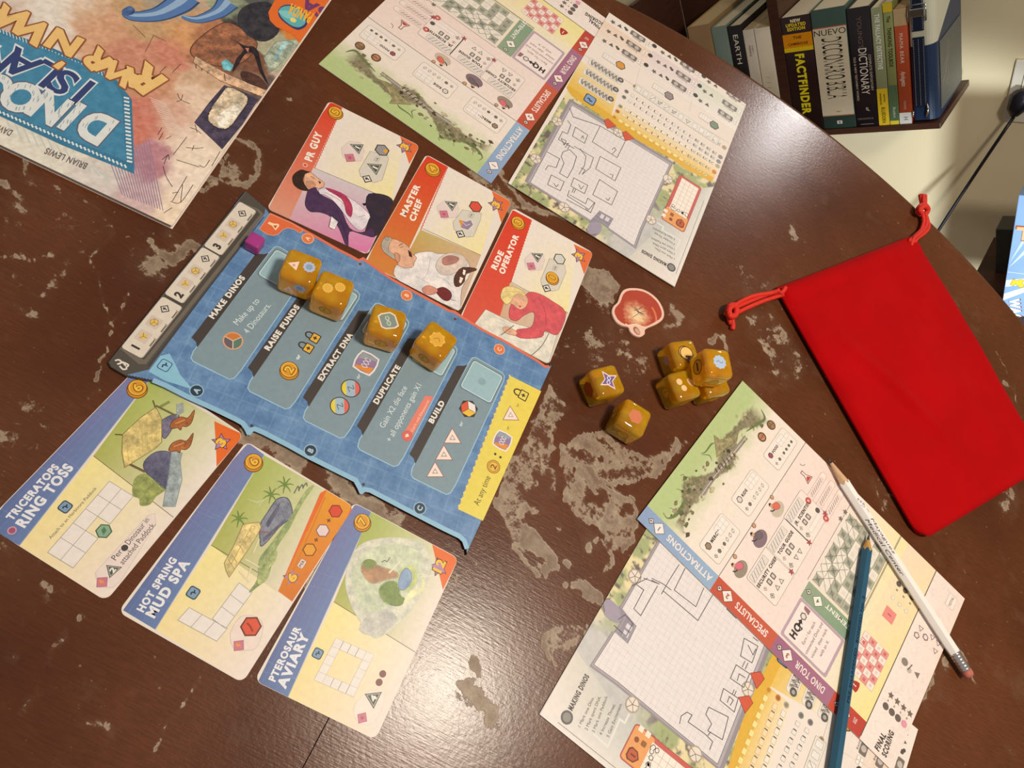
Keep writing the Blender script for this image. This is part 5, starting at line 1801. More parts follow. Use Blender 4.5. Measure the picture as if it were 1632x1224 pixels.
        for s_ in (1, -1):
            P.line([q + R * np.array((k_ / 6 - .5, s_ * .3 * math.sin(k_ * 1.5))) for k_ in range(7)], (226, 222, 230), .35, lay + 2, 2)
    dna(g2, (748, 810), 68)
    P.part('warning_tag')
    P.poly([g3(*p) for p in ((437, 262), (486, 268), (350, 520), (305, 490))], (226, 128, 110), 4)
    P.tfit("Can't roll Dinosaurs!", g3(360, 478), g3(462, 292), 1.3, (250, 216, 200), 'r', 5)
    q = np.array(g3(330, 500)); P.disc(q, 3.2, (196, 110, 116), 5, n=22); P.disc(q, 2.7, (214, 106, 92), 5.5, n=22); P.poly([q + np.array(p) for p in ((-1.4, .6), (.4, 1.2), (1.4, .2), (.2, -1.0))], (246, 220, 200), 6)
    P.part('action_icons')

    def whitetri(gg, c, r, ink=(180, 160, 158)):
        P.part('triangle_icon', True); q = np.array(gg(*c)); R = rad(gg, c, r)
        T_ = np.array([g3(495, 650), g3(550, 745), g3(442, 745)]); T_ = (T_ - T_.mean(0)); T_ = T_ / np.hypot(*T_.T).mean() * R
        P.poly(q + T_ * 1.15, (150, 100, 96), 4); P.poly(q + T_, (240, 220, 210), 4.6)
        P.poly(q + T_ * .42, ink, 5.2); P.disc(q, R * .14, (235, 220, 212), 5.7)
    for c in ((495, 712), (547, 612), (597, 513)):
        whitetri(g3, c, 54)
    P.part('hexagon_icon'); q = np.array(g3(692, 340)); R = rad(g3, (692, 340), 56)
    P.ngon(q, R, 6, (64, 56, 56), 0, 4); 
    for k, cc in enumerate(((214, 92, 62), (232, 226, 226), (230, 186, 66))):
        a0 = math.radians(150 - 120 * k)
        P.poly([q, q + R * .86 * np.array((math.cos(a0), math.sin(a0))), q + R * .86 * np.array((math.cos(a0 - 1.047), math.sin(a0 - 1.047))), q + R * .86 * np.array((math.cos(a0 - 2.094), math.sin(a0 - 2.094)))], cc, 4.6, (64, 56, 56), .25)
    # yellow strip
    P.part('yellow_strip')
    yq = [g3(935, 143), g3(1122, 236), g3(777, 1002), g3(628, 932)]
    P.quadf(yq, ((226, 208, 96), (230, 206, 84), (226, 208, 96), (224, 206, 90)), 3)
    a, b = np.array(yq[0]), np.array(yq[3])
    for k in range(46):
        t = k / 45
        P.disc(a * (1 - t) + b * t, .55, (150, 130, 190) if k % 2 else (232, 214, 130), 3.6, n=7)
    P.part('strip_text')
    P.tfit('At any time', g3(752, 915), g3(824, 745), 3.4, (92, 76, 40), 'r', 4)
    P.part('strip_icons')
    P.part('coin_icon', True); q = np.array(g3(840, 682)); P.disc(q, 4.0, (120, 84, 30), 4, n=26); P.disc(q, 3.6, (228, 178, 66), 4.5, n=26); P.disc(q, 3.0, (120, 84, 30), 5, n=26); P.disc(q, 2.7, (230, 184, 74), 5.5, n=26)
    P.text('2', q - (0, 1.6), 3.3, (120, 78, 26), 'b', lay=6, sx=1.2)
    P.disc(g3(850, 607), .75, (60, 50, 44), 4); P.disc(g3(881, 626), .75, (60, 50, 44), 4)
    dna(g3, (893, 528), 50)
    whitetri(g3, (941, 378), 50, (190, 170, 176))
    lock(g3, (1012, 258), 34, 4, (226, 208, 96))
    for c in ((924, 452), (982, 318)):
        P.part('word_or', True); P.text('or', np.array(g3(*c)) - (0, .8), 1.7, (100, 84, 50), 'r', lay=4)
    P.build(root)
    return fr


BOARD = board()


# ------------------------------------------------------------------ the rule book cover at the upper left
def rulebook():
    th = 0.0035
    tl = U(274, 360, th); dn = U(525, 0, th) - tl
    yv = -dn / np.hypot(*dn)            # up the page, towards the near edge
    xv = np.array([yv[1], -yv[0]])
    Wd, Ht = 0.225, 0.285
    o = tl - yv * Ht
    fr = Frame(o, xv, yv, 0.0)
    root = empty('rule_book', 'large illustrated book with blue title DINOSAUR ISLAND, upside down at the upper left', 'book', fr.mw())
    fr.z = th
    M_E = mat('brown_book_edge', (150, 112, 74), 0.7, noise=0.1)
    bm_obj('pages', box_bm(.0008, Wd - .0008, .0008, Ht - .0012, .0004, th - .0005), root, M_E)
    bm_obj('back_cover', box_bm(0, Wd, 0, Ht, 0, .0004), root, M_PAPER)
    bm_obj('front_cover', box_bm(0, Wd, 0, Ht, th - .0005, th), root, M_PAPER)
    P = Print(th)
    g = lambda x, y: fr.px(*C1(x, y))
    W_, H_ = Wd * 1000, Ht * 1000
    P.part('cover_painting')
    # big colour areas given at photographed places, blended smoothly, broken by watercolour noise
    spots = [((1540, 120), (216, 130, 60), 20), ((820, 1060), (236, 214, 190), 16), ((900, 900), (238, 220, 204), 14), ((650, 960), (206, 176, 176), 14), ((740, 800), (186, 130, 140), 12), ((480, 850), (214, 206, 200), 14),
             ((200, 750), (224, 218, 206), 18), ((0, 640), (226, 220, 208), 16), ((700, 560), (206, 126, 110), 12), ((820, 560), (214, 170, 150), 12), ((900, 640), (232, 208, 190), 12), ((960, 480), (228, 200, 178), 12), ((760, 420), (206, 150, 120), 12),
             ((640, 250), (204, 142, 118), 14), ((780, 250), (206, 136, 116), 10), ((500, 140), (214, 164, 132), 14), ((420, 60), (216, 178, 146), 12), ((700, 120), (196, 160, 120), 14), ((880, 140), (214, 158, 110), 14), ((800, 40), (170, 158, 140), 12),
             ((200, 60), (232, 222, 212), 18), ((60, 80), (206, 176, 160), 12), ((330, 20), (236, 226, 216), 14), ((1050, 250), (146, 96, 72), 12), ((1000, 170), (176, 120, 88), 10), ((1220, 100), (60, 56, 62), 12), ((1150, 30), (150, 160, 130), 10), ((1260, 30), (84, 84, 84), 9),
             ((1350, 250), (176, 176, 150), 10), ((1280, 180), (176, 168, 140), 8), ((1180, 300), (124, 84, 66), 8), ((1200, 400), (140, 110, 90), 8), ((1000, 400), (206, 170, 140), 10), ((1250, 430), (100, 84, 84), 7), ((1100, 700), (230, 210, 190), 8), ((950, 760), (236, 218, 198), 12)]
    C = np.array([g(*s_[0]) for s_ in spots]); K = np.array([s_[1] for s_ in spots], float); Sg = np.array([s_[2] for s_ in spots], float)

    def paintf(X_, Y_):
        wx = X_ + (fbm(X_ * .12, Y_ * .12, 4) - .5) * 16
        wy = Y_ + (fbm(X_ * .12 + 50, Y_ * .12 + 9, 4) - .5) * 16
        num, den = np.zeros(X_.shape + (3,)), np.full(X_.shape, 1e-4)
        for c, k, s_ in zip(C, K, Sg):
            w = np.exp(-((wx - c[0]) ** 2 + (wy - c[1]) ** 2) / (s_ * .62) ** 2)
            num += w[..., None] * k; den += w
        num += 1e-4 * np.array([220, 190, 170])
        c = num / den[..., None]
        n = fbm(X_ * .5, Y_ * .5, 4) - .5
        c = c + n[..., None] * 46
        return c
    q = np.array([g(*p) for p in ((0, 0), (1600, 0), (828, 1090), (0, 700))])
    x0_, x1_ = 0.0, min(W_, q[:, 0].max() + 6)
    y0_ = max(0.0, q[:, 1].min() - 6)
    P.paint(x0_, y0_, x1_, H_, .8, paintf, 1)
    sub = lambda pts: [g(*p) for p in pts]
    # striped ruled rays
    for k in range(16):
        t = k / 15
        a = (520 + 150 * t * 2.0, 780 - 150 * t + 60 * t); b = (560 + 260 * t * .95, 960 + 75 * t)
        P.line(sub([(535 + 12 * k, 790 - 8 * k), (590 + 13 * k, 940 + 5 * k)]), (150, 130, 160), .45, 2)
    for k in range(12):
        P.line(sub([(20 + 42 * k, 540 + 26 * k), (60 + 42 * k, 650 + 20 * k)]), (196, 206, 204), .7, 2)
    # sketch lines and scenery
    P.part('cover_drawing'); P.painted = .7
    LN = (70, 56, 62)
    P.poly(sub([(1150, 60), (1200, 20), (1290, 10), (1330, 60), (1345, 150), (1280, 200), (1200, 180), (1150, 120)]), (56, 54, 62), 3, None, 0, 4)
    P.poly(sub([(920, 230), (990, 160), (1080, 110), (1150, 130), (1240, 210), (1170, 300), (1060, 320), (940, 280)]), (150, 100, 76), 2.5, (80, 52, 44), .5, 4)
    P.poly(sub([(935, 590), (1010, 490), (1080, 410), (1190, 450), (1245, 480), (1170, 600), (1070, 720), (1040, 690)]), (74, 66, 86), 3, None, 0, 0)
    P.poly(sub([(1000, 560), (1050, 470), (1100, 420), (1180, 455), (1190, 500), (1110, 610), (1060, 620), (1020, 600)]), (216, 196, 168), 3.6, (60, 50, 60), .5, 4)
    P.poly(sub([(1040, 570), (1080, 530), (1140, 500), (1170, 520), (1110, 600), (1060, 615)]), (238, 226, 210), 4.2, None, 0, 4)
    P.poly(sub([(940, 270), (1100, 360), (1290, 440), (1270, 470), (1060, 390), (930, 300)]), (206, 170, 140), 4, (120, 90, 76), .3)
    for k in range(12):
        P.line(sub([(940 + 28 * k, 285 + 14 * k), (945 + 28 * k, 330 + 12 * k)]), (96, 70, 60), .5, 4.4)
    P.poly(sub([(1170, 340), (1250, 370), (1290, 430), (1190, 400), (1160, 370)]), (86, 58, 50), 4.8, None, 0, 3)
    P.poly(sub([(1330, 200), (1430, 190), (1440, 215), (1330, 330), (1300, 350), (1270, 280)]), (166, 178, 160), 3, (110, 120, 110), .3)
    P.poly(sub([(1360, 200), (1395, 200), (1330, 290), (1310, 300)]), (150, 190, 200), 3.6)
    P.poly(sub([(1065, 300), (1090, 285), (1125, 315), (1110, 345), (1075, 335)]), (110, 180, 196), 5)
    # flying reptile
    P.poly(sub([(1135, 200), (1190, 225), (1215, 222), (1245, 250), (1262, 330), (1297, 415), (1250, 345), (1222, 260), (1180, 262), (1150, 310), (1118, 350), (1140, 280), (1175, 240)]), (48, 38, 46), 6, None, 0, 2)
    P.poly(sub([(1180, 232), (1200, 232), (1195, 255)]), (196, 120, 110), 7)
    # blue long necks
    for pts, w in (([(595, 60), (640, 80), (760, 70), (860, 20), (900, -20)], [3, 6, 9, 13, 15]), ([(875, 80), (950, 95), (1050, 60), (1100, 10)], [2, 5, 8, 12])):
        P.line(sub(pts), (56, 76, 120), np.array(w) * 1.18, 4, 6)
        P.line(sub(pts), (88, 124, 180), np.array(w) * 1.0, 4.7, 6)
        P.line(sub([(x, y - 6) for x, y in pts]), (150, 180, 214), np.array(w) * .35, 5.4, 6)
    P.poly(sub([(588, 50), (625, 30), (650, 48), (640, 70), (600, 75)]), (70, 96, 146), 6, None, 0, 3)
    for a in ([(855, 450), (870, 480), (915, 500)], [(850, 490), (872, 482), (880, 455)], [(895, 710), (935, 715), (980, 712)], [(925, 725), (935, 700)], [(915, 615), (945, 625), (970, 645)], [(940, 600), (950, 640)], [(1010, 770), (985, 805), (960, 795)], [(1060, 730), (1020, 800)],
              [(790, 790), (810, 745), (815, 770)], [(780, 770), (810, 745)], [(785, 800), (800, 850), (830, 900)], [(820, 970), (870, 975), (930, 890)], [(830, 970), (900, 850)], [(830, 930), (860, 925)], [(870, 975), (880, 890)], [(790, 1025), (830, 1000)], [(850, 770), (960, 805)], [(835, 745), (900, 660)],
              [(760, 650), (780, 615)], [(800, 670), (825, 655)], [(765, 675), (785, 640)], [(800, 320), (770, 350)], [(870, 310), (830, 350)]):
        P.line(sub(a), LN, .35, 4, 4)
    for k in range(16):
        P.line(sub([(720 + 6 * k, 470 + 11 * k), (800 + 6 * k, 500 + 10 * k)]), (232, 214, 200), .4, 2.2)
    for a in ([(1040, 60), (1070, 90)], [(640, 120), (700, 180)], [(700, 250), (740, 170), (800, 200)]):
        P.line(sub(a), (150, 100, 84), .5, 2.6)
    # blue title plate
    P.part('title_plate'); P.painted = .18
    P.poly(sub([(-160, 60), (20, 150), (260, 235), (430, 310), (560, 385), (635, 480), (648, 838), (300, 700), (0, 560), (-160, 480)]), (62, 122, 158), 7)
    P.poly(sub([(-160, 75), (20, 168), (260, 252), (425, 322), (548, 395), (590, 460), (612, 780), (300, 660), (0, 530), (-160, 455)]), (72, 136, 172), 7.6)
    for k in range(40):
        t = k / 39
        a = np.array((-160, 470)) * (1 - t) + np.array((600, 800)) * t
        P.line(sub([(a[0], a[1] - 6), (a[0] + 8, a[1] + 10)]), (226, 232, 232), .9, 8)
    for k in range(18):
        y = 470 + 18 * k
        P.line(sub([(596 + k * .9, y), (622 + k * .9, y + 6)]), (226, 232, 232), 1.2, 8)
    for k in range(44):
        t = k / 43
        a = np.array((-160, 68)) * (1 - t) + np.array((520, 360)) * t
        P.line(sub([(a[0], a[1]), (a[0] + 5, a[1] + 22)]), (206, 222, 228), .5, 8)
    for a in ([(100, 400), (600, 620)], [(200, 640), (540, 440)], [(0, 350), (560, 560)], [(400, 350), (560, 760)], [(60, 250), (200, 560)]):
        P.line(sub(a), (110, 166, 196), .3, 8)
    P.part('title'); P.painted = 0

    def inside_letters(q):
        for ch, c in zip('DINOSA', dn_):
            o = np.array(g(c[0] - 3, c[1] + 4))
            (v, f), = text_shape(ch, 'x')[0]
            adv = text_shape(ch, 'x')[1]
            x_, y_ = (q[0] - o[0]) / (18.6 * .78) + adv / 2, (q[1] - o[1]) / 18.6
            for t in f:
                if inpoly(np.array([x_]), np.array([y_]), v[t])[0]: return True
        return False

    def letters(s, cs, h_, style, col, lay, sx, ang0, dang):
        for k, (ch, c) in enumerate(zip(s, cs)):
            P.text(ch, g(*c), h_, col, style, math.radians(ang0 + dang * k), 'c', sx, lay)
    dn_ = [(462, 595), (352, 545), (252, 510), (130, 452), (0, 400), (-115, 360)]
    dn_ = [(x + 30, y - 60) for x, y in dn_]
    dn_ = [(512, 558), (398, 506), (292, 464), (156, 414), (25, 372), (-95, 335)]
    letters('DINOSA', dn_, 20, 'x', (96, 104, 128), 9, .80, -2, 0)
    letters('DINOSA', [(x - 3, y + 4) for x, y in dn_], 18.6, 'x', (222, 226, 226), 10, .78, -2, 0)
    rs = np.random.RandomState(2)
    for k in range(420):
        a = np.array((600 - 700 * rs.rand(), 300 + 330 * rs.rand()))
        if inside_letters(g(*a)) and inside_letters(g(a[0] - 6, a[1] + 16)):
            P.line(sub([(a[0], a[1]), (a[0] - 6, a[1] + 16)]), (150, 166, 180), .35, 10.9)
    il = [(448, 395), (350, 350), (268, 312), (150, 262), (30, 222), (-70, 190)]
    letters('ISLAND', il, 18, 'x', (222, 228, 232), 9, .95, -3, 0)
    letters('ISLAND', [(x - 1.5, y + 3) for x, y in il], 16.8, 'b', (56, 70, 120), 10, 1.0, -3, 0)
    # hand lettered gold words RAWR 'N WRITE, uneven in size and tilt
    P.part('gold_lettering')
    for ch, c, h_, a_ in (('R', (758, 352), 17, -16), ('A', (672, 348), 12, 8), ('W', (588, 318), 12, -6), ('R', (512, 268), 13, -22), ("'", (352, 268), 12, -10), ('N', (338, 168), 14, 4),
                          ('W', (172, 92), 15, -8), ('R', (62, 62), 13, -20), ('I', (2, 52), 13, 6), ('T', (-60, 20), 13, -6)):
        for q in range(8):
            t = q * math.pi / 4
            P.text(ch, np.array(g(*c)) + (.9 * math.cos(t), .9 * math.sin(t)), h_, (146, 86, 58), 'x', math.radians(a_), 'c', 1.05, 11)
        P.text(ch, g(*c), h_, (236, 196, 126), 'x', math.radians(a_), 'c', 1.05, 12)
    P.part('author_names')
    P.tfit('BRIAN LEWIS', g(427, 790), g(228, 712), 4.0, (110, 96, 96), 'b', 4)
    P.tfit('DAVID MCGREGOR', g(66, 630), g(-190, 530), 4.0, (110, 96, 96), 'b', 4)
    # orange corner flash with a small bird-like emblem
    P.part('corner_badge')
    P.poly(sub([(1292, 60), (1330, -10), (1400, -60), (1600, -40), (1592, 0), (1445, 205), (1400, 160), (1330, 130), (1300, 100)]), (226, 110, 48), 5, None, 0, 0)
    P.poly(sub([(1340, 50), (1370, 25), (1420, 30), (1470, 70), (1478, 120), (1440, 145), (1400, 130), (1350, 90)]), (60, 60, 110), 6, None, 0, 4)
    P.poly(sub([(1345, 48), (1375, 30), (1420, 36), (1465, 72), (1470, 112), (1440, 132), (1400, 122), (1355, 84)]), (96, 176, 184), 6.6, None, 0, 4)
    P.poly(sub([(1340, 55), (1400, 55), (1430, 80), (1385, 90)]), (130, 200, 204), 7.2, None, 0, 4)
    P.disc(g(1412, 98), 2.0, (236, 214, 120), 7.8)
    P.tfit('PANDA', g(1512, 70), g(1405, 20), 9, (240, 180, 60), 'x', 7)
    P.text('SA', g(1530, 22), 10, (120, 60, 110), 'x', 0, 'c', .9, 7)
    P.clip = None
    # keep everything on the cover
    for nm, (V, Fc, Cc) in P.parts.items():
        P.parts[nm] = ([(min(max(v_[0], 0), Wd), min(max(v_[1], 0), Ht), v_[2]) for v_ in V], Fc, Cc)
    P.build(root)


rulebook()

# ================================================================== THE PLAYER SHEETS
SW, SH = 135.8, 211.1
E4, E5, E7, C4, C3, C2 = crop(1000, 600, 3.4), crop(1240, 700, 4.08), crop(1180, 840, 3.187), crop(800, 20, 2.7825), crop(740, 0, 4.219), crop(500, 0, 5.1)
TH = 0.0005


def sheet_frame(tl, tr, z):
    """sheet placed by its top left and top right corners as read"""
    a, b = U(*tl, z + TH), U(*tr, z + TH)
    x = (b - a) / np.hypot(*(b - a))
    y = np.array([-x[1], x[0]])
    return Frame(a - y * SH / 1000, x, y, z)


F3 = sheet_frame((1014.7, 827.4), (1181.8, 608.2), TH + .0002)
F3.z += TH
F2 = sheet_frame((1074.9, 457.4), (812.6, 293.9), TH + .0002)
F2.z += TH


def make_sheet(label, fr, z, design):
    f = Frame(fr.o, fr.x, fr.y, z)
    root = empty('player_sheet', label, 'sheet', f.mw(), 'player sheets')
    bm_obj('paper', box_bm(0, SW / 1000, 0, SH / 1000, 0, TH, 0), root, M_PAPER)
    P = Print(TH)
    design(P)
    for nm, (V, Fc, Cc) in P.parts.items():
        P.parts[nm] = ([(min(max(v_[0], 0), SW / 1000), min(max(v_[1], 0), SH / 1000), v_[2]) for v_ in V], Fc, Cc)
    P.build(root)
    return root


def design_a(P, hatch=True, which=3):
    """attractions at the top, final scoring at the foot, five step band up the left edge"""
    g = lambda c: (lambda x, y: F3.px(*c(x, y)))
    e4, e5, e7 = g(E4), g(E5), g(E7)
    LN = (96, 88, 84)
    bandx = 11.5
    ya = e4(490, 1085)[1]        # attractions / specialists
    yb = e7(190, 545)[1]         # specialists / tour
    yc = e7(485, 815)[1]         # tour / death
    yd = e7(620, 1030)[1]        # end of band, start of scoring
    P.part('scenery')

    def jungle(X_, Y_):
        t = (SH - Y_)
        n = fbm(X_ * .09, Y_ * .09, 4)
        k = np.clip((t - 6 - 10 * n) / 22, 0, 1)
        c = mix((180, 196, 138), (234, 221, 208), 0)[None, None] * (1 - k[..., None]) + np.array((234, 221, 210)) * k[..., None]
        # grey brown ruins and foliage along the middle
        line = 20 + 3.5 * np.sin(X_ * .11)
        blob = np.exp(-((t - line) / (6.5 + 3.5 * np.sin(X_ * .16 + 1))) ** 2)
        n2 = fbm(X_ * .42 + 9, Y_ * .42, 5)
        m_ = np.clip((blob * 1.15 + n2 * .75 - .95) * 4.2, 0, 1) * np.clip((X_ - 14) / 6, 0, 1) * np.clip((SW - 8 - X_) / 8, 0, 1)
        n3 = fbm(X_ * .9, Y_ * .9 + 40, 4)
        dark = mix((122, 112, 88), (150, 138, 116), 0)[None, None] + (n3[..., None] - .5) * np.array([110, 100, 84])
        m_ = m_ * .85
        return c * (1 - m_[..., None]) + dark * m_[..., None]
    P.paint(0, SH - 48, SW, SH, .75, jungle, 1)
    P.part('scenery_drawing'); P.painted = .6
    grn = (110, 122, 76)
    # beasts, huts and wheel drawn over the painting
    for a, w in (([(190, 740), (215, 770), (260, 750), (300, 690), (320, 640), (310, 620)], [.3, .8, 2.4, 2.0, .8, .3]), ([(325, 620), (340, 570), (385, 545), (400, 560)], [.3, .9, .5, .3]), ([(395, 420), (420, 410), (450, 370), (470, 362)], [.2, .9, 1.2, .2]),
                 ([(400, 425), (440, 430), (455, 460)], [.2, .8, .2]), ([(640, 300), (700, 260), (740, 230), (720, 180)], [.5, 2.0, 1.8, .4])):
        P.line([e4(*p) for p in a], grn, w, 3, 5)
    P.poly([e4(*p) for p in [(465, 320), (500, 345), (560, 330), (600, 290), (590, 350), (520, 400), (480, 440)]], (150, 140, 104), 3, (110, 100, 80), .25)
    P.line([e4(*p) for p in [(400, 640), (470, 540), (560, 430), (640, 330)]], (146, 136, 128), 3.2, 2.5, 4)
    P.line([e4(*p) for p in [(400, 640), (470, 540), (560, 430), (640, 330)]], (206, 196, 180), .5, 3.5, 4)
    for c, r, cc in (((725, 330), 24, (190, 130, 96)), ((775, 265), 24, (140, 110, 80))):
        q = np.array(e4(*c)); R = rad(e4, c, r); P.disc(q, R, (90, 70, 54), 4); P.disc(q, R * .8, cc, 5); P.line([q - (R * .7, 0), q + (R * .7, 0)], (90, 70, 54), .4, 6)
    for k in range(7):
        a = (470 + 16 * k, 500 - 14 * k); P.line([e4(*a), e4(a[0] + 14, a[1] + 22)], (92, 70, 60), .9, 4)
    rs = np.random.RandomState(21)
    for k in range(60):
        t = rs.rand()
        q = np.array((16 + t * (SW - 30), SH - 20 - 3.5 * math.sin((16 + t * (SW - 30)) * .11) + (rs.rand() - .5) * 17))
        r = .8 + rs.rand() * 1.7
        cc = [(96, 100, 66), (124, 112, 84), (154, 140, 112), (86, 72, 60), (176, 166, 136)][rs.randint(5)]
        P.poly([q + r * np.array((math.cos(a), .7 * math.sin(a))) * (.6 + .6 * rs.rand()) for a in np.linspace(0, 6.28, 9)[:-1]], cc, 2.6 + .4 * rs.rand())
        if k % 3 == 0:
            P.line([q, q + (rs.rand() * 3 - 1.5, 2.6), q + (rs.rand() * 4 - 2, 3.6)], (90, 84, 62), .3, 3.3)
    # yellow ground of the disaster section and pink ground of the middle
    P.part('tinted_grounds'); P.painted = 0
    P.quadf([(11, yd - 1), (SW, yd - 1), (SW, yc + 0), (11, yc + 0)], ((236, 222, 150), (238, 214, 180), (236, 214, 190), (236, 224, 176)), 1)
    yx = e7(345, 265)[1]
    P.quadf([(11, yc), (SW, yc), (SW, yb + 2), (11, yb + 2)], ((236, 224, 200), (236, 222, 170), (236, 218, 208), (232, 216, 210)), 1)
    P.quadf([(11, yb + 2), (SW, yb + 2), (SW, ya), (11, ya)], ((234, 216, 210), (236, 214, 206), (236, 216, 208), (234, 218, 212)), 1)
    # left band
    bands = [(SH, ya, (138, 160, 198), (150, 176, 204), 'ATTRACTIONS', '1'), (ya, yb, (192, 84, 62), (196, 96, 72), 'SPECIALISTS', '2'), (yb, yc, (158, 104, 134), (164, 112, 136), 'DINO TOUR', '3'), (yc, yd, (196, 78, 62), (184, 70, 60), 'DEATH TOLL', '5')]
    for y1, y0, ca, cb, s, n in bands:
        P.part('step_band', True)
        P.quadf([(0, y0), (bandx, y0), (bandx, y1), (0, y1)], (cb, cb, ca, ca), 3)
        P.part('band_lettering', True)
        L = (y1 - y0)
        hgt = min(4.2, L * .11)
        c0_ = y1 - 15 - (6 if n == '1' else 3)
        ang = math.pi / 2
        sh, adv = text_shape(s, 'x')
        tl = min(L - 24, adv * hgt * .9)
        P.tfit(s, (bandx * .70, c0_ - tl), (bandx * .70, c0_), hgt, (240, 226, 222), 'b', 5)
        P.part('step_number', True)
        q = np.array((bandx * .5, y1 - 11 - (3 if n == '1' else 0)))
        P.ngon(q, 4.6, 4, DK, 0.0, 5, sy=1); P.ngon(q, 4.2, 4, (240, 226, 220), 0.0, 6)
        P.text(n, q + (1.3, 0) - (0, 0), 2.8, (170, 100, 90) if n != '1' else (120, 140, 170), 'x', ang, lay=7)
        dia_icon(P, q + (0, 6.6), 2.2, 5, (70, 60, 60), (240, 228, 222))
    # green excitement band
    gx0, gx1 = e7(345, 275)[0], e7(345, 275)[0]
    ga, gb = np.array(e7(300, 350)), np.array(e7(560, 590))
    gxa, gxb = min(e7(300, 350)[0], e7(345, 275)[0]), max(e7(300, 350)[0], e7(345, 275)[0])
    gy1 = e7(345, 275)[1] + 0; gy0 = e7(560, 590)[1] + 4
    P.part('excitement_band')
    P.quadf([(gxa, gy0), (gxb, gy0), (gxb, gy1), (gxa, gy1)], ((130, 156, 132), (136, 160, 136), (150, 164, 138), (144, 160, 134)), 3)
    P.tfit('EXCITEMENT', (gxb - 2.6, gy1 - 50), (gxb - 2.6, gy1 - 17), 3.0, (236, 232, 222), 'b', 5)
    q = np.array(e7(388, 378)); P.ngon(q, 4.4, 4, (80, 90, 80), 0, 5); P.ngon(q, 4.0, 4, (240, 230, 222), 0, 6); P.text('4', q + (1.2, 0), 2.4, (90, 120, 96), 'x', math.pi / 2, lay=7)
    dia_icon(P, e7(343, 330), 2.2, 5, (70, 74, 66), (240, 228, 222))
    # rules between the sections
    P.part('section_lines')
    P.line([(bandx, ya), (SW, ya)], (90, 80, 76), .35, 3)
    yl = e5(465, 425)[1]
    P.line([(gxb, yl), (SW, yl)], LN, .3, 3)
    yl2 = e5(785, 655)[1]
    P.line([(gxa, yl2), (SW, yl2)], LN, .35, 3)
    P.line([(gxa, gy0 - 1), (SW, gy0 - 1)], LN, .3, 3)
    P.line([(2, yd), (SW, yd)], (92, 84, 78), .6, 3.6)
    # three shop boxes
    for nm, bl, tr, hexc in (('FOOD', (815, 515), (835, 275), (160, 84, 100)), ('RIDE', (655, 765), (670, 500), (214, 206, 200)), ('MERCH', (490, 1025), (505, 738), (150, 130, 112))):
        P.part('shop_box', True)
        a, b = np.array(e4(*bl)), np.array(e4(*tr))
        x0_, x1_, y0_, y1_ = min(a[0], b[0]), max(a[0], b[0]), min(a[1], b[1]), max(a[1], b[1])
        P.rect(x0_, y0_, x1_, y1_, (236, 224, 216), 4, (150, 144, 140), .22, r=2)
        w_, h_ = x1_ - x0_, y1_ - y0_
        q = (x0_ + w_ * .16, y1_ - h_ * .30)
        P.ngon(q, h_ * .15, 6, (80, 60, 56), 0, 5); P.ngon(q, h_ * .115, 6, hexc, 0, 5.5)
        P.text(nm, (q[0] + h_ * .2, q[1] - h_ * .06), h_ * .115, (64, 58, 56), 'x', 0, 'l', .95, 5)
        cells(P, (x0_ + w_ * .56, y0_ + h_ * .52), (x0_ + w_ * .95, y0_ + h_ * .52), (x0_ + w_ * .56, y0_ + h_ * .9), [[1, 1, 1], [1, 1, 0 if nm == 'FOOD' else 1]], 5, (238, 228, 222), (170, 166, 162), .15)
        dia_icon(P, (x0_ + w_ * .12, y0_ + h_ * .26), h_ * .085, 5, (70, 64, 62))
        P.ngon((x0_ + w_ * .27, y0_ + h_ * .26), h_ * .09, 6, (120, 112, 108), 0, 5)
        P.text(':', (x0_ + w_ * .38, y0_ + h_ * .2), h_ * .12, (80, 74, 70), 'b', lay=5)
        for k in range(4):
            q = (x0_ + w_ * (.48 + .13 * k), y0_ + h_ * .26)
            if nm == 'RIDE' or (nm == 'MERCH' and k > 0):
                P.disc(q, h_ * .075, (150, 146, 142), 5, n=12); P.disc(q, h_ * .055, (236, 226, 220), 5.5, n=12)
                P.line([(q[0] - h_ * .05, q[1] - h_ * .09), (q[0] + h_ * .05, q[1] + h_ * .09)], (90, 86, 84), .2, 6)
            else:
                P.disc(q, h_ * .075, (110, 104, 100), 5, n=12)
    # three specialists, each a person in an oval beside a box
    for k, (nm, bl, tr, ov, ovr, cc, body) in enumerate((('JR. SCIENTIST', (1000, 975), (890, 685), (810, 720), 52, (196, 184, 166), (214, 110, 92)), ('TOUR GUIDE', (895, 1145), (800, 840), (715, 880), 58, (132, 112, 122), (110, 100, 104)), ('SECURITY CHIEF', (800, 1300), (690, 1010), (610, 1045), 56, (150, 138, 124), (214, 112, 126)))):
        P.part('specialist_portrait', True)
        q = np.array(e4(*ov)); R = rad(e4, ov, ovr)
        P.disc(q, R * .9, cc, 4, n=26, ry=R * .62, rot=0)
        P.poly([q + R * np.array(p) for p in ((-.3, .55), (-.05, .65), (.45, .45), (.5, .05), (.2, -.1), (-.25, .15))], body, 5, (110, 60, 56), .2, 3)
        P.disc(q + R * np.array((-.25, .75)), R * .2, (206, 160, 132), 6, n=14); P.poly([q + R * np.array(p) for p in ((-.48, .78), (-.3, 1.0), (-.08, .88), (-.2, .8))], (50, 36, 40), 7)
        P.line([q + R * np.array(p) for p in ((-.3, .2), (-.6, .3), (-.75, .5))], (60, 44, 48), .7, 6)
        c = q + R * np.array((.5, 1.05)); P.disc(c, R * .22, (120, 76, 60), 6, n=14); P.disc(c, R * .17, (200, 156, 120), 7, n=14)
        P.part('specialist_box', True)
        a, b = np.array(e4(*bl)), np.array(e4(*tr))
        x0_, x1_, y1_ = min(a[0], b[0]), max(a[0], b[0]), max(a[1], b[1])
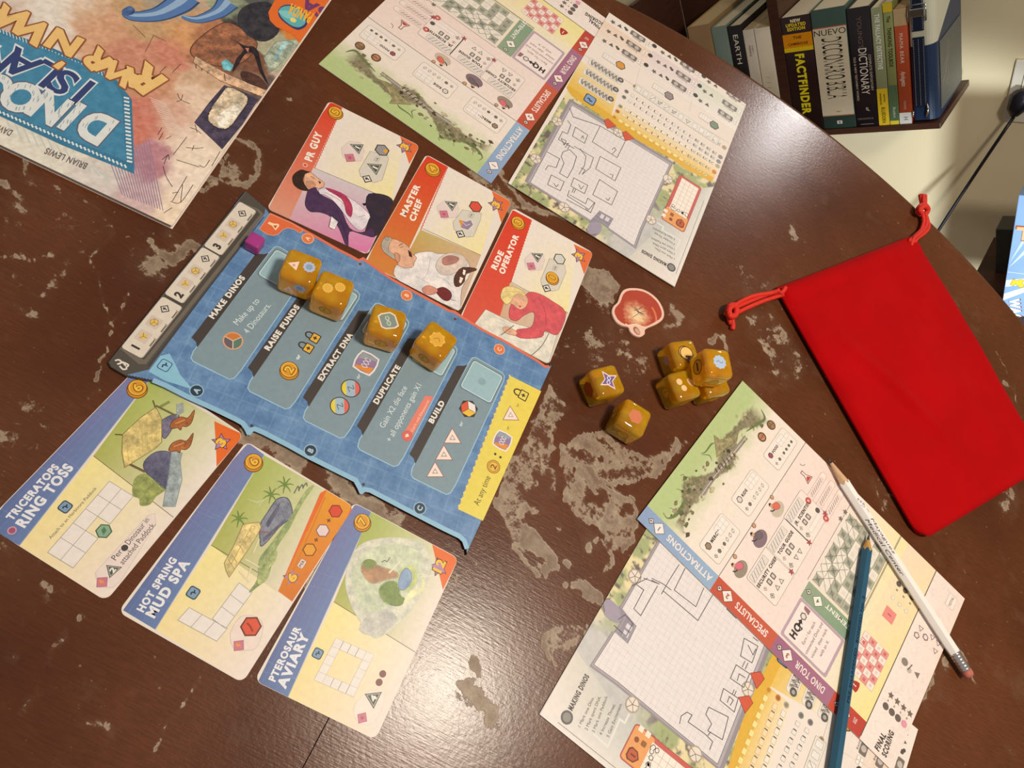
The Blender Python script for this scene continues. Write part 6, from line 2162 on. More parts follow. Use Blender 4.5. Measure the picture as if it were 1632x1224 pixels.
        h_ = 25.0; y0_ = y1_ - h_
        x0_ = q[0] - R * .25; x1_ = x0_ + 27
        P.rect(x0_, y0_, x1_, y1_, (236, 221, 214), 6, (150, 144, 140), .25, r=1.6)
        w_ = x1_ - x0_
        P.rect(x0_ + 1.4, y1_ - 6.4, x1_ - 6, y1_ - 1.4, (222, 212, 206), 7, (130, 124, 120), .15, r=.6)
        for j in range(6):
            P.line([(x0_ + 2.2 + j * 2.8, y1_ - 6), (x0_ + 4.6 + j * 2.8, y1_ - 1.8)], (110, 104, 102), .35, 7.8)
        P.text(nm, (x0_ + w_ * .5, y1_ - 10.2), 2.1, (64, 56, 54), 'x', lay=7, sx=.95)
        dia_icon(P, (x0_ + 4, y1_ - 13.8), 1.5, 7, (140, 100, 104))
        for j in range(2):
            P.rect(x0_ + 8 + 5 * j, y1_ - 15.8, x0_ + 11.4 + 5 * j, y1_ - 11.8, (110, 102, 98), 7, r=.5); P.rect(x0_ + 8.8 + 5 * j, y1_ - 15, x0_ + 10.6 + 5 * j, y1_ - 12.6, (206, 196, 190), 7.6)
        dia_icon(P, (x0_ + 4, y1_ - 19.8), 1.9, 7)
        if k == 0:
            P.rect(x0_ + 7, y1_ - 21.4, x1_ - 4, y1_ - 18.2, (238, 226, 220), 7, (170, 160, 156), .15, r=1.2); P.disc((x1_ - 3, y1_ - 17), 1.9, (96, 88, 84), 7.6, n=14)
        else:
            for j in range(2):
                P.ngon((x0_ + 11 + 5.4 * j, y1_ - 20), 2.3, 3, (96, 90, 86), math.pi / 2 + math.pi * (k == 1), 7); P.ngon((x0_ + 11 + 5.4 * j, y1_ - 20), 1.5, 3, (226, 214, 208), math.pi / 2 + math.pi * (k == 1), 7.6)
        P.star((x1_ - .4, y0_ + 2.6), 2.6, (164, 84, 92), 5, .45, 1.3, 8)
    # flask and tubes
    P.part('lab_symbols')
    q = np.array(e4(965, 545))
    P.poly([q + np.array(p) for p in ((-1.1, 4.6), (1.1, 4.6), (.9, 1.2), (3.4, -3.4), (-3.4, -3.4), (-.9, 1.2))], (236, 222, 216), 4, (130, 70, 66), .5)
    P.poly([q + np.array(p) for p in ((-.9, -.4), (.9, -.4), (2.6, -2.8), (-2.6, -2.8))], (190, 76, 70), 5)
    P.line([e4(930, 475), e4(945, 485), e4(958, 478)], (90, 84, 82), .35, 4, 3)
    for a, b in (((975, 675), (1060, 505)), ((1022, 722), (1110, 560)), ((1070, 770), (1160, 620))):
        A, B = np.array(e4(*a)), np.array(e4(*b))
        x1_ = max(A[0], B[0]) + 1
        P.rect(A[0] - 3, A[1] - 2.4, A[0] + 27, A[1] + 2.4, (238, 224, 216), 4, (196, 120, 110), .2, r=2)
        P.rect(A[0] + 3.5, A[1] - 1.6, A[0] + 23, A[1] + 1.6, (226, 206, 200), 5, r=.8)
        P.disc(A, 2.4, (190, 84, 78), 6, n=16); P.disc(A, 1.1, (228, 170, 160), 7, n=10)
        for j in range(7):
            P.line([(A[0] + 5 + 2.3 * j, A[1] - 1.2), (A[0] + 7 + 2.3 * j, A[1] + 1.2)], (120, 100, 98), .35, 6)
    # checker table
    P.part('excitement_table')
    o = np.array((gxb + 4.5, e5(215, 915)[1])); 
    nx, ny, cw_ = 9, 6, 6.8
    top = e5(465, 490)[1] if e5(465, 490)[1] > e5(215, 915)[1] else e5(215, 915)[1]
    xx1 = max(e5(465, 490)[0], e5(560, 580)[0]) ; xx0 = e5(215, 915)[0]
    yy1 = top; yy0 = yl2 + 2
    nx, ny = 9, 6
    cwx, cwy = (xx1 - xx0) / nx, (yy1 - yy0) / ny
    rs = np.random.RandomState(8)
    for j in range(ny):
        for i in range(nx):
            x0_, y0_ = xx0 + i * cwx, yy1 - (j + 1) * cwy
            gray = (i + 2 * j) % 4 == 0 or (i + j) % 3 == 0
            P.rect(x0_, y0_, x0_ + cwx * .96, y0_ + cwy * .96, (172, 172, 156) if gray else (232, 224, 212), 4)
            P.rect(x0_ + cwx * .24, y0_ + cwy * .24, x0_ + cwx * .72, y0_ + cwy * .72, (140, 140, 128) if gray else (222, 214, 204), 5)
            if j < 2 or (j == 2 and i < 5):
                P.line([(x0_ + .2, y0_ + .2), (x0_ + cwx, y0_ + cwy)], (96, 94, 90), .25, 6)
                if rs.rand() > .5:
                    P.line([(x0_ + .2, y0_ + cwy), (x0_ + cwx, y0_)], (96, 94, 90), .25, 6)
        P.line([(xx0, yy1 - (j + 1) * cwy), (xx1, yy1 - (j + 1) * cwy)], (120, 118, 108), .2, 5.5)
    P.star((xx1 - 2, yy1 + 3), 2.2, (120, 112, 104), 5, .5, 1.57, 5); P.star((xx1 - 9, yy1 + 3.4), 2.2, (120, 112, 104), 5, .5, 1.57, 5)
    # headquarters box
    P.part('tour_box')
    a, b = np.array(e7(215, 545)), np.array(e7(510, 580))
    H4 = np.array([e7(*p) for p in ((300, 375), (520, 585), (435, 755), (210, 545))])
    x0_, y0_ = H4.min(0); x1_, y1_ = H4.max(0)
    x0_, x1_ = bandx + 1.5, gxa - .4 if gxa > bandx + 20 else x1_
    P.rect(x0_, y0_, x1_ + .2, y1_ + 1, (186, 162, 176), 2.6, r=1.5)
    P.rect(x0_ + 1.6, y0_ + 1.8, x1_ - 1.6, y1_ - .6, (238, 222, 218), 4, (170, 140, 156), .2, r=1.4)
    W4 = x1_ - x0_
    P.text('HQ', (x0_ + W4 * .13, y1_ - 8.8), 4.4, (60, 54, 54), 'x', 0, 'l', 1.0, 5)
    P.poly([(x0_ + W4 * .43 + p[0], y1_ - 6.6 + p[1]) for p in ((0, -.7), (3, -.7), (3, -1.9), (5.6, 0), (3, 1.9), (3, .7), (0, .7))], (60, 54, 54), 5)
    P.ngon((x0_ + W4 * .70, y1_ - 6.6), 2.6, 6, (120, 110, 110), 0, 5); P.ngon((x0_ + W4 * .70, y1_ - 6.6), 1.7, 6, (226, 214, 210), 0, 5.6)
    P.poly([(x0_ + W4 * .80, y1_ - 9), (x0_ + W4 * .92, y1_ - 9), (x0_ + W4 * .92, y1_ - 4), (x0_ + W4 * .84, y1_ - 4.6)], (150, 110, 116), 5)
    for i, s in enumerate(('Earn / for each', 'connected Dino and', 'visited; then mark', 'with an X.')):
        P.text(s, (x0_ + W4 * .5, y1_ - 15.5 - i * 4.4), 2.0, (92, 82, 82), 'r', 0, 'c', 1.0, 5)
    # disaster table in pink and white
    P.part('disaster_table')
    Q4 = np.array([e7(*p) for p in ((625, 512), (750, 640), (670, 838), (560, 745))])
    x0_, y0_ = Q4.min(0) + 1; x1_, y1_ = Q4.max(0) - 1
    for j in range(4):
        for i in range(6):
            cx, cy = x0_ + (x1_ - x0_) * i / 6, y0_ + (y1_ - y0_) * j / 4
            pk = (i + j) % 2
            P.rect(cx, cy, cx + (x1_ - x0_) / 6.2, cy + (y1_ - y0_) / 4.2, (226, 150, 146) if pk else (240, 224, 216), 4, (200, 140, 134), .15)
            P.rect(cx + 1.3, cy + 1.6, cx + (x1_ - x0_) / 6.2 - 1.3, cy + (y1_ - y0_) / 4.2 - 1.6, (196, 110, 108) if pk else (224, 200, 194), 5)
    q = np.array(e7(572, 800)); P.poly([q + np.array(p) for p in ((-3.4, -3), (3.6, -3), (0, 3.6))], (176, 60, 50), 5, None, 0, 3); P.text('!', q - (0, 1.6), 3, (240, 210, 190), 'x', lay=6)
    q = np.array(e7(752, 447)); P.rect(q[0] - 4.4, q[1] - 4.4, q[0] + 4.4, q[1] + 4.4, (228, 140, 134), 4); P.line([q - (0, 1.5), q + (0, 1.5)], (176, 80, 80), .8, 5)
    for k in range(3):
        for j, (dx, dy) in enumerate(((770, 360), (790, 320), (800, 290))):
            q = np.array(e7(dx + 33 * k, dy + 34 * k))
            if j == 2: P.disc(q, 2.0, (96, 88, 84), 4, n=14)
            elif j == 1: P.text('x', q - (0, .8), 2.0, (80, 74, 70), 'b', lay=4)
            else: P.disc(q, 1.5, (200, 190, 180), 4, n=12); P.disc(q, 1.1, (238, 224, 204), 4.6, n=12)
    P.part('scoring_section')
    P.quadf([(0, 0), (SW, 0), (SW, yd - .3), (0, yd - .3)], ((234, 220, 212), (236, 214, 204), (236, 220, 212), (236, 224, 218)), 2.2)
    rs = np.random.RandomState(5)
    for k in range(70):
        a = np.array((3 + rs.rand() * (SW - 6), 2 + rs.rand() * (yd - 5))); t = rs.rand() * 6.28
        P.line([a, a + 2.4 * np.array((math.cos(t), math.sin(t))), a + 4 * np.array((math.cos(t + .9), math.sin(t + .9)))], (226, 206, 200), .35, 2.8, 3)
    P.tfit('FINAL', e7(697, 1142), e7(735, 1060), 3.4, (78, 68, 64), 'x', 4)
    P.tfit('SCORING', e7(735, 1172), e7(775, 1045), 3.4, (78, 68, 64), 'x', 4)
    for k in range(4):
        c, s_ = np.array(e7(733 + 31 * k, 910 + 30 * k)), np.array(e7(760 + 32 * k, 855 + 31 * k))
        P.disc(c, 2.3, (110, 96, 92) if k < 3 else (220, 150, 170), 4, n=14); P.star(s_, 2.5, (120, 104, 96), 5, .5, 1.57, 4)
        P.text('=', (c + s_) / 2 - (0, .7), 1.8, (110, 96, 92), 'b', lay=4)
    P.disc(e7(830, 685), 2.6, (140, 130, 124), 4, n=14); P.disc(e7(852, 728), 1.9, (190, 176, 170), 4, n=12); P.line([e7(845, 725), e7(868, 700)], (100, 92, 88), .7, 4)
    P.ngon(e7(893, 750), 2.6, 3, (130, 118, 112), 1.57, 4)
    for c, n_ in (((912, 515), 3), ((935, 560), 6), ((970, 560), 3), ((1000, 590), 3), ((890, 550), 5), ((985, 630), 3)):
        q = e7(*c); P.ngon(q, 2.5, n_, (130, 116, 120), 1.2, 4); P.ngon(q, 1.6, n_, (232, 214, 210), 1.2, 5)
    q = np.array(e7(1068, 375)); P.rect(q[0] - 6, q[1] - 3.5, q[0] + 4, q[1] + 3.5, (240, 224, 216), 4, (190, 176, 170), .25, r=1); P.text('TOTAL', q + (-1, -.8), 1.7, (120, 104, 100), 'b', lay=5)


def pencil_lines(P, sets, g, col=(92, 86, 92), w=.42, lay=9):
    P.part('pencil_marks')
    for st in sets:
        P.line([g(*p) for p in st], col, w, lay)


def design_b(P, marks='far'):
    g = lambda x, y: F2.px(*C4(x, y))
    LN = (120, 114, 110)
    P.part('scenery')
    SC_ = np.array([g(*p) for p in [(35, 765), (300, 330), (345, 395), (760, 655), (800, 690), (960, 755), (772, 1217), (760, 1222)]])
    grid = [(310, 412), (742, 676), (612, 960), (585, 1035), (470, 955), (492, 915), (432, 880), (412, 935), (125, 755)]
    GR = np.array([g(*p) for p in grid])

    def scene(X_, Y_):
        n1, n2 = fbm(X_ * .10, Y_ * .10, 4), fbm(X_ * .3 + 7, Y_ * .3, 5)
        grey, green, sand, dark = np.array((196, 194, 196)), np.array((164, 172, 124)), np.array((226, 212, 168)), np.array((112, 102, 96))
        k = np.clip((n1 - .42) * 8, 0, 1)[..., None]
        c = sand * (1 - k) + green * k
        k = np.clip((n2 - .56) * 8, 0, 1)[..., None]
        c = c * (1 - k) + dark * k
        far = np.clip((120 - Y_) / 40 + 0, 0, 1)
        low = np.clip((g(600, 980)[1] * 0 + (np.hypot(X_ - g(640, 1060)[0], Y_ - g(640, 1060)[1])) < 46) * 1.0, 0, 1)
        m_ = np.clip(1 - np.hypot((X_ - g(650, 1080)[0]) / 44, (Y_ - g(650, 1080)[1]) / 52), 0, 1)[..., None]
        m_ = np.clip(m_ * 2.6, 0, 1) * .92
        return c * (1 - m_) + (grey + (n2[..., None] - .5) * 26) * m_, inpoly(X_, Y_, SC_)
    x0_, y0_ = SC_.min(0); x1_, y1_ = SC_.max(0)
    P.paint(max(0, x0_), max(0, y0_), min(SW, x1_), min(SH, y1_), .7, scene, 1)
    P.part('page_ground')
    # pale corner with the making list
    P.quadf([g(560, 1090), g(770, 1217), g(900, 830), g(640, 1010)], ((214, 206, 196), (232, 222, 218), (196, 198, 192), (200, 200, 194)), 1.6)
    P.quadf([g(700, 900), g(890, 780), g(960, 770), g(770, 1217)], ((190, 192, 188), (196, 196, 190), (226, 220, 214), (230, 222, 218)), 1.9)
    P.line([g(770, 1160), g(895, 835)], (120, 116, 112), .3, 3)
    P.part('game_grid')
    c_ = GR.mean(0)
    P.poly(c_ + (GR - c_) * 1.07, (150, 142, 148), 3)
    P.poly(c_ + (GR - c_) * 1.03, (176, 168, 176), 3.5)
    P.poly(GR, (226, 219, 219), 4, (110, 102, 108), .35)
    x0_, y0_ = GR.min(0); x1_, y1_ = GR.max(0)
    step = 3.55
    k = 1
    ins = lambda p: bool(inpoly(np.array([p[0]]), np.array([p[1]]), GR)[0])
    while x0_ + k * step < x1_:
        x_ = x0_ + k * step
        ys = [y for y in np.arange(y0_, y1_, .6) if ins((x_, y))]
        if ys: P.line([(x_, ys[0]), (x_, ys[-1])], (202, 196, 200), .14, 5)
        k += 1
    k = 1
    while y0_ + k * step < y1_:
        y_ = y0_ + k * step
        xs = [x for x in np.arange(x0_, x1_, .6) if ins((x, y_))]
        if xs: P.line([(xs[0], y_), (xs[-1], y_)], (202, 196, 200), .14, 5)
        k += 1
    for c in ((245, 485), (150, 650), (275, 865), (735, 740), (660, 920), (515, 535)):
        P.part('entrance_drawing', True); q = np.array(g(*c)); P.disc(q, 4.4, (176, 160, 148), 6, n=12); P.disc(q, 3.6, (226, 216, 204), 6.6, n=12)
        for t in range(5):
            a = t * 1.25
            P.line([q, q + 3.8 * np.array((math.cos(a), math.sin(a)))], (120, 96, 84), .35, 7)
    for c in ((475, 500), (555, 555)):
        P.part('red_dinosaur', True); q = np.array(g(*c)); P.poly([q + np.array(p) for p in ((-5, -3), (0, 4.5), (5, -1), (3, -5))], (206, 92, 66), 6.8, (140, 60, 44), .3)
    P.part('main_gate'); P.poly([g(*p) for p in [(430, 882), (492, 918), (470, 958), (440, 935), (410, 950), (385, 930)]], (146, 138, 152), 5)
    P.poly([g(*p) for p in [(440, 893), (455, 902), (446, 918), (432, 910)]], (214, 208, 216), 6); P.poly([g(*p) for p in [(462, 906), (478, 915), (470, 930), (454, 922)]], (214, 208, 216), 6)
    P.poly([g(*p) for p in [(400, 930), (440, 940), (430, 985), (390, 990), (375, 960)]], (158, 148, 166), 6, None, 0, 3)
    P.line([g(*p) for p in [(372, 960), (385, 985), (420, 985)]], (110, 100, 84), .6, 6.6, 4)
    # yellow band with six rows of boxes
    P.part('yellow_band')
    P.quadf([g(285, 335), g(350, 215), g(520, 325), g(480, 480)], ((224, 178, 70), (234, 216, 176), (236, 222, 198), (226, 186, 84)), 2.2)
    P.quadf([g(480, 480), g(520, 400), g(965, 675), g(935, 748)], ((226, 184, 80), (236, 222, 200), (236, 224, 212), (228, 192, 106)), 2.2)
    A, B = np.array(g(300, 372)), np.array(g(800, 690))
    P.poly([g(285, 335), g(310, 372), g(450, 468), g(560, 548), g(760, 655), g(800, 690), g(930, 752), g(938, 733), g(762, 630), g(500, 466), g(300, 330)], (220, 174, 66), 2.8)
    rows = [((498, 466), (925, 735), (226, 170, 70), (244, 222, 150)), ((512, 440), (940, 708), (206, 130, 70), (240, 214, 176)), ((525, 418), (955, 682), (176, 168, 150), (236, 226, 216)),
            ((541, 377), (960, 662), (140, 140, 136), (228, 222, 218)), ((552, 352), (968, 642), (140, 132, 132), (228, 222, 218)), ((590, 330), (985, 600), (176, 150, 120), (228, 222, 218))]
    for ri, (a, b, cc, fill) in enumerate(rows):
        P.part('track_row', True)
        a, b = np.array(g(*a)), np.array(g(*b))
        P.disc(a, 1.9, cc, 5, n=14); P.disc(a, 1.2, tuple(int(v * .8) for v in cc), 5.6, n=12)
        P.disc(b, 2.1, cc, 5, n=14)
        n = 15
        dirn = (b - a) / (n + 1)
        dd = dirn / np.hypot(*dirn)
        for i in range(1, n + 1):
            c = a + dirn * i
            w_ = 1.75 if ri < 3 else 1.25
            P.rect(c[0] - w_, c[1] - 1.45, c[0] + w_, c[1] + 1.45, fill, 4.6, (190, 160, 120) if ri < 2 else (156, 150, 146), .15)
            if i > 1 and ri in (1, 3, 4, 2):
                P.rect(c[0] + w_ + .1, c[1] - 1.2, c[0] + w_ + .7, c[1] + 1.2, (96, 90, 88), 4.9)
            if i > 11 and marks == 'far':
                P.line([c + np.array((-1.4, -1.2)), c + np.array((1.4, 1.2))], (80, 76, 76), .3, 6); P.line([c + np.array((-1.3, 1.2)), c + np.array((1.3, -1.0))], (80, 76, 76), .25, 6)
    P.part('symbol_row')
    a, b = np.array(g(590, 330)), np.array(g(960, 575))
    P.part('build_boxes')
    x0b, x1b, ym = min(a[0], b[0]), max(a[0], b[0]), (a[1] + b[1]) / 2
    P.rect(x0b, ym - 4, x1b, ym + 4, (226, 220, 212), 5.4, (150, 144, 138), .2, r=.6)
    for k in range(12):
        c = a + (b - a) * (k + .5) / 12
        if k in (3, 5, 7): P.ngon((c[0], ym), 2.6, 3, (120, 114, 108), 1.57, 6); P.ngon((c[0], ym), 1.7, 3, (226, 220, 214), 1.57, 6.6)
        else: P.rect(c[0] - 2, ym - 2.6, c[0] + 2, ym + 2.6, (232, 226, 220), 6, (150, 144, 138), .2, r=.3)
        if 1 < k < 6: P.line([(c[0] - 2, ym - 2.6), (c[0] + 2, ym + 2.6)], (90, 84, 84), .3, 7)
    # three hatched counters at the corner
    for k in range(3):
        P.part('hatched_counter', True)
        a, b = np.array(g(395 - 22 * k, 222 + 42 * k)), np.array(g(520 - 22 * k, 300 + 42 * k))
        x0c, x1c, yc_ = min(a[0], b[0]), max(a[0], b[0]), (a[1] + b[1]) / 2
        P.rect(x0c - 3, yc_ - 4.0, x1c + 2, yc_ + 4.2, (230, 222, 214), 4, (190, 184, 178), .2, r=2)
        for j in range(6):
            P.rect(x0c + j * (x1c - x0c) / 6 + .3, yc_ - 3.0, x0c + (j + 1) * (x1c - x0c) / 6 - .3, yc_ + 3.0, (214, 206, 198), 5, (140, 132, 128), .2)
        z_ = []
        for j in range(17):
            z_.append((x0c + j * (x1c - x0c) / 16, yc_ + (2.8 if j % 2 else -2.6)))
        P.line(z_, (84, 78, 78), .4, 7)
        P.line([(p[0] + .8, p[1] * .6 + yc_ * .4) for p in z_], (84, 78, 78), .3, 7)
        P.disc((x0c - 1.0, yc_ - 1), 2.6, (96, 92, 90), 6, n=16); P.disc((x0c - 1.0, yc_ - 1), 1.3, (170, 164, 160), 7, n=10)
    P.part('badge')
    q = np.array(g(390, 388)); P.rect(q[0] - 4.6, q[1] - 4.6, q[0] + 4.6, q[1] + 4.6, (44, 58, 90), 6, r=1.8); P.rect(q[0] - 3.9, q[1] - 3.9, q[0] + 3.9, q[1] + 3.9, (132, 160, 200), 7, r=1.5)
    P.line([q + np.array(p) for p in ((-2.2, .6), (-.4, 1.2), (.8, -.4), (2.4, .4))], (36, 50, 80), 1.0, 8, 3)
    # three dinosaur lists along the foot
    for bi, (c0_, tint, hx, word) in enumerate((((470, 40), (232, 206, 186), (214, 150, 70), 'HERBIVORES'), ((690, 175), (222, 204, 204), (150, 136, 140), 'CARNIVORES'), ((895, 305), (210, 212, 196), (120, 140, 116), 'AQUATIC'))):
        P.part('tinted_grounds')
        a, b = np.array(g(c0_[0] - 20, c0_[1] + 10)), np.array(g(c0_[0] + 190, c0_[1] + 170))
        P.quadf([g(c0_[0] - 20, c0_[1] - 5), g(c0_[0] + 200, c0_[1] + 140), g(c0_[0] + 150, c0_[1] + 230), g(c0_[0] - 65, c0_[1] + 90)], (tint, tint, (232, 222, 216), (232, 222, 216)), 1.5)
        for r_ in range(3):
            P.part('dinosaur_row', True)
            ox, oy = c0_[0] - 19 * r_, c0_[1] + 42 * r_
            st_ = g(ox + 22, oy + 4)
            P.star(st_, 2.6, (110, 100, 92), 5, .5, 1.57, 4)
            P.ngon(g(ox + 52, oy + 22), 2.5, 3, (104, 98, 94), -1.57, 4)
            if bi < 2: P.disc(g(ox + 82, oy + 38), 1.5, (90, 84, 80), 4, n=10); P.disc(g(ox + 77, oy + 30), 1.2, (90, 84, 80), 4.2, n=8)
            q1, q2 = np.array(g(ox + 105, oy + 50)), np.array(g(ox + 160, oy + 85))
            x0c, x1c, yc_ = min(q1[0], q2[0]), max(q1[0], q2[0]), (q1[1] + q2[1]) / 2
            P.rect(x0c - 1, yc_ - 2.7, x1c + 1, yc_ + 2.7, (122, 112, 108), 4.4, r=.9)
            for k in range(2):
                P.disc((x0c + (x1c - x0c) * (.25 + .5 * k), yc_), 2.0, (190, 180, 172), 5, n=12)
            for k in range(4):
                P.rect(x0c - 7.2 + 2.6 * (k % 2), yc_ - 2.4 + 2.6 * (k // 2), x0c - 5.0 + 2.6 * (k % 2), yc_ - .2 + 2.6 * (k // 2), (240, 232, 226), 5, (180, 170, 160), .15)
            P.disc((x0c - 9.6, yc_ - 1.5), 2.2, (70, 64, 64), 5, n=14)
            P.text('Brachiosaurus'[:9 + r_ * 2], ((x0c + x1c) / 2, yc_ + 3.4), 1.4, (96, 88, 84), 'r', lay=5)
        q = g(c0_[0] + 55 - 5 * bi, c0_[1] + 196 + 0 * bi)
        P.ngon(q, 4.6, 6, (84, 76, 70), 0, 5); P.ngon(q, 3.8, 6, hx, 0, 5.6)
        q1 = np.array(g(c0_[0] + 12, c0_[1] + 170))
        P.rect(q1[0] - 7, q1[1] - 3, q1[0] + 7, q1[1] + 3, (234, 226, 220), 4.5, (150, 142, 136), .2)
        for k in range(1, 6): P.line([(q1[0] - 7 + 2.33 * k, q1[1] - 3), (q1[0] - 7 + 2.33 * k, q1[1] + 3)], (180, 172, 166), .15, 5.2)
        P.part('section_lines')
    P.part('section_lines')
    P.line([g(350, 180), g(1005, 580)], (190, 182, 176), .25, 3)
    P.line([g(640, 130), g(590, 330)], (206, 196, 190), .2, 3); P.line([g(865, 290), g(830, 440)], (206, 196, 190), .2, 3)
    # the damage counter in salmon and orange
    P.part('counter_panel')
    Q = np.array([g(*p) for p in ((785, 712), (888, 775), (812, 985), (694, 915))])
    x0_, y0_ = Q.min(0) + 1.5; x1_, y1_ = Q.max(0) - 1.5
    P.rect(x0_, y0_, x1_, y1_, (198, 96, 88), 4, (150, 70, 60), .3, r=2)
    yo = g(725, 880)[1]
    P.rect(x0_ + .6, y1_ - 14, x1_ - .6, y1_ - .6, (226, 158, 96), 5, r=1.6)
    P.rect(x0_ + 2.2, y0_ + 2.2, x1_ - 2.6, y1_ - 13, (238, 228, 218), 5.5)
    nx, ny = 4, 8
    for k in range(1, nx): P.line([(x0_ + 2.2 + (x1_ - x0_ - 4.8) * k / nx, y0_ + 2.2), (x0_ + 2.2 + (x1_ - x0_ - 4.8) * k / nx, y1_ - 13)], (180, 150, 140), .18, 6)
    for k in range(1, ny): P.line([(x0_ + 2.2, y0_ + 2.2 + (y1_ - y0_ - 15.2) * k / ny), (x1_ - 2.6, y0_ + 2.2 + (y1_ - y0_ - 15.2) * k / ny)], (180, 150, 140), .18, 6)
    q = np.array((x0_ + 5.2, y1_ - 6.5)); P.poly([q + 3.9 * np.array(p) for p in ((-.9, .6), (-.5, 1), (.5, 1), (.9, .6), (.8, -.4), (0, -1), (-.8, -.4))], (110, 52, 34), 6); P.poly([q + 3.1 * np.array(p) for p in ((-.9, .6), (-.5, 1), (.5, 1), (.9, .6), (.8, -.4), (0, -1), (-.8, -.4))], (186, 92, 58), 6.6)
    P.text('1', q - (0, 1.4), 2.8, (110, 52, 34), 'x', lay=7.4)
    P.disc((x0_ + 13, y1_ - 4.4), 1.5, (140, 80, 50), 6); P.rect(x0_ + 17.5, y1_ - 5.6, x0_ + 20.5, y1_ - 2.6, (240, 226, 214), 6)
    P.rect(x0_ + 12, y1_ - 10.6, x0_ + 15, y1_ - 7.4, (150, 96, 50), 6, r=.8); P.rect(x0_ + 17.5, y1_ - 10.4, x0_ + 20.5, y1_ - 7.4, (240, 226, 214), 6)
    rs = np.random.RandomState(12)
    for k in range(10):
        c = (x0_ + 3 + rs.rand() * (x1_ - x0_ - 7), y1_ - 14.2 - rs.rand() * 3.6)
        P.disc(c, 1.4, (70, 62, 62), 7, n=12); P.disc(c, 1.0, (236, 226, 220), 7.6, n=12)
    # instructions
    P.part('instructions')
    P.tfit('MAKING DINOS', g(730, 1114), g(622, 1052), 2.7, (84, 78, 76), 'x', 5)
    P.disc(g(750, 1131), 3.5, (96, 92, 92), 5, n=18); P.disc(g(750, 1131), 2.4, (140, 136, 134), 5.6, n=14)
    for i, s in enumerate(('1 Mark one Dino.', '2 Mark spent DNA.', '3 Mark one Paddock.', '4 Increase Threat.', '5 Gain Excitement.')):
        P.tfit(s, g(767 - 0 * i, 1092 - 22 * i), g(675 - (i % 3) * 8, 1040 - 22 * i), 1.7, (104, 98, 96), 'r', 5)
    P.part('lab_symbols')
    P.line([g(*p) for p in [(690, 935), (715, 950), (710, 965), (790, 1010), (770, 1050)]], (222, 222, 216), 1.2, 3, 0)
    if marks == 'far':
        S = [[(325, 510), (380, 545), (365, 582), (312, 550), (325, 510)], [(300, 425), (315, 465), (435, 505), (545, 570)], [(435, 505), (400, 575), (510, 645), (545, 575)], [(290, 480), (305, 500), (290, 540), (268, 530), (250, 565), (320, 605)],
             [(262, 560), (285, 572), (275, 590), (262, 560)], [(300, 590), (290, 610)], [(320, 595), (405, 645), (390, 690), (355, 720), (368, 700), (350, 690)], [(270, 620), (300, 610), (330, 640), (315, 690), (290, 735), (255, 715), (275, 670), (262, 640), (270, 620)],
             [(345, 605), (372, 640), (365, 680), (340, 720)], [(200, 620), (255, 650), (240, 690), (205, 680), (192, 700)], [(218, 722), (275, 752), (258, 792), (202, 765), (218, 722)], [(230, 760), (240, 775), (250, 765)], [(318, 735), (380, 768), (365, 805), (305, 772), (318, 735)],
             [(340, 765), (350, 785), (362, 770)], [(435, 640), (527, 690), (500, 748), (415, 695), (435, 640)], [(432, 742), (512, 795), (485, 855), (402, 810), (432, 742)], [(460, 825), (470, 835), (478, 822)], [(478, 718), (492, 722), (488, 735)], [(350, 560), (358, 548), (362, 562)],
             [(298, 790), (290, 815), (385, 875), (410, 845), (380, 825), (370, 850), (300, 810)], [(370, 870), (392, 890), (412, 845)], [(285, 830), (395, 890)], [(318, 780), (310, 800)], [(326, 785), (318, 803)], [(280, 600), (295, 582), (275, 585)],
             [(487, 610), (498, 600), (505, 612), (495, 622), (488, 630)]]
        pencil_lines(P, S, g)


make_sheet('player sheet with green jungle top and coloured side band, at the top beside the book', sheet_frame((783, 292), (507, 101), TH), 0.0004, lambda P: design_a(P))
make_sheet('player sheet with a full pencilled park map and yellow strip, above the token', sheet_frame((1074.9, 457.4), (812.6, 293.9), 2 * TH), 0.0012, lambda P: design_b(P, 'far'))

# the near pair: map sheet under, banded sheet on top
F4 = sheet_frame((859.4, 1138), (1008.4, 880.8), 0.0004)


def near_map(P):
    design_b(P, 'near')
    # pencilled park drawn on this copy, read off the photograph
    g = lambda x, y: (lambda q: (float(q[0] @ F4.x) * 1000, float(q[0] @ F4.y) * 1000))([U(*E6(x, y), .0009) - F4.o])
    S = [[(1070, 565), (1140, 605), (1110, 690), (1052, 655), (1070, 565)], [(1090, 600), (1115, 650), (1130, 620)], [(1030, 700), (1098, 745), (1068, 815), (1000, 768), (1030, 700)], [(1035, 780), (1045, 745), (1075, 765)], [(965, 820), (1040, 870), (1020, 940), (948, 880), (965, 820)], [(985, 890), (995, 860), (1015, 880), (1000, 905)],
         [(890, 915), (990, 965), (960, 1080), (885, 1035), (905, 1000), (875, 950), (890, 915)], [(780, 940), (750, 960), (742, 1000)], [(780, 940), (805, 955), (785, 990), (870, 1050), (910, 1090), (895, 1130)], [(1075, 680), (1060, 712)], [(1090, 690), (1075, 722)], [(1020, 825), (1010, 850)], [(1030, 832), (1020, 856)],
         [(885, 1060), (900, 1040)], [(740, 190), (690, 270), (650, 340)], [(770, 210), (715, 320), (825, 405), (865, 310)], [(650, 340), (660, 325), (835, 475), (910, 345)], [(545, 250), (520, 290), (560, 320), (510, 415), (545, 450), (590, 370), (630, 300)], [(500, 300), (580, 260)], [(560, 260), (640, 290), (600, 270)],
         [(600, 260), (660, 290), (700, 320)], [(980, 415), (1030, 465)], [(1115, 560), (1140, 580)], [(430, 470), (465, 445), (505, 490), (470, 555), (410, 500)]]
    pencil_lines(P, S, g)


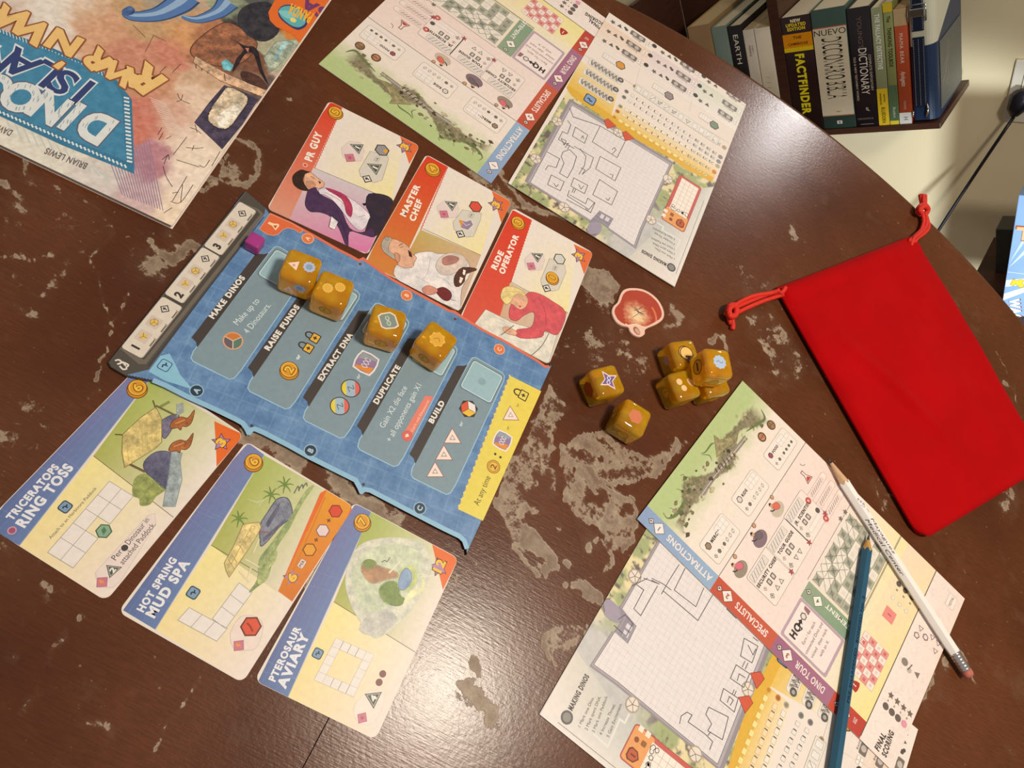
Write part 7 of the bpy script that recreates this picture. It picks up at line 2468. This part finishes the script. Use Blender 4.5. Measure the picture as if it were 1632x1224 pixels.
make_sheet('player sheet with mostly empty park grid, lying under the pencils and another sheet', F4, 0.0004, near_map)
make_sheet('player sheet with green jungle top lying directly under both pencils', F3, 0.0014, lambda P: design_a(P))

# ================================================================== DICE
def amber_material():
    mt = bpy.data.materials.new('amber_resin')
    mt.use_nodes = True
    nt = mt.node_tree
    b = nt.nodes['Principled BSDF']
    b.inputs['Roughness'].default_value = 0.06
    b.inputs['IOR'].default_value = 1.42
    b.inputs['Transmission Weight'].default_value = 0.62
    b.inputs['Coat Weight'].default_value = 0.4
    tc = nt.nodes.new('ShaderNodeTexCoord')
    n = nt.nodes.new('ShaderNodeTexNoise')
    n.inputs['Scale'].default_value = 70
    n.inputs['Detail'].default_value = 3
    nt.links.new(tc.outputs['Object'], n.inputs['Vector'])
    r = nt.nodes.new('ShaderNodeValToRGB')
    e = r.color_ramp.elements
    e[0].position, e[0].color = 0.38, (*lin((246, 170, 10)), 1)
    e[1].position, e[1].color = 0.62, (*lin((255, 206, 36)), 1)
    nt.links.new(n.outputs[0], r.inputs[0])
    nt.links.new(r.outputs[0], b.inputs['Base Color'])
    return mt


M_AMBER = amber_material()
DS = 0.0195


def rounded_cube(s, bev, seg=4):
    bm = bmesh.new()
    bmesh.ops.create_cube(bm, size=s)
    bmesh.ops.bevel(bm, geom=list(bm.edges), offset=bev, segments=seg, affect='EDGES', profile=0.5)
    return bm


SYM = {}


def sym(kind, P):
    D_ = (84, 44, 20)
    if kind == 'dna_star':
        Q = [(-3.4, 3.6), (0, 1.9), (3.4, 3.6), (2.4, 0), (3.4, -3.6), (0, -1.9), (-3.4, -3.6), (-2.4, 0)]
        P.poly([(x * 1.18, y * 1.18) for x, y in Q], (240, 210, 214), 1); P.poly([(x * .92, y * .92) for x, y in Q], (112, 92, 150), 2)
        for s in (1, -1): P.line([(k - 2.5, s * .9 * math.sin(k * 1.3)) for k in range(6)], (216, 206, 226), .5, 3, 3)
    elif kind == 'dna_card':
        Q = [(-3.6, -2.2), (-3.6, 3), (-2, 3.8), (2, 3.8), (3.8, 2), (3.8, -3), (2, -3.8), (-2, -3.4)]
        P.poly([(x * 1.12, y * 1.12) for x, y in Q], (232, 214, 196), 1); P.poly([(x * .95, y * .95) for x, y in Q], (132, 142, 132), 2)
        for s in (1, -1): P.line([(s * .8 * math.sin(k * 1.2), k - 2.5) for k in range(6)], (180, 204, 186), .5, 3, 3)
    elif kind == 'tri_gear':
        P.poly([(-3.8, 4.6), (-3.4, -.4), (.8, 2.2)], (244, 212, 196), 1); P.disc((-2.4, 2.2), .7, (200, 160, 150), 2, n=10)
        P.star((2.4, -2.4), 2.9, (176, 190, 214), 10, .84, 0, 1); P.disc((2.4, -2.4), 1.5, (140, 158, 190), 2, n=12)
    elif kind == 'two_coins':
        for c in ((-2.4, -1.2), (2.4, 1.6)):
            P.star(c, 2.5, (232, 186, 84), 12, .88, 0, 1); P.disc(c, 1.7, (222, 172, 70), 2, n=14)
    elif kind == 'cog':
        P.star((0, 0), 4.1, (228, 178, 70), 8, .82, .3, 1); P.disc((0, 0), 3.0, (220, 166, 62), 2, n=18); P.line([(-1.6, -1), (0, .8), (1.6, -.4)], (176, 124, 40), .4, 3, 3)
    elif kind == 'coin2':
        P.disc((-.6, .8), 3.9, D_, 1, n=26); P.disc((-.6, .8), 3.4, (238, 190, 110), 1.6, n=26)
        P.disc((0, 0), 4.0, D_, 2.2, n=26); P.disc((0, 0), 3.5, (240, 194, 112), 2.8, n=26)
        P.text('2', (0, -1.9), 3.8, D_, 'x', 2.6, lay=4, sx=1.2)
    elif kind == 'coin1':
        P.disc((0, 0), 4.0, D_, 1, n=26); P.disc((0, 0), 3.5, (206, 140, 24), 1.6, n=26); P.text('1', (0, -2.2), 4.4, D_, 'b', 0, lay=3, sx=1.5)
    elif kind == 'blue_cog':
        P.star((0, 0), 4.0, (178, 196, 222), 10, .86, .2, 1); P.line([(-2, 0), (-.6, .7), (.6, -.5), (2, .3)], (130, 150, 190), .5, 2, 3)
    elif kind == 'dots':
        P.disc((-2.4, 3), 1.8, (244, 200, 150), 1, n=14); P.disc((-2.6, -1), 1.7, (244, 200, 150), 1, n=14)
        P.poly([(2, 1), (3.6, 1.6), (5, -1), (5, -3.2), (3, -3.6), (1.8, -1.5)], (240, 190, 130), 1, None, 0, 3)
    elif kind == 'pink_hex':
        P.ngon((0, 0), 4.0, 6, (206, 120, 84), .3, 1)
    elif kind == 'red_hex':
        P.ngon((0, 0), 4.4, 6, (150, 62, 14), .5, 1)
    elif kind == 'ghost':
        P.disc((0, 0), 3.0, (170, 116, 16), 1, n=20); P.disc((0, 0), 2.4, (206, 152, 20), 2, n=20); P.line([(-1.3, 0), (0, .8), (1.3, 0)], (150, 96, 20), .4, 3, 3)
    elif kind == 'mauve':
        P.ngon((0, 0), 3.0, 5, (176, 126, 110), .3, 1)


def die(px_, pxe, top, sides, label, base=0.0, tilt=None, size=DS, group='amber dice'):
    """amber die: px_ top face centre in the photo, pxe two points along one top edge"""
    zt = base + size
    c = U(*px_, zt)
    a, b = U(*pxe[0], zt), U(*pxe[1], zt)
    ang = math.atan2(b[1] - a[1], b[0] - a[0])
    mw = Matrix.Translation((c[0], c[1], TZ + base + size / 2)) @ Matrix.Rotation(ang, 4, 'Z')
    if tilt:
        mw = mw @ Matrix.Rotation(math.radians(tilt[0]), 4, 'X') @ Matrix.Rotation(math.radians(tilt[1]), 4, 'Y')
    t = empty('die', label, 'die', mw, group)
    o = bm_obj('body', rounded_cube(size, size * .17), t, M_AMBER, True)
    # side faces that look towards the viewer
    cam_dir = mw.inverted().to_3x3() @ (Vector(CAM) - mw.translation)
    faces = [('z', 1, top)]
    sd = []
    for ax, s in (('x', 1), ('x', -1), ('y', 1), ('y', -1)):
        v_ = cam_dir.x if ax == 'x' else cam_dir.y
        sd.append((v_ * s, ax, s))
    sd.sort(reverse=True)
    for k, sname in enumerate(sides):
        faces.append((sd[k][1], sd[k][2], sname))
    for ax, s, kind in faces:
        if not kind: continue
        P = Print(0.0)
        sym(kind if isinstance(kind, str) else kind[0], P)
        rot = 0 if isinstance(kind, str) else math.radians(kind[1])
        if ax == 'z': R = Matrix.Identity(4)
        elif ax == 'x': R = Matrix.Rotation(s * math.pi / 2, 4, 'Y')
        else: R = Matrix.Rotation(-s * math.pi / 2, 4, 'X')
        M = R @ Matrix.Translation((0, 0, size / 2 + .00004)) @ Matrix.Rotation(rot, 4, 'Z')
        V, Fc, Cc = P.parts['print']
        P.parts = {'face_symbol': ([tuple(M @ Vector((v_[0] * 1.22, v_[1] * 1.22, v_[2]))) for v_ in V], Fc, Cc)}
        P.build(t)
    return t


BZ = 0.0004 + BT + 0.0002
z1 = lambda x, y: Z1(x, y)
die((480.5, 424), (Z1(460, 850), Z1(600, 525)), ('tri_gear', -90 + 60), (('tri_gear', 0), None), 'amber die showing a white triangle and pale gear, in the MAKE DINOS slot', BZ)
die((532, 459), (D4(400, 400), D4(490, 205)), ('two_coins', -90), ('ghost', 'mauve'), 'amber die showing two gold coins, in the RAISE FUNDS slot', BZ)
die((618.5, 511.5), (D4(765, 610), D4(815, 430)), ('dna_card', -60), ('ghost', 'mauve'), 'amber die showing a grey DNA card, in the EXTRACT DNA slot', BZ)
die((697, 541), (D4(1065, 700), D4(1190, 545)), ('cog', -90), ('ghost', 'mauve'), 'amber die showing one gold cog, in the DUPLICATE slot', BZ)
Z5, Z6 = crop(1040, 520, 9.41), crop(910, 570, 8.16)
die((970, 606), (Z6(430, 500), Z6(690, 430)), ('dna_star', 60), ('red_hex', None), 'amber die showing a purple DNA star, left of the loose dice on the bare table')
die((1013, 664), (Z6(715, 845), Z6(880, 950)), ('pink_hex', 0), ('ghost', 'ghost'), 'amber die with a pink hexagon face, nearest the viewer of the loose dice')
die((1094, 563), (Z5(330, 300), Z5(690, 260)), ('coin2', 20), ('mauve', 'ghost'), 'amber die showing a coin marked 2, rear of the piled dice')
die((1093, 612), (Z5(400, 1090), Z5(680, 1010)), ('dots', 20), ('ghost', 'ghost'), 'amber die showing small pale dots, front left of the piled dice')
die((1141, 606), (Z5(400, 1090), Z5(680, 1030)), None, ('ghost', 'ghost'), 'amber die mostly hidden under the blue cog die of the pile')
die((1147, 577), (Z5(900, 760), Z5(1270, 790)), ('blue_cog', 0), ('coin1', 'ghost'), 'amber die showing a pale blue cog, resting on top of the pile', DS + .0004)

# purple cube on the board
M_PURPLE = mat('purple_resin', (196, 72, 160), 0.25, trans=0.35, ior=1.4, noise=0.05)
zc = BZ + .0082
c = U(406.5, 382, zc)
a, b = U(*Z1(10, 470), zc), U(*Z1(110, 340), zc)
t = empty('marker_cube', 'small translucent purple cube on the upper left of the blue board', 'cube', Matrix.Translation((c[0], c[1], TZ + BZ)) @ Matrix.Rotation(math.atan2(b[1] - a[1], b[0] - a[0]), 4, 'Z'))
bm = rounded_cube(.0084, .0011, 3)
for v_ in bm.verts: v_.co.z += .0042
bm_obj('body', bm, t, M_PURPLE, True)


# ================================================================== CARDBOARD TOKEN
def token():
    E3 = crop(900, 430, 4.08)
    out = [(385, 130), (430, 118), (500, 124), (560, 152), (612, 200), (645, 268), (640, 318), (600, 352), (528, 385), (520, 418), (490, 436), (452, 425), (425, 400), (412, 372), (372, 362), (332, 335), (308, 282), (315, 240), (345, 208), (362, 160)]
    th = 0.0021
    o = U(*E3(470, 280), th)
    fr = Frame(o, (1, 0), (0, 1), .0001)
    root = empty('amber_token', 'flat red and cream cardboard token with a small loop, alone on the table', 'token', fr.mw())
    fr.z = th
    g = lambda x, y: fr.px(*E3(x, y))
    S = smooth_pts([g(*p) for p in out], 4)[::-1]
    prism('cardboard', [(x * 1e-3, y * 1e-3) for x, y in S], 0, th, root, mat('pink_cardboard', (232, 190, 172), .5, noise=.04), .0003)
    P = Print(th)
    P.part('amber_picture')
    inner = smooth_pts([g(*p) for p in [(392, 145), (430, 132), (500, 138), (555, 165), (602, 210), (630, 270), (626, 312), (590, 340), (520, 372), (465, 352), (415, 360), (378, 350), (345, 325), (322, 280), (330, 245), (358, 212), (374, 170)]], 5)
    cc = np.array(g(475, 290))

    def f(X_, Y_):
        d = np.hypot((X_ - cc[0]) / 13.5, (Y_ - cc[1] + 1) / 12.5)
        n = fbm(X_ * .5, Y_ * .5, 4) - .5
        t_ = np.clip((d + n * .5 - .25) * 1.6, 0, 1)[..., None]
        c_ = np.array((236, 204, 160)) * (1 - t_) + np.array((172, 66, 44)) * t_
        hi = np.clip(1 - np.abs(np.hypot(X_ - cc[0] - 1, Y_ - cc[1]) - 13.2) / 1.1, 0, 1) * (X_ > cc[0] + 4)
        return c_ + hi[..., None] * np.array((60, 70, 50)), inpoly(X_, Y_, inner)
    P.paint(*inner.min(0), *inner.max(0), .3, f, 1)
    P.part('insect')
    for a in ([(430, 230), (480, 280), (520, 290)], [(450, 265), (500, 245)], [(470, 270), (512, 235)], [(440, 310), (480, 285), (500, 300)], [(475, 280), (525, 270)], [(455, 240), (470, 270)]):
        P.line([g(*p) for p in a], (110, 92, 84), .35, 3)
    P.line([g(*p) for p in [(465, 262), (485, 278), (508, 290)]], (96, 78, 72), .9, 3)
    P.part('loop_hole')
    P.disc(g(468, 397), 3.2, (150, 96, 72), 1, ry=2.2, rot=-.3); P.disc(g(472, 400), 2.4, (206, 162, 138), 2, ry=1.6, rot=-.3)
    P.part('rim_highlight')
    P.line([g(*p) for p in [(395, 350), (415, 362), (460, 356), (520, 376)]], (246, 216, 190), .7, 3, 4)
    P.build(root)


token()

# ================================================================== RED DRAWSTRING BAG
C6 = crop(1140, 300, 2.11)
def velvet():
    mt = mat('red_velvet', (172, 3, 8), 0.9, noise=0.10, nscale=24, bump=0.25, bscale=1400, spec=0.1, sheen=0.12)
    return mt


M_VELVET = velvet()
M_CORD = mat('red_cord', (222, 44, 26), 0.6, noise=0.12, nscale=900, bump=0.8, bscale=1100)


def bag():
    q = [U(*p, .004) for p in ((1238, 460), (1455, 376), (1668, 742), (1468, 863))]
    org = q[3]
    root = empty('drawstring_bag', 'flat bright red velvet drawstring bag lying at the right of the table', 'bag', Matrix.Translation((org[0], org[1], TZ)))
    TL, TR, BR, BL = [np.array(p) - org for p in q]
    nu, nv = 70, 120
    top, bot = [], []
    T_ = 0.0085
    for j in range(nv + 1):
        v_ = j / nv          # 0 at the mouth (top), 1 at the bottom
        for i in range(nu + 1):
            u = i / nu
            # slightly bowed sides, rounded lower corners
            side = .020 * math.sin(math.pi * v_) * (1 - v_) * 1.1
            uu = -side * .1 + u * (1 + side * .2)
            p = (TL * (1 - uu) + TR * uu) * (1 - v_) + (BL * (1 - uu) + BR * uu) * v_
            cx = min(u, 1 - u) * .165; cy = min(v_, 1 - v_) * .165 * 1.1
            r = .012
            if v_ > .5 and cx < r and cy < r:
                d = math.hypot(r - cx, r - cy)
                if d > r * 1.0:
                    ctr_u = r / .165 if u < .5 else 1 - r / .165
                    ctr_v = 1 - r / .18
                    pc_ = (TL * (1 - ctr_u) + TR * ctr_u) * (1 - ctr_v) + (BL * (1 - ctr_u) + BR * ctr_u) * ctr_v
                    p = pc_ + (p - pc_) * (r / d)
            e = min(1.0, min(cx / .010, cy / .007))
            prof_ = math.sqrt(max(0.0, 1 - (1 - e) ** 2))
            X_, Y_ = float(u), float(v_)
            n_ = float(fbm(np.array([u * 3.2 + v_ * 1.3]), np.array([v_ * 3.0 - u]), 3)[0]) - .5
            fold = .0034 * math.exp(-((u - .12 - .55 * (v_ - .2)) / .035) ** 2) * (1 if .2 < v_ < .8 else 0) * math.sin(math.pi * min(1, max(0, (v_ - .2) / .6)))
            puff = .0035 * math.exp(-((u - .5) / .35) ** 2 - ((v_ - .5) / .35) ** 2)
            hem = -.0011 * math.exp(-((v_ - .085) / .006) ** 2)
            ridge = .0012 * math.exp(-((v_ - .045) / .03) ** 2)
            z = (T_ * .55) + prof_ * (T_ * .45 + n_ * .0060 + fold + puff + hem + ridge)
            top.append((p[0], p[1], z))
            zb = T_ * .38 - prof_ * (T_ * .38 - .0004)
            bot.append((p[0] * 1.0 - .0012 * (1 - prof_ * 0), p[1], zb))
    N = (nu + 1) * (nv + 1)
    idx = lambda i, j: j * (nu + 1) + i
    f = [[idx(i, j), idx(i, j + 1), idx(i + 1, j + 1), idx(i + 1, j)] for j in range(nv) for i in range(nu)]
    mesh('front_panel', top, f, root, M_VELVET, True)
    loop = [(i, 0) for i in range(nu)] + [(nu, j) for j in range(nv)] + [(i, nv) for i in range(nu, 0, -1)] + [(0, j) for j in range(nv, 0, -1)]
    v2 = bot + [top[idx(*p)] for p in loop]
    f2 = [[idx(i, j), idx(i + 1, j), idx(i + 1, j + 1), idx(i, j + 1)] for j in range(nv) for i in range(nu)]
    L = len(loop)
    # dark crease between the two layers
    mids = []
    for (i, j) in loop:
        a = np.array(bot[idx(i, j)])
        mids.append(tuple(a))
    for k in range(L):
        a, b = loop[k], loop[(k + 1) % L]
        f2.append([idx(*a), N + k, N + (k + 1) % L, idx(*b)])
    mesh('back_panel', v2, f2, root, M_VELVET, True)
    # stitched channel line
    st = []
    for i in range(2, nu - 1):
        t_ = top[idx(i, 10)]
        st.append((t_[0], t_[1], t_[2] + .0002))
    tube('seam', [(a_, b_, c_ - .0003) for a_, b_, c_ in st], .0004, root, M_VELVET, 5)
    return root, org


BAG, BORG = bag()


def cordset(pts_px, strands, rad_, name='cord'):
    """strands of the drawstring: pixel, height above the table"""
    out = []
    for x, y, z in pts_px:
        p = U(x, y, z)
        out.append((p[0] - BORG[0], p[1] - BORG[1], z))
    return out


def cord(name, pts, r, n=6):
    P3 = smooth_pts(cordset(pts, 1, r), n, False)
    t = tube(name, P3, r, BAG, M_CORD, 9)
    return t


R_ = .0016
# left pair: out of the mouth corner, to a knot, two short tails
cord('drawstring', [(1252, 458, .0100), (1246, 466, .0090), (1236, 466, .0062), (1215, 472, .0038), (1190, 482, .0030), (1172, 490, .0045)], R_)
cord('drawstring', [(1250, 470, .0085), (1240, 472, .0060), (1216, 480, .0030), (1192, 490, .0022), (1172, 500, .0040)], R_)
cord('drawstring', [(1243, 462, .0098), (1228, 467, .0060), (1200, 472, .0048), (1178, 482, .0055), (1168, 490, .0062)], R_)
cord('knot', [(1172, 486, .004), (1163, 488, .0072), (1160, 500, .0068), (1167, 506, .0045), (1173, 497, .0035), (1168, 488, .0060), (1162, 493, .0085), (1164, 504, .0080), (1172, 502, .0060), (1174, 492, .0070)], .0021)
cord('cord_end', [(1168, 500, .0050), (1167, 510, .0040), (1168, 519, .0026), (1167, 525, .0020)], .0018)
cord('cord_end', [(1163, 500, .0045), (1162, 508, .0035), (1165, 516, .0024)], .0018)
# right pair: from the mouth corner up over the table edge
cord('drawstring', [(1452, 392, .0070), (1456, 380, .0085), (1466, 372, .0060), (1475, 362, .0048), (1477, 350, .0050), (1475, 340, .0058)], R_)
cord('drawstring', [(1456, 388, .0065), (1462, 380, .0055), (1474, 371, .0030), (1480, 362, .0030), (1478, 350, .0035), (1474, 338, .0045)], R_)
cord('drawstring', [(1449, 384, .0075), (1458, 376, .0060), (1468, 366, .0045), (1472, 352, .0045), (1470, 340, .0055)], R_)
cord('knot', [(1476, 340, .0040), (1479, 333, .0060), (1473, 326, .0075), (1465, 330, .0070), (1463, 338, .0050), (1470, 343, .0035), (1478, 337, .0045), (1474, 329, .0085), (1466, 334, .0090), (1470, 340, .0080)], .0021)
cord('cord_end', [(1470, 332, .0060), (1469, 322, .0050), (1467, 311, .0042)], .0019)
cord('cord_end', [(1474, 332, .0055), (1474, 322, .0048), (1474, 312, .0042)], .0019)
cord('cord_end', [(1472, 330, .0080), (1471.5, 320, .0070), (1471, 311, .0060)], .0015)


# ================================================================== PENCILS
def pencil(name, tip, end, z0, label, body_m, wood_m, lead_m, length, r=.0037, ferrule=None, cone=.020):
    zc_ = z0 + r * math.cos(math.pi / 6)
    a, b = U(*tip, zc_), U(*end, zc_)
    d = (b - a) / np.hypot(*(b - a))
    L = length or float(np.hypot(*(b - a)))
    mw = Matrix([[d[0], -d[1], 0, a[0]], [d[1], d[0], 0, a[1]], [0, 0, 1, TZ + zc_], [0, 0, 0, 1]])
    t = empty('pencil', label, 'pencil', mw, 'pencils on the near sheets')

    def hexring(x, rr, n=24, hexm=1.0):
        out = []
        for k in range(n):
            an = 2 * math.pi * k / n
            m6 = ((an + math.pi / 6 + math.pi / 6) % (math.pi / 3)) - math.pi / 6
            rh = rr * math.cos(math.pi / 6) / math.cos(m6)
            rh = min(rh, rr * .985)
            out.append((x, rr * (1 - hexm) * math.cos(an) * .93 + rh * hexm * math.cos(an), rr * (1 - hexm) * math.sin(an) * .93 + rh * hexm * math.sin(an)))
        return out
    def skin(nm, rings, m_, parent=t, smooth=False):
        n = len(rings[0])
        v = [p for r_ in rings for p in r_]
        f = [[i * n + k, i * n + (k + 1) % n, (i + 1) * n + (k + 1) % n, (i + 1) * n + k] for i in range(len(rings) - 1) for k in range(n)]
        f = [q[::-1] for q in f]
        f += [list(range(n)), [len(v) - n + k for k in range(n)][::-1]]
        return mesh(nm, v, f, parent, m_, smooth)
    fx = L - (.016 if ferrule else 0)
    # scalloped paint edge at the sharpened cone
    n = 24
    ring0 = []
    for k, p in enumerate(hexring(cone, r)):
        an = 2 * math.pi * k / n
        ring0.append((cone - .0016 + .0022 * abs(math.sin(3 * (an + math.pi / 6 * 0))), p[1] * 1.0, p[2] * 1.0))
    skin('shaft', [ring0, hexring(cone + .002, r), hexring(fx, r)], body_m)
    skin('wood_cone', [hexring(.0042, .0011, hexm=0), hexring(cone * .6, r * .62, hexm=0), hexring(cone + .0006, r * .965, hexm=.9)], wood_m, smooth=False)
    skin('lead', [hexring(0, .0002, hexm=0), hexring(.0015, .0006, hexm=0), hexring(.0043, .00112, hexm=0)], lead_m, smooth=True)
    if ferrule:
        rr = r * 1.02
        rings = [hexring(fx - .0005, rr, hexm=0)]
        for k in range(5):
            x = fx + .001 + k * .0022
            rings += [hexring(x, rr, hexm=0), hexring(x + .0005, rr * .93, hexm=0), hexring(x + .0011, rr, hexm=0)]
        rings.append(hexring(fx + .012, rr, hexm=0))
        skin('ferrule', rings, ferrule[0], smooth=True)
        skin('eraser', [hexring(fx + .0118, rr * .95, hexm=0), hexring(fx + .0152, rr * .95, hexm=0), hexring(fx + .0166, rr * .80, hexm=0)], ferrule[1], smooth=True)
    return t, L, r


M_WHITEP = mat('white_lacquer', (244, 238, 234), 0.25, noise=0.02, coat=.5)
M_WOODP = mat('bare_cedar', (206, 168, 130), 0.7, noise=0.12, nscale=300, stretch=(1, 6, 6))
M_LEAD = mat('graphite', (60, 56, 56), 0.4)
M_FERR = mat('silver_ferrule', (214, 206, 204), 0.22, metal=0.9)
M_ERASE = mat('worn_pink_eraser', (186, 108, 92), 0.8, noise=0.15, nscale=500)
M_BLUEP = mat('teal_lacquer', (40, 86, 112), 0.3, noise=0.06, coat=.4)
M_YWOOD = mat('yellow_cedar', (190, 146, 82), 0.7, noise=0.12, nscale=300, stretch=(1, 6, 6))
SZ = 0.0014 + TH + .00005
t, L, r = pencil('white', (1319, 729), (1544, 1076), SZ, 'white pencil with black lettering and pink eraser, lying across the near sheet', M_WHITEP, M_WOODP, M_LEAD, None, .0038, (M_FERR, M_ERASE))
# lettering wraps onto the top faces
P = Print(r * math.cos(math.pi / 6) + .00006)
P.part('lettering')
P.tfit('Mayaguez', (47, -1.0), (74, -1.0), 2.2, (52, 46, 60), 'r', 1, slant=.25)
V, Fc, Cc = P.parts['lettering']
Q = Print(0)
Q.part('lettering')
Q.tfit('Medical Center', (46, -2.7), (88, -2.7), 2.1, (52, 46, 60), 'r', 1, slant=.25)
V2, F2_, C2_ = Q.parts['lettering']
ap = r * math.cos(math.pi / 6)
base = len(V)
a60 = math.radians(60)
# top facet spans y -r/2..r/2, next facet falls away at 60 degrees from its edge
for x, y, z in V2:
    s_ = y
    V.append((x, -r / 2 + s_ * math.cos(a60) - .00008, ap + s_ * math.sin(a60) + .00006))
Fc.extend([[i + base for i in q] for q in F2_]); Cc.extend(C2_)
Q = Print(ap + .00006)
Q.part('logo')
for k in range(3):
    Q.disc((33 + 2.2 * k, -.6 + .8 * k), .9, (170, 166, 184), 1, n=10)
Q.line([(37, -1.2), (39.5, 0), (38.2, 1.2)], (150, 140, 150), .3, 1, 3)
Q.line([(41, 1.0), (42.6, 1.5), (43.6, .6)], (180, 110, 110), .3, 1, 3)
P.build(t)
Q.build(t)

t, L, r = pencil('teal', (1385, 852), (1330, 1224), SZ, 'teal blue pencil with dark lettering lying beside the white pencil', M_BLUEP, M_YWOOD, M_LEAD, .185, .0036, (M_FERR, M_ERASE), cone=.012)
P = Print(r * math.cos(math.pi / 6) + .00006)
P.part('lettering')
P.tfit('PRE-SHARPENED  BONDED No. 2', (112, .9), (44, .9), 1.7, (18, 36, 62), 'b', 1)
P.build(t)
